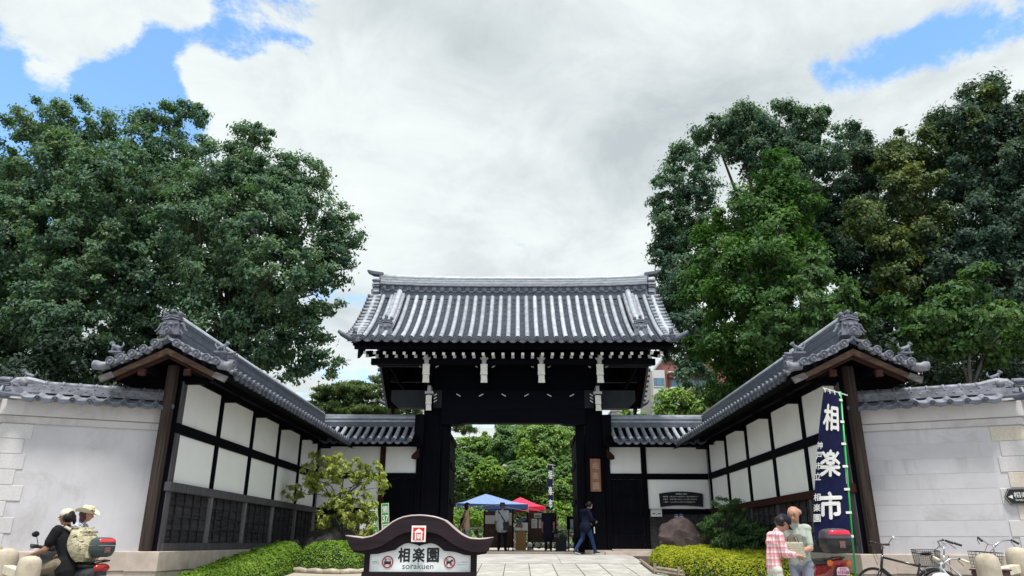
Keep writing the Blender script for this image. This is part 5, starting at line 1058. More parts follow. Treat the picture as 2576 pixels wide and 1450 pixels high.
def notice_board():
    g=thing('notice_board','long dark carved board with rows of small white text on the white wall','notice board',(5.37,24.95,1.7))
    mb=MB(); top=[(-.72+1.44*i/12,.20+.07*(1-((i-6)/6)**2)) for i in range(13)]; bot=[(-.70+1.40*i/12,-.22+.05*(1-((i-6)/6)**2)) for i in range(13)]
    mb.prism(bot+top[::-1],(5.37,24.925,1.72),X_,Z_,(0,.05,0)); part('board',mb,wood('board_black',(.030,.030,.042),(.014,.014,.02),axis=0),g,bevel=.006)
    w_=plain('board_text',(.55,.55,.55)); mb=MB(); o=lambda a,b:(5.37+a,24.921,1.72+b)
    text(mb,'相楽園のご案内',o(-.17,.165),X_,Z_,.36,.05,.02)
    for k,(a,b_) in enumerate((('開園時間','午前九時から午後五時まで 入園は午後四時半まで'),('休園日','毎週木曜日 祝日のときは翌日 年末年始'),('入園料','大人三百円 小人百五十円 団体割引あり'))):
        text(mb,a,o(-.60,.085-.085*k),X_,Z_,.16,.042,.015); text(mb,b_,o(-.38,.085-.085*k),X_,Z_,.95-.06*k,.042,.015)
    part('lettering',mb,w_,g)
notice_board()
def mailbox():
    g=thing('letter_box','pale grey letter box on the dark boards left of the small blue notices','letter box',(4.51,24.9,1.3))
    mb=MB(); mb.bx(4.33,4.69,24.83,24.975,1.19,1.40); part('body',mb,plain('mail_grey',(.50,.50,.50)),g,bevel=.01)
    mb=MB(); mb.bx(4.37,4.47,24.824,24.829,1.275,1.30); mb.bx(4.55,4.65,24.824,24.829,1.275,1.30); mb.sph((4.51,24.828,1.25),.014,8,5); part('slot',mb,plain('slot_black',(.015,.015,.015)),g)
    mb=MB(); mb.prism([(-.19,0),(.19,0),(.16,.04),(-.16,.04)],(4.51,24.82,1.402),X_,Z_,(0,.15,0)); part('lid',mb,plain('mail_lid',(.42,.42,.43)),g)
    for i,x in enumerate((5.11,5.27)):
        mb=MB(); mb.bx(x,x+.13,24.958,24.97,1.18,1.38); o=single('paper_notice',mb,plain('notice_blue%d'%i,(.10,.14,.32)),'small blue and white paper notice, '+('the one nearer the letter box' if i==0 else 'the one farther from the letter box'),'notice','paper notices under the carved board'); OFF[o.name]=(0,0,0)
        mb=MB(); mb.bx(x+.01,x+.12,24.953,24.957,1.335,1.37); mb.bx(x+.01,x+.12,24.953,24.957,1.19,1.21); mb.bx(x+.03,x+.1,24.953,24.957,1.27,1.29); part('white_print',mb,plain('notice_white',(.7,.7,.7)),o)
mailbox()
def arrow_sign():
    A,L,g0=WR; g=thing('direction_sign','black arrow-shaped sign with white lettering on the street wall corner','sign',tuple(A@Vector((2.55,-.05,1.17))))
    mb=MB(A); x0=2.30; pts=[(x0,1.17),(x0+.075,1.315),(x0+.80,1.315),(x0+.80,1.03),(x0+.075,1.03)]; mb.prism(pts,(0,-.062,0),(1,0,0),(0,0,1),(0,.03,0)); part('plate',mb,plain('sign_black',(.012,.013,.014),rough=.35),g)
    w_=plain('sign_white',(.75,.75,.75)); mb=MB(A)
    for a,b in zip(pts,pts[1:]+pts[:1]):
        c=(x0+.4,1.17); q=lambda p:(c[0]+(p[0]-c[0])*.965,-.064,c[1]+(p[1]-c[1])*.91); mb.beam(q(a),q(b),.003,.006,up=(0,1,0))
    mb.prism([(x0+.055,1.17),(x0+.125,1.135),(x0+.125,1.205)],(0,-.0645,0),(1,0,0),(0,0,1),(0,.002,0))
    part('outline',mb,w_,g)
    mb=MB(A); text(mb,'相楽園',(x0+.145,-.066,1.155),(1,0,0),(0,0,1),.33,.095,.01); text(mb,'Sorakuen Garden',(x0+.16,-.066,1.10),(1,0,0),(0,0,1),.32,.035); part('lettering',mb,w_,g)
arrow_sign()
def green_sign(label,x,y,w_,h,chars,lean,ground,back=.09):
    g=thing('standing_sign',label,'sign',(x,y,ground),0,'standing signs beside the side door',rot=(R_(-5),lean,0))
    mb=MB(); mb.bx(-w_/2,w_/2,0,.03,0,h); part('board',mb,plain('sign_green' if ground>-1 and chars!='w' else 'sw',(.035,.26,.035) if chars!='w' else (.6,.6,.58),rough=.5),g)
    if chars=='w': 
        mb=MB(); vtext(mb,'神戸市立',(-w_*.3,-.006,h-.3),X_,Z_,w_*.6,w_*.8); part('lettering',mb,plain('sign_dark_text',(.03,.03,.03)),g); return
    wh=plain('sign_white_text',(.72,.75,.70)); mb=MB(); s=w_*.74
    for i,ch in enumerate(chars): text(mb,ch,(-s/2,-.006,h-.05-(i+1)*w_*1.05+(w_*1.05-s)/2),X_,Z_,s,s,.015)
    part('lettering',mb,wh,g); mb=MB(); e=.012
    for i in range(int(h/(w_*1.05))+1): z=h-.02-i*w_*1.05; mb.bx(-w_/2+.01,w_/2-.01,-.006,-.001,z-e,z)
    for q in (-1,1): mb.bx(q*(w_/2-.012)-e/2,q*(w_/2-.012)+e/2,-.0065,-.001,.02,h-.02)
    part('border',mb,wh,g)
green_sign('green standing sign with white characters, partly behind the small tree',-4.33,23.2,.30,1.56,'相楽市','',gz(23.2)) if False else green_sign('green standing sign with white characters, partly behind the small tree',-4.30,23.2,.30,1.50,'相楽市',-.13,gz(23.2))
green_sign('narrower green standing sign with the number 37, next to the side door',-4.00,23.3,.24,1.55,'第37回'.replace('37','#'),-.10,gz(23.3)) if False else None
def green37():
    g=thing('standing_sign','narrower green standing sign with the number 37, next to the side door','sign',(-3.98,23.3,gz(23.3)),0,'standing signs beside the side door',rot=(R_(-5),-.10,0)); w_,h=.24,1.55
    mb=MB(); mb.bx(-w_/2,w_/2,0,.03,0,h); part('board',mb,plain('sign_green2',(.035,.26,.035),rough=.5),g); wh=plain('sign_white_text2',(.72,.75,.70)); mb=MB()
    for i,ch in enumerate(('第','37','回')): text(mb,ch,(-.09,-.006,h-.06-(i+1)*.27+.045),X_,Z_,.18,.19,.012)
    part('lettering',mb,wh,g); mb=MB(); e=.012
    for i in range(6): z=h-.02-i*.27; mb.bx(-w_/2+.01,w_/2-.01,-.006,-.001,z-e,z)
    for q in (-1,1): mb.bx(q*(w_/2-.012)-e/2,q*(w_/2-.012)+e/2,-.0065,-.001,.02,h-.02)
    part('border',mb,wh,g)
green37()
green_sign('white standing sign with dark characters, mostly hidden by the small tree',-4.66,23.1,.22,.95,'w',-.05,gz(23.1))
# ---------------------------------------------------------------- market things inside the garden
def tent(label,c,half,ze,za,rz,m,mside,zg=.09):
    g=thing('canopy_tent',label,'tent',(c[0],c[1],zg),0,'pop-up canopy tents'); R=Matrix.Rotation(rz,4,'Z'); P_=[Vector(c+(0,))+R@Vector((sx*half,sy*half,0)) for sx,sy in ((-1,-1),(1,-1),(1,1),(-1,1))]
    mb=MB(); ap=Vector((c[0],c[1],za))
    for i in range(4):
        a,b=P_[i]+Vector((0,0,ze)),P_[(i+1)%4]+Vector((0,0,ze))
        def S(u,v,a=a,b=b): p=a.lerp(b,u).lerp(ap,v); return (p.x,p.y,p.z-.10*math.sin(pi*v)*(1-v)*1.3-.03*math.sin(pi*u)*(1-v))
        mb.grid(S,6,6)
    part('canopy',mb,m,g,smooth=False); mb=MB()
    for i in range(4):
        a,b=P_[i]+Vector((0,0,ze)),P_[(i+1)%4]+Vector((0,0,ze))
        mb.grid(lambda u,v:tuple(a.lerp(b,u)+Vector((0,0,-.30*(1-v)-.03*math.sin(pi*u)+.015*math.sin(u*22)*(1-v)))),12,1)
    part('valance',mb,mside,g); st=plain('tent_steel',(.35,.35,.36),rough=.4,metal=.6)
    for p in P_: mb=MB(); mb.beam((p.x,p.y,zg),(p.x,p.y,ze+.0),.035,.035,up=(0,1,0)); part('leg',mb,st,g)
    mb=MB()
    for i in range(4): a,b=P_[i],P_[(i+1)%4]; mb.beam((a.x,a.y,ze-.45),(*(a.lerp(b,.5)).xy,ze-.06),.025,.025); mb.beam((b.x,b.y,ze-.45),(*(a.lerp(b,.5)).xy,ze-.06),.025,.025)
    part('truss',mb,st,g)
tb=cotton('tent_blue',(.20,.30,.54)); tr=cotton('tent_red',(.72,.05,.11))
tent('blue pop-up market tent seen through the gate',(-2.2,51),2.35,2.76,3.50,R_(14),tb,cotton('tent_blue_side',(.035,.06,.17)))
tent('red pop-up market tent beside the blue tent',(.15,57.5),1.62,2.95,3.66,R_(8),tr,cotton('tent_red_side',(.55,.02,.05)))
def display_board(label,x,y,w_,z0,z1,sheets):
    g=thing('display_board',label,'display board',(x,y,.09),0,'brown display boards')
    mb=MB(); mb.bx(x-w_/2,x+w_/2,y,y+.05,z0,z1); part('panel',mb,mat('board_brown',(.105,.055,.05),(.06,.032,.032),scale=5,rough=.8),g)
    for s in (-1,1): mb=MB(); mb.beam((x+s*(w_/2+.02),y+.025,.09),(x+s*(w_/2+.02),y+.025,z1+.03),.045,.045,up=(0,1,0)); mb.bx(x+s*(w_/2+.02)-.03,x+s*(w_/2+.02)+.03,y-.2,y+.25,.09,.13); part('leg',mb,M['timber'],g)
    for i,(a,b,c,d,marks) in enumerate(sheets):
        mb=MB(); mb.bx(a,b,y-.008,y-.001,c,d); s=part('paper',mb,plain('paper_white',(.72,.71,.67),rough=.7),g)
        mb=MB(); h=d-c; n=6
        for k in range(n):
            if marks: mb.bx(a+.03,a+(b-a)*(.5+.4*((k*7+i*3)%5)/5),y-.0115,y-.0085,d-.06-k*(h-.08)/n-.012,d-.06-k*(h-.08)/n)
        if marks: part('print',mb,plain('paper_print',(.18,.18,.17)),s)
display_board('brown display board with a white sheet behind the man in the grey hat',-.75,29,1.06,.22,1.50,[(-1.26,-.9,1.05,1.36,False),(-.36,-.25,1.0,1.45,True),(-.86,-.45,1.0,1.4,True)])
display_board('brown display board with posters behind the person in the dark dress',.89,29,1.04,.40,1.46,[(.60,1.0,1.28,1.44,True),(.50,.72,.90,1.24,True),(.78,.98,.90,1.22,True)])
def market_bits():
    g=thing('reception_desk','tan wooden reception desk with papers on top between the display boards','desk',(.1,28.3,.09))
    mb=MB(); mb.bx(-.09,.28,28.15,28.5,.12,.80); part('cabinet',mb,wood('desk_tan',(.36,.19,.085),(.24,.12,.055),axis=2),g,bevel=.01)
    mb=MB(); mb.bx(-.15,.36,28.08,28.55,.80,.84); part('desk_top',mb,plain('desk_white',(.62,.60,.56)),g)
    for s in (-.13,.33): mb=MB(); mb.beam((s,28.12,.09),(s,28.12,.80),.025,.025,up=(0,1,0)); part('leg',mb,plain('desk_leg',(.55,.53,.5)),g)
    mb=MB(); mb.bx(-.13,.08,28.1,28.4,.843,.90); single('paper_stack',mb,plain('stack_white',(.66,.65,.62)),'low stack of pale leaflets on the reception desk','papers')
    mb=MB(); mb.bx(-.03,.16,28.12,28.4,.903,1.02); single('cardboard_box',mb,plain('box_brown',(.20,.09,.055)),'small brown box on the stack of leaflets','box')
    mb=MB(); mb.add([(.13,28.15,.845),(.35,28.15,.845),(.35,28.32,1.08),(.13,28.32,1.08),(.13,28.18,.845),(.35,28.18,.845),(.35,28.34,1.08),(.13,28.34,1.08)],[(0,1,2,3),(7,6,5,4),(0,4,5,1),(1,5,6,2),(2,6,7,3),(3,7,4,0)]); single('white_notice',mb,plain('white_notice_m',(.75,.74,.71)),'white tilted notice standing on the reception desk','notice')
    g=thing('planter','dark blue-black square planter with pale flowers by the poster stand','planter',(1.55,28,.09))
    mb=MB(); mb.prism([(-.17,.0),(.17,.0),(.20,.48),(-.20,.48)],(1.55,27.83,.09),X_,Z_,(0,.36,0)); part('tub',mb,plain('tub_dark',(.016,.022,.032)),g)
    link('flowers',leaves_mesh('flowers',[(1.45,28.0,.66,.15),(1.6,28,.68,.15),(1.68,28,.62,.12)],16000,.05,plain('petal_white',(.62,.60,.58)),clump=.07,seed=3),g).location=-Vector((1.55,28,.09))
    link('foliage',leaves_mesh('foliage',[(1.5,28.0,.60,.17),(1.65,28,.6,.17)],14000,.06,M['lf_garden_d'],clump=.08,seed=4),g).location=-Vector((1.55,28,.09))
    g=thing('poster_stand','black poster stand with a grey-blue poster beside the walking man','poster stand',(2.05,28.4,.09))
    mb=MB(); mb.bx(1.84,1.88,28.38,28.42,.09,1.28); part('leg',mb,M['timber'],g); mb=MB(); mb.bx(2.24,2.28,28.38,28.42,.09,1.28); part('leg',mb,M['timber'],g)
    mb=MB(); mb.bx(1.80,2.32,28.37,28.43,1.22,1.30); mb.bx(1.80,2.32,28.395,28.43,.84,1.22); part('board',mb,M['timber'],g)
    mb=MB(); mb.bx(1.93,2.22,28.385,28.393,.80,1.21); p=part('poster',mb,mat('poster_print',(.42,.50,.52),(.22,.32,.36),scale=9,rough=.5),g)
    mb=MB(); text(mb,'相楽市',(1.96,28.382,.86),X_,Z_,.22,.06,.02); part('poster_lettering',mb,plain('poster_ink',(.03,.04,.06)),p)
    g=thing('leaflet_rack','white leaflet with the red house emblem on the fence rail beside the dark dress','leaflet',(1.55,30,.95))
    mb=MB(); mb.prism([(1.38,.95),(1.62,.95),(1.58,1.22),(1.36,1.22)],(0,30.2,0),X_,Z_,(0,.02,0)); part('sheet',mb,plain('leaflet_white',(.74,.72,.68)),g)
    mb=MB(); mb.bx(1.48,1.56,30.192,30.198,1.0,1.09); part('emblem',mb,plain('leaflet_red',(.6,.03,.03)),g)
    # lattice fence with a white rail, the pale stones behind it
    g=thing('lattice_fence','low dark lattice fence with a white top rail across the garden entrance','fence',(.3,30.6,.09))
    mb=MB(); mb.beam((-3.4,30.6,.93),(3.6,30.6,.93),.08,.07); part('top_rail',mb,plain('rail_white',(.62,.62,.60)),g)
    mb=MB(); mb.beam((-3.4,30.6,.78),(3.6,30.6,.78),.03,.03); mb.beam((-3.4,30.6,.20),(3.6,30.6,.20),.03,.03); part('rail',mb,M['timber'],g)
    for i in range(8): mb=MB(); x=-3.3+i*.97; mb.beam((x,30.6,.09),(x,30.6,.93),.05,.05,up=(0,1,0)); part('fence_post',mb,M['timber'],g)
    for i in range(24):
        x=-3.3+i*.29; 
        for s in (-1,1): mb=MB(); mb.beam((x-s*.22,30.6+.02*s,.20),(x+s*.22,30.6+.02*s,.78),.02,.028,up=(0,1,0)); part('lattice_bar',mb,M['timber'],g)
    rs=random.Random(4); sm=plain('pale_stone',(.55,.55,.53),vary=.15,rough=.8)
    g=thing('stone_border','row of pale rounded stones seen through the lattice fence','stone border',(.0,32,.09))
    for i in range(16):
        x=-2.9+i*.38+rs.uniform(-.1,.1); mb=MB(); mb.sph((x,32+rs.uniform(-.3,.3),.22+rs.uniform(0,.25)),(rs.uniform(.13,.24),.18,rs.uniform(.12,.2)),9,6); part('stone',mb,sm,g,smooth=True)
    g=thing('stone_lantern','grey stone lantern roof among the shrubs on the garden hill','lantern',(-1.27,68,2.8)); st=mat('lantern_stone',(.33,.28,.24),(.22,.19,.16),scale=6,rough=.9)
    T=T_((-1.27,68,0)); prof=lambda *p:list(p)
    mb=MB(); mb.lathe([(.35,3.0),(.35,3.3),(.16,3.4),(.16,5.2),(.34,5.4)],6,T); part('shaft',mb,st,g)
    mb=MB(); mb.lathe([(.34,5.4),(.28,5.5),(.28,6.05),(.3,6.1)],6,T); part('light_box',mb,st,g)
    mb=MB(); mb.lathe([(.95,6.18),(.98,6.26),(.5,6.46),(.22,6.55)],6,T); mb.lathe([(.60,6.62),(.62,6.68),(.25,6.82)],6,T); mb.lathe([(.12,6.5),(.12,6.64)],6,T); part('roof',mb,st,g)
    mb=MB(); mb.lathe([(.12,6.82),(.28,6.92),(.26,7.02),(.1,7.16)],8,T); part('finial',mb,st,g)
    mb=MB(); mb.tube([(-1.75,80,0),(-1.75,80,13.5)],.06,6); single('thin_mast',mb,plain('mast_grey',(.3,.32,.34)),'thin grey mast standing against the sky under the lintel','mast')
market_bits()
def bamboo_edge():
    g=thing('bamboo_edging','short knotted bamboo edging at the corner of the yellow-green hedge','edging',(3.2,17.9,gz(17.9))); mt=mat('bamboo_weathered',(.36,.31,.23),(.22,.18,.13),scale=9,rough=.7)
    for i,(a,b) in enumerate((((3.18,18.05),(3.62,17.1)),((3.22,18.02),(3.62,17.15)),((3.16,18.1),(3.30,21.0)))):
        mb=MB(); z=.09+.07*(i%2); pts=[Vector((a[0],a[1],gz(a[1])+z)).lerp(Vector((b[0],b[1],gz(b[1])+z)),t/6) for t in range(7)]; mb.tube(pts,.035,8)
        for p in pts[1:-1]: d=(pts[1]-pts[0]).normalized()*.012; mb.tube([p-d,p+d],.04,8)
        part('bamboo_pole',mb,mt,g)
    for x,y in ((3.17,18.08),(3.55,17.25)): mb=MB(); mb.tube([(x,y,gz(y)-.1),(x,y,gz(y)+.26)],.04,8); part('stake',mb,mt,g)
    g=thing('log_edging','pale weathered log edging at the foot of the rounded hedge','edging',(-4.4,18.1,gz(18.1))); mt2=mat('log_pale',(.50,.44,.36),(.30,.26,.21),scale=6,rough=.85,bump=.4,bscale=18)
    pts=[(-5.35,18.28),(-4.9,18.08),(-4.5,17.95),(-4.1,17.9),(-3.7,18.05),(-3.5,18.5)]
    for a,b in zip(pts[:-1],pts[1:]): mb=MB(); mb.tube([(a[0],a[1],gz(a[1])+.05),((a[0]+b[0])/2,(a[1]+b[1])/2+.02,gz(a[1])+.07),(b[0],b[1],gz(b[1])+.05)],[.06,.065,.055],9); part('log',mb,mt2,g,smooth=True)
bamboo_edge()
# ---------------------------------------------------------------- buildings behind
def apartment():
    g=thing('apartment_building','reddish-brown apartment block with balconies and a pale side wing behind the trees','building',(26,112,0))
    red=mat('brick_red_tile',(.24,.095,.085),(.20,.075,.07),scale=3,rough=.8); pale=plain('pale_facade',(.56,.57,.60),rough=.7); gl=plain('blue_glass',(.10,.22,.33),rough=.12,spec=.8); dk=plain('balcony_shade',(.16,.15,.17)); wh=plain('balcony_white',(.72,.72,.71))
    mb=MB(); mb.bx(22.5,36,110.8,122,0,27.3); part('wall',mb,red,g)
    mb=MB(); mb.bx(20.55,22.49,110,120,0,25.6); part('side_wing',mb,pale,g); mb=MB(); mb.bx(20.15,20.54,109.8,120,0,25.4); part('corner_pier',mb,plain('pier_grey',(.33,.31,.27)),g)
    for k in range(9):
        z=25.05-k*2.5-1.95
        if z<0: break
        mb=MB(); mb.bx(20.75,22.4,109.93,110.05,z,z+1.25); w_=part('window',mb,plain('window_frame',(.12,.13,.14)),g)
        for x in (20.8,21.15,22.1):
            mb=MB(); mb.bx(x,x+(.3 if x!=21.15 else .9)-.04,109.9,109.925,z+.06,z+1.19); part('pane',mb,gl,w_)
        mb=MB(); mb.bx(20.7,22.45,109.9,109.99,z-.12,z-.02); part('window_sill',mb,wh,g)
        zb=z-.25
        mb=MB(); mb.bx(23.2,30.5,109.6,110.75,zb+1.55,zb+2.05); part('balcony_front',mb,red,g)
        mb=MB(); mb.bx(23.0,30.6,109.4,110.79,zb+2.25,zb+2.42); part('balcony_canopy',mb,wh,g)
        mb=MB(); mb.bx(23.3,30.3,110.70,110.78,zb+.2,zb+1.5); part('balcony_shade_panel',mb,dk,g)  # dark panel painted for the shade inside the balcony
        for x in (23.6,25.6,27.8): mb=MB(); mb.bx(x,x+1.5,110.66,110.69,zb+.3,zb+1.45); part('balcony_window',mb,gl,g)
        mb=MB(); mb.bx(23.3,30.3,109.62,109.66,zb+.0,zb+.06); part('balcony_rail',mb,wh,g)
    mb=MB(); mb.bx(22.3,36.2,110.5,122,27.3,27.6); part('parapet',mb,wh,g)
    g=thing('distant_building','small grey rooftop with thin railings seen beside the gate lintel','building',(16,112,0)); gr=plain('roof_grey',(.42,.40,.44))
    mb=MB(); mb.bx(14.2,17.4,110,116,0,19.2); part('wall',mb,gr,g); mb=MB(); mb.bx(14.0,17.6,109.8,116.2,19.2,19.45); part('roof',mb,plain('roof_grey2',(.36,.35,.38)),g); mb=MB(); mb.bx(16.6,16.9,109.95,110,18.0,18.8); part('window',mb,plain('win_dark',(.08,.09,.1)),g)
    mb=MB()
    for x in np.arange(14.1,16.6,.28): mb.bx(x,x+.04,110,110.05,19.45,20.4)
    part('railing',mb,plain('rail_grey',(.5,.5,.5)),g)
    # the far side of the street behind the viewer is open; a few more roofs close the horizon
apartment()
# ---------------------------------------------------------------- people
SKIN=mat('skin',(.46,.26,.185),(.38,.20,.14),scale=6,rough=.55,spec=.3); SKIN2=mat('skin_tanned',(.36,.185,.125),(.29,.14,.095),scale=6,rough=.55); HAIR=mat('dark_hair',(.018,.014,.013),(.008,.007,.007),scale=40,rough=.5); HAIRG=mat('grey_hair',(.20,.17,.16),(.11,.09,.085),scale=40,rough=.6)
def mirror(J): 
    for k in list(J):
        if k.endswith('R') and k[:-1]+'L' not in J: x,y,z=J[k]; J[k[:-1]+'L']=(-x,y,z)
    return J
STAND=dict(pel=(0,0,.535),waist=(0,.005,.61),chest=(0,.0,.73),neck=(0,-.005,.82),head=(0,.015,.925),shR=(.108,-.005,.795),elR=(.135,-.02,.625),wrR=(.135,.03,.485),hipR=(.05,0,.515),knR=(.055,.02,.28),anR=(.057,-.01,.045),toR=(.068,.085,.018))
def person(name,label,loc,rz,H,mats,J=None,pitch=0,yaw=0,sleeve=.6,vox=.012,fingers=True,skirt=None,hem=.50,legs=True,bulk=1.,group=None,hairstyle='short',short_legs=None,curl=1.,roll=0):
    """one continuous body grown from tapered limbs; mats: skin, hair, top, bottom, shoe"""
    g=thing(name,label,'person',loc,rz,group,local=True)
    Q=dict(STAND); Q.update(J or {}); 
    for k in list((J or {}).keys()):
        if k.endswith('L') and False: pass
    mirror(Q); V={k:Vector(v)*H for k,v in Q.items()}; caps=[]
    C=lambda a,b,ra,rb,t: caps.append((Vector(a),Vector(b),ra*H,rb*H,t))
    o=lambda k,dx=0,dy=0,dz=0: V[k]+Vector((dx,dy,dz))*H
    up=(V['chest']-V['pel']).normalized(); rt=(V['shR']-V['shL']).normalized(); rh=(V['hipR']-V['hipL']).normalized()
    # trunk
    C(V['hipL'],V['hipR'],.066*bulk,.066*bulk,3)
    for s in (-1,1):
        C(V['pel']+rh*s*.030*H,V['waist']+rt*s*.034*H,.070*bulk,.062*bulk,2); C(V['waist']+rt*s*.036*H,V['chest']+rt*s*.050*H,.062*bulk,.066*bulk,2)
        if hem<.52: C(V['pel']+rh*s*.034*H,V['pel']+rh*s*.04*H-up*(.535-hem)*H,.078*bulk,.082*bulk,2)
        C(V['chest']+rt*s*.05*H,V['sh'+('R' if s>0 else 'L')]-rt*s*.02*H,.062,.042,2)
    C(V['shL'],V['shR'],.040,.040,2); C(V['chest'],V['neck'],.06,.036,2)
    nv=(V['head']-V['neck']); C(V['neck']-nv*.15,V['neck']+nv*.55,.031,.029,0)
    RM=Matrix.Rotation(yaw,3,'Z')@Matrix.Rotation(roll,3,'Y')@Matrix.Rotation(-pitch,3,'X'); h=lambda x,y,z: V['head']+RM@(Vector((x,y,z))*H)
    C(h(0,-.008,.012),h(0,.012,.014),.052,.049,0); C(h(0,.022,-.018),h(0,.026,-.040),.036,.024,0); C(h(0,.056,.004),h(0,.067,-.014),.006,.0095,0)
    for s in (-1,1): C(h(s*.051,-.002,.006),h(s*.053,-.006,-.012),.009,.007,0); C(h(s*.02,.047,.012),h(s*.03,.043,.012),.008,.006,0)
    C(h(-.010,.052,-.031),h(.010,.052,-.031),.006,.006,0)
    if hairstyle!='bald':
        C(h(0,-.016,.024),h(0,.004,.026),.053,.050,1); C(h(-.02,-.028,.0),h(.02,-.028,.0),.045,.045,1)
        if hairstyle=='bob':
            for s in (-1,1): C(h(s*.03,-.018,.01),h(s*.038,-.012,-.055),.036,.024,1)
            C(h(0,-.03,0),h(0,-.03,-.06),.042,.03,1); C(h(-.025,.035,.04),h(.025,.035,.04),.02,.02,1)
    else:
        for s in (-1,1): C(h(s*.036,-.022,.0),h(s*.03,-.034,-.012),.024,.022,1)
        C(h(-.02,-.040,-.008),h(.02,-.040,-.008),.020,.020,1)
    # arms and hands
    for s in 'LR':
        sg=1 if s=='R' else -1; a,b,c=V['sh'+s],V['el'+s],V['wr'+s]
        C(a,b,.031,.024,0); C(b,c,.024,.0165,0)
        if sleeve<=1: C(a,a.lerp(b,sleeve),.041*bulk,.037*bulk,2)
        else: C(a,b,.038,.032,2); C(b,b.lerp(c,sleeve-1),.032,.027,2)
        d=(c-b).normalized(); side=d.cross(Vector((0,0,1)) if abs(d.z)<.85 else Vector((0,1,0))).normalized(); side=side if side.dot(Vector((0,1,0)))>=-.2 else -side
        if abs(d.z)>.85: side=Vector((0,1,0))-d*d.y; side.normalize()
        nrm=d.cross(side).normalized()
        if nrm.dot(Vector((-sg,0,-.3)))<0: nrm=-nrm
        for q in (-1,0,1): C(c+side*q*.012*H,c+d*.045*H+side*q*.017*H,.0105,.0098,0)
        if fingers:
            for i,(q,l) in enumerate(((-1.35,.036),(-.45,.043),(.45,.041),(1.3,.032))):
                p0=c+d*.048*H+side*q*.0125*H; p1=p0+(d*.75+nrm*.45*curl).normalized()*l*.5*H; p2=p1+(d*.45+nrm*.9*curl).normalized()*l*.55*H
                C(p0,p1,.0058,.0054,0); C(p1,p2,.0054,.0044,0)
            p0=c+d*.014*H+side*.018*H; p1=p0+(side*.8+d*.7+nrm*.2).normalized()*.026*H; C(p0,p1,.0072,.006,0); C(p1,p1+(d*.9+nrm*.5).normalized()*.02*H,.006,.0048,0)
    # legs
    for s in 'LR':
        a,b,c,e=V['hip'+s],V['kn'+s],V['an'+s],V['to'+s]
        lt=3 if short_legs is None else 0
        C(a,b,.060*bulk,.041,3 if short_legs is None else 0); C(b,c,.041,.026,lt); C(b,b.lerp(c,.35)-Vector((0,.008*H,0)),.04,.036,lt)
        if short_legs is not None: C(a,a.lerp(b,short_legs),.066*bulk,.056,3)
        else: C(b.lerp(c,.6),c,.036,.034,3)
        C(c+Vector((0,-.012*H,-.018*H)),e,.027,.020,4); C(c,c+Vector((0,-.018*H,-.02*H)),.026,.026,4)
    if skirt:
        z=skirt; 
        for s in (-1,0,1): C(V['waist']+rt*s*.03*H,V['pel']+rh*s*.055*H-up*(.535-z)*H,.066,.082,2)
    mb=MB()
    for a,b,ra,rb,t in caps:
        if (b-a).length<1e-4: b=a+Vector((0,0,1e-3))
        n=10 if max(ra,rb)>.02 else 7; d=(b-a).normalized(); P_=[a-d*ra*.98,a-d*ra*.7,a,b,b+d*rb*.7,b+d*rb*.98]; mb.tube(P_,[ra*.2,ra*.72,ra,rb,rb*.72,rb*.2],n)
    me=mesh_of('body',mb,[]); t=bpy.data.objects.new('t',me); col.objects.link(t); r=t.modifiers.new('r','REMESH'); r.mode='VOXEL'; r.voxel_size=vox; r.use_smooth_shade=True; s_=t.modifiers.new('s','SMOOTH'); s_.factor=.5; s_.iterations=2
    dg=bpy.context.evaluated_depsgraph_get(); dg.update(); m2=bpy.data.meshes.new_from_object(t.evaluated_get(dg)); bpy.data.objects.remove(t); bpy.data.meshes.remove(me)
    n=len(m2.polygons); P_=np.empty(3*n); m2.polygons.foreach_get('center',P_); P_=P_.reshape(-1,3); best=np.full(n,1e9); idx=np.zeros(n,int)
    pr={0:0,1:-.001,2:-.004,3:-.001,4:-.003}
    for a,b,ra,rb,tg in caps:
        a,b=np.array(a),np.array(b); ab=b-a; tt=np.clip(((P_-a)@ab)/max(ab@ab,1e-9),0,1); d=np.linalg.norm(P_-a-tt[:,None]*ab,axis=1)-(ra+(rb-ra)*tt)+pr[tg]
        k=d<best; best[k]=d[k]; idx[k]=tg
    m2.materials.clear()
    for q in mats: m2.materials.append(q)
    m2.polygons.foreach_set('material_index',idx.astype(np.int32)); m2.polygons.foreach_set('use_smooth',[True]*n); m2.name='body'; link('body',m2,g)
    # eyes and brows
    mb=MB()
    for s in (-1,1): mb.sph(h(s*.021,.0525,.006),(.0058*H,.003*H,.0036*H),6,4); mb.beam(h(s*.012,.055,.017),h(s*.031,.050,.016),.003*H,.004*H)
    part('eyes',mb,HAIR,g)
    g_=dict(root=g,V=V,h=h,H=H,RM=RM); return g_
cl=lambda n,c,**k: pl('cloth_'+n,c,rough=.88,spec=.12,bump=.25,bscale=120,**k)
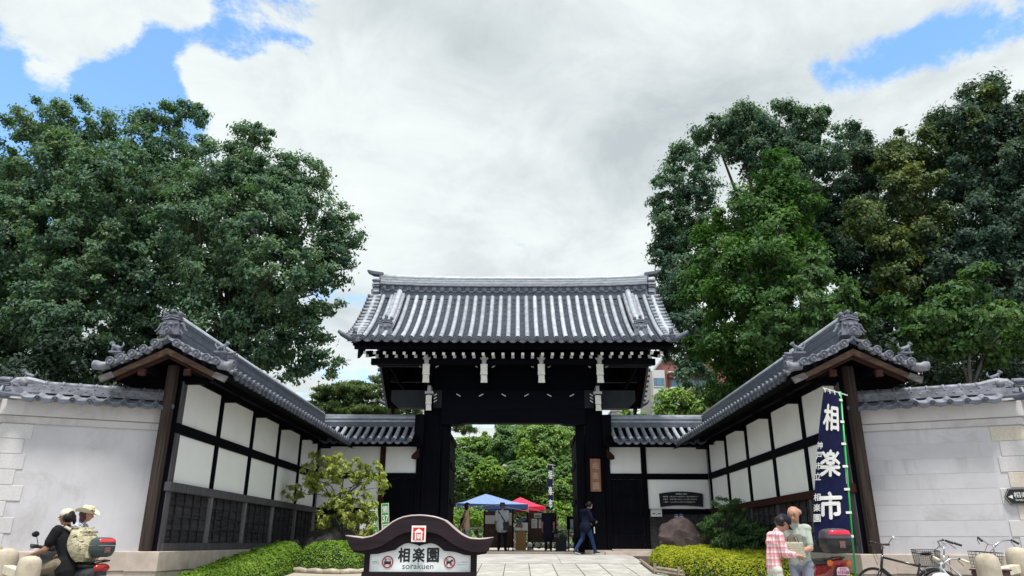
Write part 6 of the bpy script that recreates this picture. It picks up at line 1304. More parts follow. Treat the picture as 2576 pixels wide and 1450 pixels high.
def plaid():
    m,nt,b=NT('plaid_shirt'); v=coords(nt,None,False); sp=nt.nodes.new('ShaderNodeSeparateXYZ'); lnk(nt,v,sp.inputs[0])
    def band(ax,fr,wd,off=0,src=None):
        a=nt.nodes.new('ShaderNodeMath'); a.operation='MULTIPLY_ADD'; a.inputs[1].default_value=fr; a.inputs[2].default_value=off
        if src is None: lnk(nt,sp.outputs[ax],a.inputs[0])
        else: lnk(nt,src,a.inputs[0])
        f=nt.nodes.new('ShaderNodeMath'); f.operation='FRACT'; lnk(nt,a.outputs[0],f.inputs[0]); l=nt.nodes.new('ShaderNodeMath'); l.operation='LESS_THAN'; l.inputs[1].default_value=wd; lnk(nt,f.outputs[0],l.inputs[0]); return l.outputs[0]
    xy=nt.nodes.new('ShaderNodeMath'); xy.operation='ADD'; lnk(nt,sp.outputs[0],xy.inputs[0]); lnk(nt,sp.outputs[1],xy.inputs[1])
    c=mixc(nt,mixc(nt,band(2,13.,.42),(0,0,0),(.55,.55,.55)),(.80,.72,.68),(.62,.10,.17)); c2=mixc(nt,mixc(nt,band(0,15.,.42,0,xy.outputs[0]),(0,0,0),(.55,.55,.55)),c,(.62,.10,.17)); c3=mixc(nt,band(2,26.,.10,.3),c2,(.42,.05,.11)); c4=mixc(nt,band(0,30.,.10,.3,xy.outputs[0]),c3,(.45,.06,.12))
    lnk(nt,c4,b.inputs['Base Color']); b.inputs['Roughness'].default_value=.9; return m
def camo():
    m,nt,b=NT('camouflage'); v=coords(nt,(1,1,2.2),False); c=ramp(nt,noise(nt,v,9,3,.5,.8),[(.42,(.30,.27,.17)),(.50,(.42,.385,.25)),(.58,(.50,.46,.33))]); f=nt.nodes.new('ShaderNodeMapRange'); f.inputs['From Min'].default_value=.60; f.inputs['From Max'].default_value=.63; lnk(nt,noise(nt,coords(nt,(1,1,2.6),False),15,2,.5,1.2),f.inputs['Value']); lnk(nt,mixc(nt,f.outputs[0],c,(.06,.045,.03)),b.inputs['Base Color']); b.inputs['Roughness'].default_value=.9; return m
def dotted():
    m,nt,b=NT('blue_floral'); v=coords(nt,None,False); c=ramp(nt,noise(nt,v,38,2,.5,.4),[(.46,(.62,.64,.70)),(.54,(.13,.16,.34))]); lnk(nt,c,b.inputs['Base Color']); b.inputs['Roughness'].default_value=.9; return m
def cap_mesh(R,name,m,peak=True,back=False):
    h,H=R['h'],R['H']; T=Matrix.Translation(h(0,-.004,.022))@R['RM'].to_4x4()
    mb=MB(T); mb.lathe([(.0595*H,-.012*H),(.060*H,.006*H),(.055*H,.030*H),(.040*H,.048*H),(.015*H,.056*H),(.001,.057*H)],16)
    if peak: mb.grid(lambda a,b:((a-.5)*.10*H*(1-.25*b*b),(.045+.055*b)*H*(1-.25*(2*a-1)**2)*(-1 if back else 1),(-.002-.012*b-.02*(2*a-1)**2*.5)*H),8,4); mb.grid(lambda a,b:((a-.5)*.10*H*(1-.25*b*b),(.045+.055*b)*H*(1-.25*(2*a-1)**2)*(-1 if back else 1),(-.006-.012*b-.02*(2*a-1)**2*.5)*H),8,4,flip=True)
    return part(name,mb,m,R['root'],smooth=True)
def hat_mesh(R,name,m,band,brim=.105,crown=.062,curl=.02):
    h,H=R['h'],R['H']; T=Matrix.Translation(h(0,-.004,.018))@R['RM'].to_4x4()
    mb=MB(T); mb.lathe([(.060*H,0),(.060*H,.010*H),(.056*H,crown*.8*H),(.048*H,crown*H),(.03*H,crown*.96*H),(.02*H,crown*.90*H),(.001,crown*.90*H)],18)
    def S(a,b): t=2*pi*a; r=(.058+(brim-.058)*b)*H; return (r*math.cos(t),r*math.sin(t)*1.08,(curl*b*b*abs(math.cos(t))**1.5*1.3-.008*b*abs(math.sin(t)))*H)
    mb.grid(S,28,4); mb.grid(lambda a,b:tuple(Vector(S(a,b))-Vector((0,0,.003*H))),28,4,flip=True); o=part(name,mb,m,R['root'],smooth=True)
    mb=MB(T); mb.lathe([(.0605*H,.004*H),(.0612*H,.010*H),(.0600*H,.020*H)],18); part('hat_band',mb,band,o)
def crowd():
    # couple by the hedge
    W=person('person','woman in pink plaid shirt and dark cap bowing over a pale woven bag',(3.42,10.42,gz(10.42)),R_(-86),1.58,[SKIN,HAIR,plaid(),cl('pale_trousers',(.52,.52,.47)),cl('shoe_grey',(.2,.2,.2))],dict(waist=(0,0,.62),chest=(0,.03,.735),neck=(0,.055,.82),head=(0,.115,.895),shR=(.09,.035,.79),elR=(.105,.06,.65),wrR=(.05,.185,.635),elL=(-.105,.05,.65),wrL=(-.055,.185,.63),shL=(-.09,.035,.79)),pitch=R_(38),sleeve=1.75,vox=.009,hem=.54,bulk=.76,group='visitors',hairstyle='short',curl=1.4)
    cap_mesh(W,'cap',cl('navy_cap',(.018,.018,.032)))
    Mn=person('person','balding man in pale green short-sleeved shirt leaning towards the plaid-shirted woman',(3.90,10.74,gz(10.74)),R_(134),1.66,[SKIN,HAIRG,cl('pale_green_shirt',(.40,.44,.40)),cl('grey_blue_trousers',(.22,.24,.32)),cl('shoe_brown',(.1,.07,.05))],dict(waist=(0,0,.62),chest=(.0,.015,.74),neck=(.0,.02,.83),head=(-.012,.045,.918),shR=(.098,.02,.79),shL=(-.085,.005,.80),elL=(-.110,.03,.645),wrL=(-.05,.165,.615),elR=(.118,.045,.64),wrR=(.065,.18,.615)),pitch=R_(26),roll=R_(16),sleeve=.78,vox=.009,hem=.54,bulk=.82,group='visitors',hairstyle='bald',curl=1.4)
    mb=MB(); V,H=Mn['V'],Mn['H']; n=V['neck']
    for s in (-1,1): mb.prism([(0,0),(.05,-.012),(.035,-.05),(.004,-.028)],n+Vector((s*.01,.048,-.015)),(s,0,.1),(0,.25,1),(0,.006,0))
    part('collar',mb,cl('pale_green_shirt',(.40,.44,.40)),Mn['root'])
    mb=MB(); c=V['chest']+Vector((-.075,.118,-.03)); mb.beam(c+Vector((0,0,.055)),c-Vector((0,.004,.055)),.095,.006,up=(0,1,0)); part('shirt_pocket',mb,cl('pale_green_pocket',(.36,.40,.36)),Mn['root'])
    # woven bag between them
    g=thing('woven_bag','pale woven bag with brown handles held between the couple','bag',(3.70,10.40,.30),R_(14)); bm_=mat('woven_straw',(.62,.58,.46),(.42,.38,.28),scale=60,rough=.85,bump=.6,bscale=60); mb=MB()
    mb.grid(lambda a,b:((a-.5)*(.28-.03*b),-.05+.02*b,-.10+.19*b),20,12); mb.grid(lambda a,b:((a-.5)*(.28-.03*b),.05-.02*b,-.10+.19*b),20,12,flip=True); 
    for s in (-1,1): mb.grid(lambda a,b:(s*.5*(.28-.03*b),(a-.5)*(.10-.04*b),-.10+.19*b),4,12,flip=s<0)
    mb.bx(-.14,.14,-.05,.05,-.102,-.096); part('basketwork',mb,bm_,g); mb=MB()
    for r in range(6):
        for i in range(14): x=-.125+i*.0192+(.0096 if r%2 else 0); z=-.08+r*.028; mb.beam((x,-.052+.0022*r,z),(x+.008,-.052+.0022*r,z+.006),.004,.008,up=(0,1,0))
    part('weave_gaps',mb,pl('weave_dark',(.10,.085,.06)),g); mb=MB()
    for y in (-.03,.03): mb.tube([(-.065,y,.085),(-.05,y,.15),(0,y*.6,.185),(.05,y,.15),(.065,y,.085)],.006,6)
    part('handle',mb,pl('handle_brown',(.22,.10,.04)),g,smooth=True)
    # scooter rider and companion at the left
    R=person('person','man in black T-shirt and cream cap astride the scooter, seen from behind',(-6.66,11.50,gz(11.5)),R_(72),1.68,[SKIN2,HAIR,cl('black_tee',(.012,.012,.014)),cl('khaki_trousers',(.20,.165,.115)),cl('black_shoe',(.02,.02,.02))],dict(pel=(0,0,.47),waist=(0,.02,.55),chest=(0,.075,.665),neck=(0,.115,.76),head=(0,.15,.85),shR=(.118,.09,.735),elR=(.17,.13,.575),wrR=(.155,.30,.53),hipR=(.06,.01,.455),knR=(.12,.23,.40),anR=(.12,.20,.17),toR=(.13,.30,.15)),pitch=R_(4),yaw=R_(8),sleeve=.62,vox=.010,hem=.44,bulk=1.22,group='visitors')
    cap_mesh(R,'cap',cl('cream_cap',(.60,.56,.46)))
    V,H,h=R['V'],R['H'],R['h']; mb=MB(); mb.tube([h(.055,-.02,-.0),h(.06,-.035,-.03),h(.055,-.04,-.06)],[.03*H,.02*H,.008*H],6); part('ponytail',mb,HAIR,R['root'])
    # rucksack on the rider's back
    bp=thing('rucksack','large camouflage rucksack worn by the man astride the scooter','rucksack',(-6.66,11.50,gz(11.5)),R_(72)); cm=camo(); mb=MB()
    def S(a,b):
        t=2*pi*a; w_=.17+.025*math.sin(pi*b); d=.115+.05*math.sin(pi*min(b*1.2,1)); c,s=math.cos(t),math.sin(t); e=.42
        z=-.0+.48*b; lean=.24*b
        sc_=(math.sin(pi*(.06+.88*b)))**.22
        return (w_*sc_*math.copysign(abs(c)**e,c),-.265+lean*.62+d*sc_*math.copysign(abs(s)**e,s),.80+z)
    mb.grid(S,28,16); mb.prism([(-.15,-.08),(.15,-.08),(.15,.08),(-.15,.08)],(0,-.10,1.275),(1,0,0),(0,1,0),(0,0,.012)); part('pack',mb,cm,bp,smooth=True)
    mb=MB()
    for z,w_ in ((.98,.30),(1.10,.30),(1.22,.28)): mb.beam((-w_/2,-.385+.24*.62*(z-.8)/.56,z),(w_/2,-.385+.24*.62*(z-.8)/.56,z),.014,.03)
    mb.bx(-.10,.10,-.435,-.36,.85,.99); part('webbing',mb,camo(),bp,bevel=.008)
    mb=MB()
    for s in (-1,1): mb.tube([(s*.10,-.06,1.22),(s*.115,.09,1.285),(s*.125,.215,1.23),(s*.13,.24,1.08)],.024,7); 
    mb.tube([(-.04,-.08,1.27),(0,-.08,1.31),(.04,-.08,1.27)],.01,6); part('strap',mb,pl('strap_tan',(.46,.42,.32)),bp,smooth=True)
    Ld=person('person','woman in straw cowboy hat and blue patterned top beyond the scooter',(-6.97,12.15,gz(12.15)),R_(-75),1.58,[SKIN,mat('auburn_hair',(.09,.045,.04),(.05,.025,.025),scale=30),dotted(),cl('white_trousers',(.55,.54,.52)),cl('shoe_tan',(.3,.2,.12))],dict(chest=(0,.015,.73),head=(0,.03,.92),elR=(.15,.02,.64),wrR=(.12,.13,.54)),pitch=R_(10),yaw=R_(-10),sleeve=.15,vox=.012,hem=.46,bulk=1.1,group='visitors',hairstyle='bob')
    hat_mesh(Ld,'straw_hat',mat('straw',(.72,.66,.47),(.60,.53,.36),scale=50,rough=.9,bump=.4,bscale=90),pl('hat_cord',(.05,.04,.03)),.108,.070,.034)
    # under the gate
    Y=person('person','woman in peach T-shirt and white face mask standing by the gate post',(-1.84,27,.10),R_(-75),1.63,[SKIN,HAIR,cl('peach_tee',(.66,.47,.34)),cl('lilac_trousers',(.42,.38,.44)),cl('shoe_w',(.4,.4,.4))],dict(elR=(.125,-.07,.63),wrR=(.07,-.12,.50)),sleeve=.45,vox=.016,hem=.48,group='visitors',hairstyle='bob')
    mb=MB(); h,H=Y['h'],Y['H']; mb.sph(h(0,.040,-.028),(.034*H,.022*H,.030*H),10,6); part('face_mask',mb,pl('mask_white',(.75,.75,.74)),Y['root'],smooth=True)
    mb=MB(); V=Y['V']; mb.tube([V['shR']+Vector((-.02,.06,.02)),V['shR']+Vector((.0,0,.05)),V['shR']+Vector((.02,-.08,-.1)),V['elR']+Vector((0,-.05,.02)),V['waist']+Vector((.12,.06,.02)),V['chest']+Vector((.12,.1,-.02)),V['shR']+Vector((-.02,.06,.02))],.012,6); part('bag_strap',mb,pl('strap_black',(.015,.015,.018)),Y['root'])
    mb=MB(); mb.sph((-.02,-.15,.95),(.13,.07,.17),10,7); part('shoulder_bag',mb,pl('bag_black',(.012,.012,.018)),Y['root'],smooth=True)
    G=person('person','man in pale shirt and grey hat with a black shoulder bag, seen from behind',(-.58,27.6,.10),R_(-8),1.66,[SKIN2,HAIRG,cl('pale_grey_shirt',(.50,.53,.56)),cl('black_trousers',(.012,.012,.015)),cl('black_shoe',(.02,.02,.02))],dict(anR=(.075,-.01,.045),toR=(.09,.085,.018),knR=(.065,.02,.28)),sleeve=.85,vox=.016,hem=.46,bulk=1.15,group='visitors')
    hat_mesh(G,'hat',cl('grey_hat',(.06,.06,.075)),pl('hat_ribbon',(.02,.02,.025)),.085,.058,.006)
    mb=MB(); V=G['V']; mb.beam(V['shL']+Vector((.05,-.085,.03)),V['waist']+Vector((.12,-.135,-.02)),.045,.008,up=(0,1,0)); mb.beam(V['shL']+Vector((.05,-.085,.03)),V['chest']+Vector((0,.12,0)),.045,.008,up=(0,1,0)); part('bag_strap',mb,pl('strap_black',(.015,.015,.018)),G['root'])
    mb=MB(); c=V['waist']+Vector((.16,-.10,-.16)); mb.bx(c.x-.12,c.x+.10,c.y-.06,c.y+.06,c.z-.16,c.z+.13); part('shoulder_bag',mb,pl('bag_black',(.012,.012,.018)),G['root'],bevel=.03)
    D=person('person','person in dark navy dress standing before the posters with bowed head',(1.06,27.2,.10),R_(176),1.54,[SKIN2,HAIR,cl('navy_dress',(.016,.015,.035)),cl('black_leggings',(.012,.012,.014)),cl('grey_shoe',(.16,.16,.17))],dict(chest=(0,.015,.73),neck=(0,.02,.82),head=(0,.06,.905)),pitch=R_(30),sleeve=.7,vox=.016,hem=.40,skirt=.30,bulk=1.05,group='visitors')
    Wk=person('person','man in dark blue jacket and jeans walking past the gate post',(2.16,24.55,.03),R_(-58),1.66,[SKIN,HAIR,cl('navy_jacket',(.008,.011,.03)),cl('blue_jeans',(.022,.042,.11)),mat('trainer',(.05,.05,.06),(.03,.03,.03))],dict(waist=(0,.02,.61),chest=(0,.045,.73),neck=(0,.065,.82),head=(0,.11,.905),elR=(.14,.05,.64),wrR=(.08,.17,.61),elL=(-.14,.03,.63),wrL=(-.09,.15,.58),knR=(.055,.10,.285),anR=(.057,.17,.052),toR=(.066,.26,.028),knL=(-.055,-.04,.285),anL=(-.057,-.22,.075),toL=(-.06,-.13,.02)),pitch=R_(22),sleeve=1.9,vox=.014,hem=.47,bulk=1.1,group='visitors')
    mb=MB(); h,H=Wk['h'],Wk['H']; mb.sph(h(0,.040,-.026),(.032*H,.02*H,.026*H),9,6); part('face_mask',mb,pl('mask_white',(.75,.75,.74)),Wk['root'],smooth=True)
    mb=MB(); 
    for k in ('anR','anL'): p=Wk['V'][k]; q=Wk['V']['to'+k[-1]]; mb.beam(p+Vector((0,-.03,-.062)),q+Vector((0,.03,-.022)),.085,.022)
    part('shoe_sole',mb,pl('sole_white',(.62,.62,.62)),Wk['root'])
    mb=MB(); mb.prism([(0,0),(.05,.01),(.03,.20),(-.03,.19)],(2.42,24.45,.66),(.5,.85,0),(0,0,1),(.01,0,0)); single('rolled_leaflet',mb,pl('leaflet_w',(.7,.7,.68)),'white leaflet carried by the walking man in jeans','leaflet')
    S_=person('person','bending person in dark blue under the tents behind the reception desk',(-.02,33,.10),R_(-40),1.60,[SKIN,HAIR,cl('navy_jacket',(.02,.028,.07)),cl('denim_pale',(.22,.30,.42)),cl('shoe_grey',(.2,.2,.2))],dict(chest=(0,.16,.70),waist=(0,.05,.61),neck=(0,.24,.74),head=(0,.32,.78),shR=(.11,.20,.75),elR=(.13,.25,.58),wrR=(.10,.34,.50)),pitch=R_(50),sleeve=1.8,vox=.02,fingers=False,group='visitors')
crowd()
# ---------------------------------------------------------------- scooters, bicycles, bollards
def wheel(root,c,R,r,steer=0,rim=(.5,.5,.52),spokes=18,wide=False,name='wheel'):
    """wheel in the local x-z plane with tyre, rim and spokes as its own pieces"""
    T=T_(c)@Matrix.Rotation(steer,4,'Z'); mb=MB(T); mb.torus((0,0,0),R-r,r,'y',34,8); w_=part(name,mb,pl('tyre_rubber',(.02,.02,.021),rough=.8),root,smooth=True)
    mb=MB(T); mb.torus((0,0,0),R-2.15*r,r*.45,'y',34,6); part('rim',mb,pl('rim_%s'%rim[0],rim,metal=.8,rough=.35),w_,smooth=True)
    mb=MB(T); mb.lathe([(.022,-.04),(.03,-.01),(.03,.01),(.022,.04)],8,Matrix.Rotation(pi/2,4,'X'))
    for i in range(spokes):
        a=2*pi*i/spokes; 
        if wide: mb.beam((.03*math.cos(a),0,.03*math.sin(a)),((R-2.2*r)*math.cos(a),0,(R-2.2*r)*math.sin(a)),.03,.02,up=(0,1,0))
        else: mb.tube([(.025*math.cos(a+.6),.02*(-1)**i,.025*math.sin(a+.6)),((R-2.3*r)*math.cos(a),0,(R-2.3*r)*math.sin(a))],.0022,4)
    part('spokes',mb,pl('spoke_steel',(.45,.45,.46),metal=.8,rough=.4),w_); return w_
def bicycle(label,loc,rz,frame_c,bars='flat',basket=None,steer=0,gripc=(.02,.02,.02),saddle_h=.86,lean=R_(4),lamp=False,R=.33,mud=False,lady=True,bar_h=1.02):
    g=thing('bicycle',label,'bicycle',loc,0,'bicycles parked along the street wall',rot=(lean,0,rz)); fm=pl('bike_paint_%d'%int(frame_c[0]*1000+frame_c[2]*97),frame_c,rough=.3,coat=.4,spec=.5); st=pl('bike_steel',(.55,.55,.57),metal=.85,rough=.3); bk=pl('bike_black',(.016,.016,.017),rough=.45)
    wheel(g,(0,0,R),R,.020,name='rear_wheel'); wheel(g,(1.06,0,R),R,.020,steer=0,name='front_wheel')
    mb=MB(); hd=(.88,0,.86); hb=(.92,0,.66); bb=(.44,0,.28); sl=(.28,0,.74)
    if lady: mb.tube([hb,(.68,0,.42),bb],.020,8); mb.tube([(.895,0,.78),(.66,0,.52),(.40,0,.42)],.016,8)
    else: mb.tube([hb,bb],.021,8); mb.tube([(.885,0,.83),(.30,0,.70)],.018,8)
    mb.tube([hd,hb],.023,8); mb.tube([bb,sl],.018,8)
    for y in (-.05,.05): mb.tube([bb,(0,y,R)],.011,6); mb.tube([(.30,0,.66),(0,y,R)],.010,6)
    part('frame',mb,fm,g,smooth=True)
    mb=MB()
    for y in (-.05,.05): mb.tube([(.93,y*.8,.64),(1.06,y,R)],[.014,.010],6)
    mb.tube([(.93,-.05,.64),(.93,.05,.64)],.014,6); part('fork',mb,st if basket else fm,g,smooth=True)
    mb=MB(); mb.tube([hd,(.86,0,bar_h-.06),(.88,0,bar_h-.02)],.013,8)
    if bars=='flat': hp=[(.90,-.30,bar_h+.01),(.89,-.1,bar_h),(.89,.1,bar_h),(.90,.30,bar_h+.01)]
    else: hp=[(.66,-.28,bar_h+.02),(.80,-.26,bar_h+.07),(.90,-.16,bar_h+.05),(.90,-.05,bar_h-.02),(.90,.05,bar_h-.02),(.90,.16,bar_h+.05),(.80,.26,bar_h+.07),(.66,.28,bar_h+.02)]
    mb.tube(hp,.012,8); o=part('handlebar',mb,st if bars!='flat' else bk,g,smooth=True)
    for e,q in ((hp[0],hp[1]),(hp[-1],hp[-2])):
        e,q=Vector(e),Vector(q); d=(q-e).normalized(); mb=MB(); mb.tube([e-d*.01,e+d*.11],.019,9); part('grip',mb,pl('grip_%d'%int(gripc[0]*1000),gripc,rough=.6),o,smooth=True)
        mb=MB(); mb.tube([e+d*.13,e+d*.13+Vector((.05,0,-.02)),e+d*.03+Vector((.06,0,-.06))],.006,5); mb.sph(e+d*.14,(.02,.02,.018),7,5); part('brake_lever',mb,bk,o)
    mb=MB(); mb.tube([(.9,.06,bar_h),(1.0,.09,.92),(.96,.04,.70)],.004,5); mb.tube([(.9,-.10,bar_h),(1.02,-.02,.95),(.95,0,.78)],.004,5); part('brake_cable',mb,bk,g)
    mb=MB(); mb.tube([sl,(.245,0,saddle_h-.04)],.013,7); part('seat_post',mb,st,g)
    mb=MB(); mb.grid(lambda a,b:(.10+.28*b,(a-.5)*(.19*(1-b)**.7+.035),saddle_h-.02*(2*a-1)**2-.015*math.sin(pi*b)),8,10); mb.grid(lambda a,b:(.10+.28*b,(a-.5)*(.19*(1-b)**.7+.035),saddle_h-.05-.0*(2*a-1)**2),8,10,flip=True); mb.sph((.17,0,saddle_h-.03),(.08,.085,.03),10,6); part('saddle',mb,bk,g,smooth=True)
    mb=MB(); mb.lathe([(.09,-.004),(.09,.004)],18,T_((.44,.06,.28))@Matrix.Rotation(pi/2,4,'X')); mb.beam((.44,.08,.28),(.52,.08,.14),.012,.02); mb.beam((.44,-.08,.28),(.36,-.08,.42),.012,.02); mb.bx(.47,.57,.08,.17,.13,.15); mb.bx(.31,.41,-.17,-.08,.41,.43); part('crank',mb,bk,g)
    if mud:
        for cx in (0,1.06): mb=MB(); mb.torus((cx,0,R),R+.012,.018,'y',20,6,a0=.5,a1=2.7); part('mudguard',mb,st,g,smooth=True)
    mb=MB(); mb.tube([(.03,.07,.28),(-.06,.14,.02)],.008,6); part('kick_stand',mb,st,g)
    if basket:
        m=pl('basket_wire',(.03,.03,.032),rough=.5); x0,x1,y0,z0,z1=(1.0,1.30,.19,.68,.94); mb=MB()
        P_=lambda t,b:[((x0+x1)/2+((x1-x0)/2+.03*b)*max(-1,min(1,1.35*math.cos(t))),(y0+.02*b)*max(-1,min(1,1.35*math.sin(t))),z0+(z1-z0)*b)][0]
        N=44 if basket=='mesh' else 26; rows=9 if basket=='mesh' else 5; rr=.0022 if basket=='mesh' else .003
        for i in range(N): t=2*pi*i/N; mb.tube([P_(t,0),P_(t,1)],rr,4)
        for k in range(rows+1): b=k/rows; mb.tube([P_(2*pi*i/24,b) for i in range(25)],rr if 0<k<rows else .006,4,cap=False)
        for i in range(7): y=-y0+2*y0*i/6; mb.tube([(x0,y,z0),(x1,y,z0)],rr,4)
        part('basket',mb,m,g)
        mb=MB(); mb.tube([(1.06,.07,R),(1.2,.08,.67)],.006,5); mb.tube([(1.06,-.07,R),(1.2,-.08,.67)],.006,5); part('basket_stay',mb,st,g)
    if lamp: mb=MB(); mb.sph((1.0,0,.62),(.05,.035,.035),8,6); part('lamp',mb,st,g)
    return g
def vehicles():
    gy=lambda y:gz(y)
    B=bicycle('black flat-bar bicycle with a round mirror, nearest to the tall navy banner',(6.62,12.35,gy(12.35)),R_(128),(.016,.016,.018),'flat',None,lady=False,bar_h=1.04,saddle_h=.92,R=.335)
    mb=MB(); mb.tube([(.90,-.28,1.05),(.86,-.34,1.14),(.86,-.38,1.16)],.006,5); part('mirror_stem',mb,pl('bike_black',(.016,.016,.017)),B); mb=MB(); mb.sph((.85,-.41,1.17),(.015,.05,.035),10,7); part('mirror',mb,pl('mirror_glass',(.75,.78,.8),rough=.1,metal=.6),B,smooth=True)
    bicycle('silver bicycle with a deep black mesh basket and black saddle',(7.72,12.35,gy(12.35)),R_(138),(.30,.31,.33),'swept','mesh',mud=True,saddle_h=.80,bar_h=1.02)
    b3=bicycle('silver bicycle with cream grips, in front of the mesh basket',(6.65,11.0,gy(11.0)),R_(108),(.42,.43,.45),'swept',None,gripc=(.68,.64,.52),saddle_h=.74,bar_h=.86)
    bicycle('bicycle with a wide wire basket and silver swept handlebar between the stone bollards and wall',(7.72,11.95,gy(11.95)),R_(86),(.06,.03,.04),'swept','wire',saddle_h=.86,bar_h=1.08)
    mb=MB(); mb.sph((0,0,0),(.15,.12,.10),12,8); o=single('white_bag',mb,cotton('white_bag_cloth',(.74,.75,.75)),'white cloth bag hanging by the cream-gripped bicycle','bag',smooth=True); o.location=(6.26,11.62,-.13)
    mb=MB(); mb.prism([(-.16,-.10),(.16,-.10),(.18,.10),(-.18,.10)],(0,-.16,0),X_,Z_,(0,.32,0)); mb.bx(-.19,.19,-.18,.18,.10,.125); g=single('covered_box',mb,mat('maroon_leather',(.085,.035,.032),(.05,.02,.02),scale=8,rough=.5),'maroon box with flat lid on the rear of the cream-gripped bicycle','box',bevel=.012); g.location=(6.62,10.98,.0-.085); g.rotation_euler=(0,0,R_(18))
    # red scooter seen from behind
    g=thing('motor_scooter','red scooter with a black and red top box and pink number plate','scooter',(5.0,12.55,gz(12.55)),R_(96)); red=pl('scooter_red',(.24,.012,.012),rough=.22,coat=.6,spec=.5); bk=pl('scooter_black',(.018,.018,.019),rough=.4); st=pl('bike_steel',(.55,.55,.57),metal=.85,rough=.3)
    def scooter(g,red,bk,st,h=1.):
        wheel(g,(0,0,.24),.24,.05,rim=(.3,.3,.31),spokes=5,wide=True,name='rear_wheel'); wheel(g,(1.18,0,.24),.24,.05,rim=(.3,.3,.31),spokes=5,wide=True,name='front_wheel')
        mb=MB()
        def S(a,b):
            t=2*pi*a; x=-.30+.86*b; w_=np.interp(b,[0,.1,.5,1],[.06,.13,.17,.13]); c,s=math.cos(t),math.sin(t); zc=np.interp(b,[0,.2,1],[.69,.58,.46]); hh=np.interp(b,[0,.2,1],[.05,.15,.22]); return (x,w_*math.copysign(abs(c)**.6,c),zc+hh*math.copysign(abs(s)**.7,s))
        mb.grid(S,18,12); mb.bx(.45,1.0,-.15,.15,.24,.30); part('body_panel',mb,red,g,smooth=True)
        mb=MB(); mb.prism([(.86,.30),(.98,.28),(1.10,.86),(1.02,.98),(.96,.92)],(0,-.19,0),X_,Z_,(0,.38,0)); part('leg_shield',mb,red,g,bevel=.03)
        mb=MB(); mb.torus((1.18,0,.24),.28,.05,'y',14,8,a0=.3,a1=2.6); part('front_mudguard',mb,red,g,smooth=True)
        mb=MB(); mb.sph((.14,0,.745),(.38,.145,.065),16,8); part('seat',mb,bk,g,smooth=True)
        mb=MB(); mb.tube([(1.18,0,.26),(1.06,0,.90)],.03,8); mb.tube([(.98,-.33,1.01),(1.02,-.2,1.0),(1.05,0,.96),(1.02,.2,1.0),(.98,.33,1.01)],.014,8); mb.sph((1.07,0,.97),(.10,.13,.09),10,7); o=part('handlebar',mb,bk,g,smooth=True)
        for s in (-1,1):
            mb=MB(); mb.tube([(.97,s*.34,1.012),(1.0,s*.23,1.005)],.02,8); part('grip',mb,bk,o,smooth=True)
            mb=MB(); mb.tube([(1.03,s*.2,1.02),(1.0,s*.27,1.16)],.006,5); mb.sph((.985,s*.30,1.19),(.015,.06,.045),10,7); part('mirror',mb,bk,o,smooth=True)
        mb=MB(); mb.tube([(-.05,.12,.30),(-.40,.15,.36)],[.03,.05],10); part('exhaust',mb,st,g,smooth=True)
        mb=MB(); mb.tube([(.0,-.10,.78),(-.32,-.10,.82),(-.36,0,.83),(-.32,.10,.82),(.0,.10,.78)],.012,6); part('grab_rail',mb,bk,g,smooth=True)
        mb=MB(); mb.bx(-.36,-.06,-.025,.025,.22,.32); mb.prism([(-.34,.69),(-.22,.64),(-.30,.34),(-.40,.40)],(0,-.07,0),X_,Z_,(0,.14,0)); part('rear_mudguard',mb,bk,g)
    scooter(g,red,bk,st)
    mb=MB(); mb.sph((-.315,0,.735),(.045,.13,.075),14,8); part('tail_light',mb,pl('tail_red',(.30,.006,.004),rough=.15,spec=.7),g,smooth=True)
    for s in (-1,1): mb=MB(); mb.sph((-.325,s*.145,.74),(.035,.05,.05),10,7); part('indicator',mb,pl('indicator_orange',(.75,.16,.02),rough=.2),g,smooth=True)
    def plate(g,c,m,tx,lines,w_=.20,h=.115):
        mb=MB(); mb.prism([(-w_/2,0),(w_/2,0),(w_/2,h*.72),(w_/2-.025,h),(-w_/2+.025,h),(-w_/2,h*.72)],c,(0,-1,0),(-.12,0,1),(.004,0,0)); p=part('number_plate',mb,m,g); mb=MB()
        o=Vector(c)-Vector((.004,0,0))
        for s,dx,dz,ww,hh in lines: text(mb,s,o+Vector((-.12*dz,-dx,dz)),(0,-1,0),(-.12,0,1),ww,hh,.015)
        part('plate_lettering',mb,tx,p)
    plate(g,(-.405,0,.565),pl('plate_pink',(.74,.42,.52),rough=.4),pl('plate_ink',(.10,.03,.14)),[('神戸市 中央区',-.055,.083,.11,.02),('10160',-.045,.018,.135,.05),('あ',-.088,.028,.03,.03)])
    mb=MB()
    def box(g,x0,z0,w_,l,h,mlid,mlens,mb_):
        def S(a,b):
            t=2*pi*a; c,s=math.cos(t),math.sin(t); k=np.interp(b,[0,.05,.55,1],[.60,.78,1,1]); return (x0+l/2*k*math.copysign(abs(c)**.55,c),w_/2*k*math.copysign(abs(s)**.55,s),z0+h*.58*b)
        def S2(a,b):
            t=2*pi*a; c,s=math.cos(t),math.sin(t); k=np.interp(b,[0,.1,.5,.8,1],[1.03,1.03,.92,.62,.0]); return (x0+l/2*k*math.copysign(abs(c)**.6,c),w_/2*k*math.copysign(abs(s)**.6,s),z0+h*.60+h*.42*math.sin(b*pi/2))
        mb=MB(); mb.grid(S,26,8); part('top_box',mb,mb_,g,smooth=True); mb=MB(); mb.grid(S2,26,10); part('top_box_lid',mb,mlid,g,smooth=True)
        mb=MB(); mb.grid(lambda a,b:tuple(Vector(S2(.5+(a-.5)*.26,.24+.34*b))+Vector((-.006,0,.003))),12,5); part('reflector',mb,mlens,g,smooth=True)
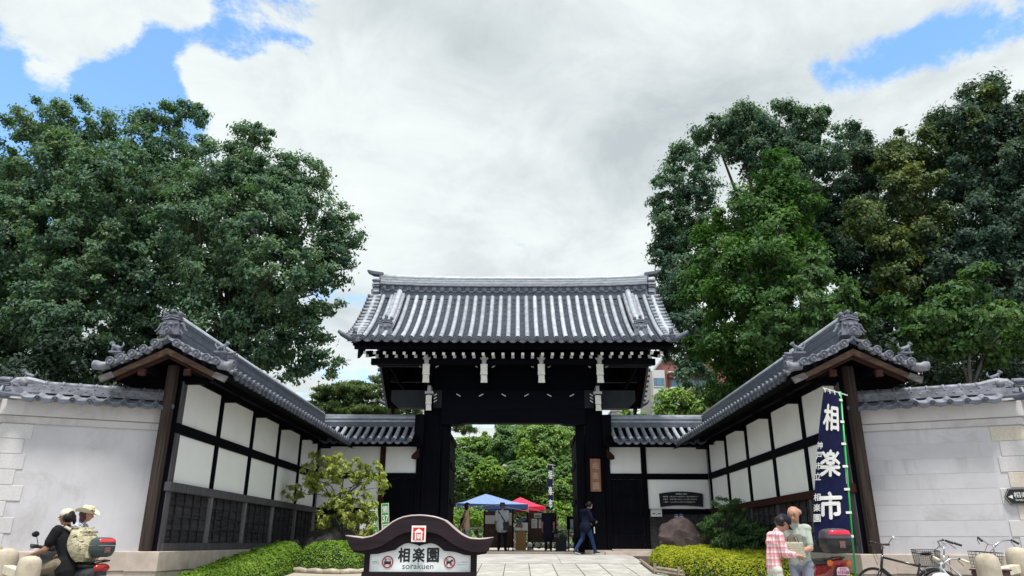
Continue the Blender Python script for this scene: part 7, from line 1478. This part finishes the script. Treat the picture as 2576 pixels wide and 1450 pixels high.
        mb=MB(); mb.bx(x0-l/2-.012,x0-l/2+.01,-.045,.045,z0+h*.22,z0+h*.50); mb.sph((x0-l/2-.012,0,z0+h*.30),.014,8,5); part('lock_plate',mb,pl('lock_brown',(.16,.085,.075),rough=.35),g,bevel=.008)
    box(g,-.30,.88,.44,.40,.37,pl('lid_grey',(.075,.06,.075),rough=.3),pl('lens_red',(.55,.02,.06),rough=.2),bk)
    # the rider's scooter at the left
    g=thing('motor_scooter','dark scooter with a green-black top box under the man in the cream cap','scooter',(-6.36,11.46,gz(11.46)),R_(152)); dg_=pl('scooter_dark',(.028,.032,.034),rough=.3,coat=.5)
    scooter(g,dg_,bk,st); box(g,-.24,.87,.32,.27,.27,pl('lid_green',(.045,.065,.068),rough=.3),pl('lens_red2',(.62,.05,.05),rough=.2),pl('box_green',(.030,.050,.050),rough=.35))
    mb=MB(); mb.sph((-.315,0,.72),(.045,.13,.065),12,8); part('tail_light',mb,pl('tail_red',(.30,.006,.004)),g,smooth=True)
    plate(g,(-.405,0,.50),pl('plate_white',(.70,.73,.74),rough=.4),pl('plate_green',(.03,.09,.05)),[('神戸市',-.04,.083,.07,.018),('11484',-.075,.018,.15,.05)])
    b=bicycle('dark bicycle leaning by the stone bollards in front of the lavender wall corner',(-6.75,12.0,gz(12.0)),R_(160),(.03,.03,.032),'flat',None,lady=False,bar_h=.97,saddle_h=.84)
    # stone bollards with their rails
    sm=mat('bollard_granite',(.52,.46,.37),(.36,.31,.24),scale=5,det=10,rough=.9,bump=.5,bscale=70,vary=.05)
    def bollard(x,y,zt,label,r=.148):
        z0=gz(y); h=zt-z0; mb=MB(); mb.lathe([(r*1.02,-.1),(r*1.02,h-.16),(r*.99,h-.10),(r*.9,h-.055),(r*.68,h-.02),(r*.36,h-.004),(.01,h)],22); o=single('stone_bollard',mb,sm,label,'bollard','stone bollards at the kerb',smooth=True); o.location=(x,y,z0)
    bollard(6.46,10.75,.25,'stone bollard beside the maroon box'); bollard(7.37,11.5,.33,'stone bollard in front of the wire basket')
    bollard(-6.54,10.35,.18,'stone bollard closest to the rider\'s elbow',.142); bollard(-7.30,11.0,.27,'stone bollard between two others on the rider\'s side'); bollard(-8.02,11.7,.33,'stone bollard cut by the picture edge on the rider\'s side')
    bm2=mat('rail_granite',(.66,.60,.49),(.52,.46,.36),scale=6,rough=.85)
    for i,(a,b_,lab) in enumerate((((6.46,10.75,-.02),(7.37,11.5,.04),'stone rail joining the two bollards near the wire basket'),((-6.54,10.35,-.08),(-7.30,11.0,-.0),'stone rail joined to the bollard closest to the rider'),((-7.30,11.0,.02),(-8.02,11.7,.07),'stone rail joined to the bollard at the picture edge'))):
        a,b_=Vector(a),Vector(b_); d=(b_-a).normalized(); mb=MB(); mb.beam(a+d*.16,b_-d*.16,.13,.12); single('stone_rail',mb,bm2,lab,'stone rail','stone rails between the bollards',bevel=.012)
vehicles()
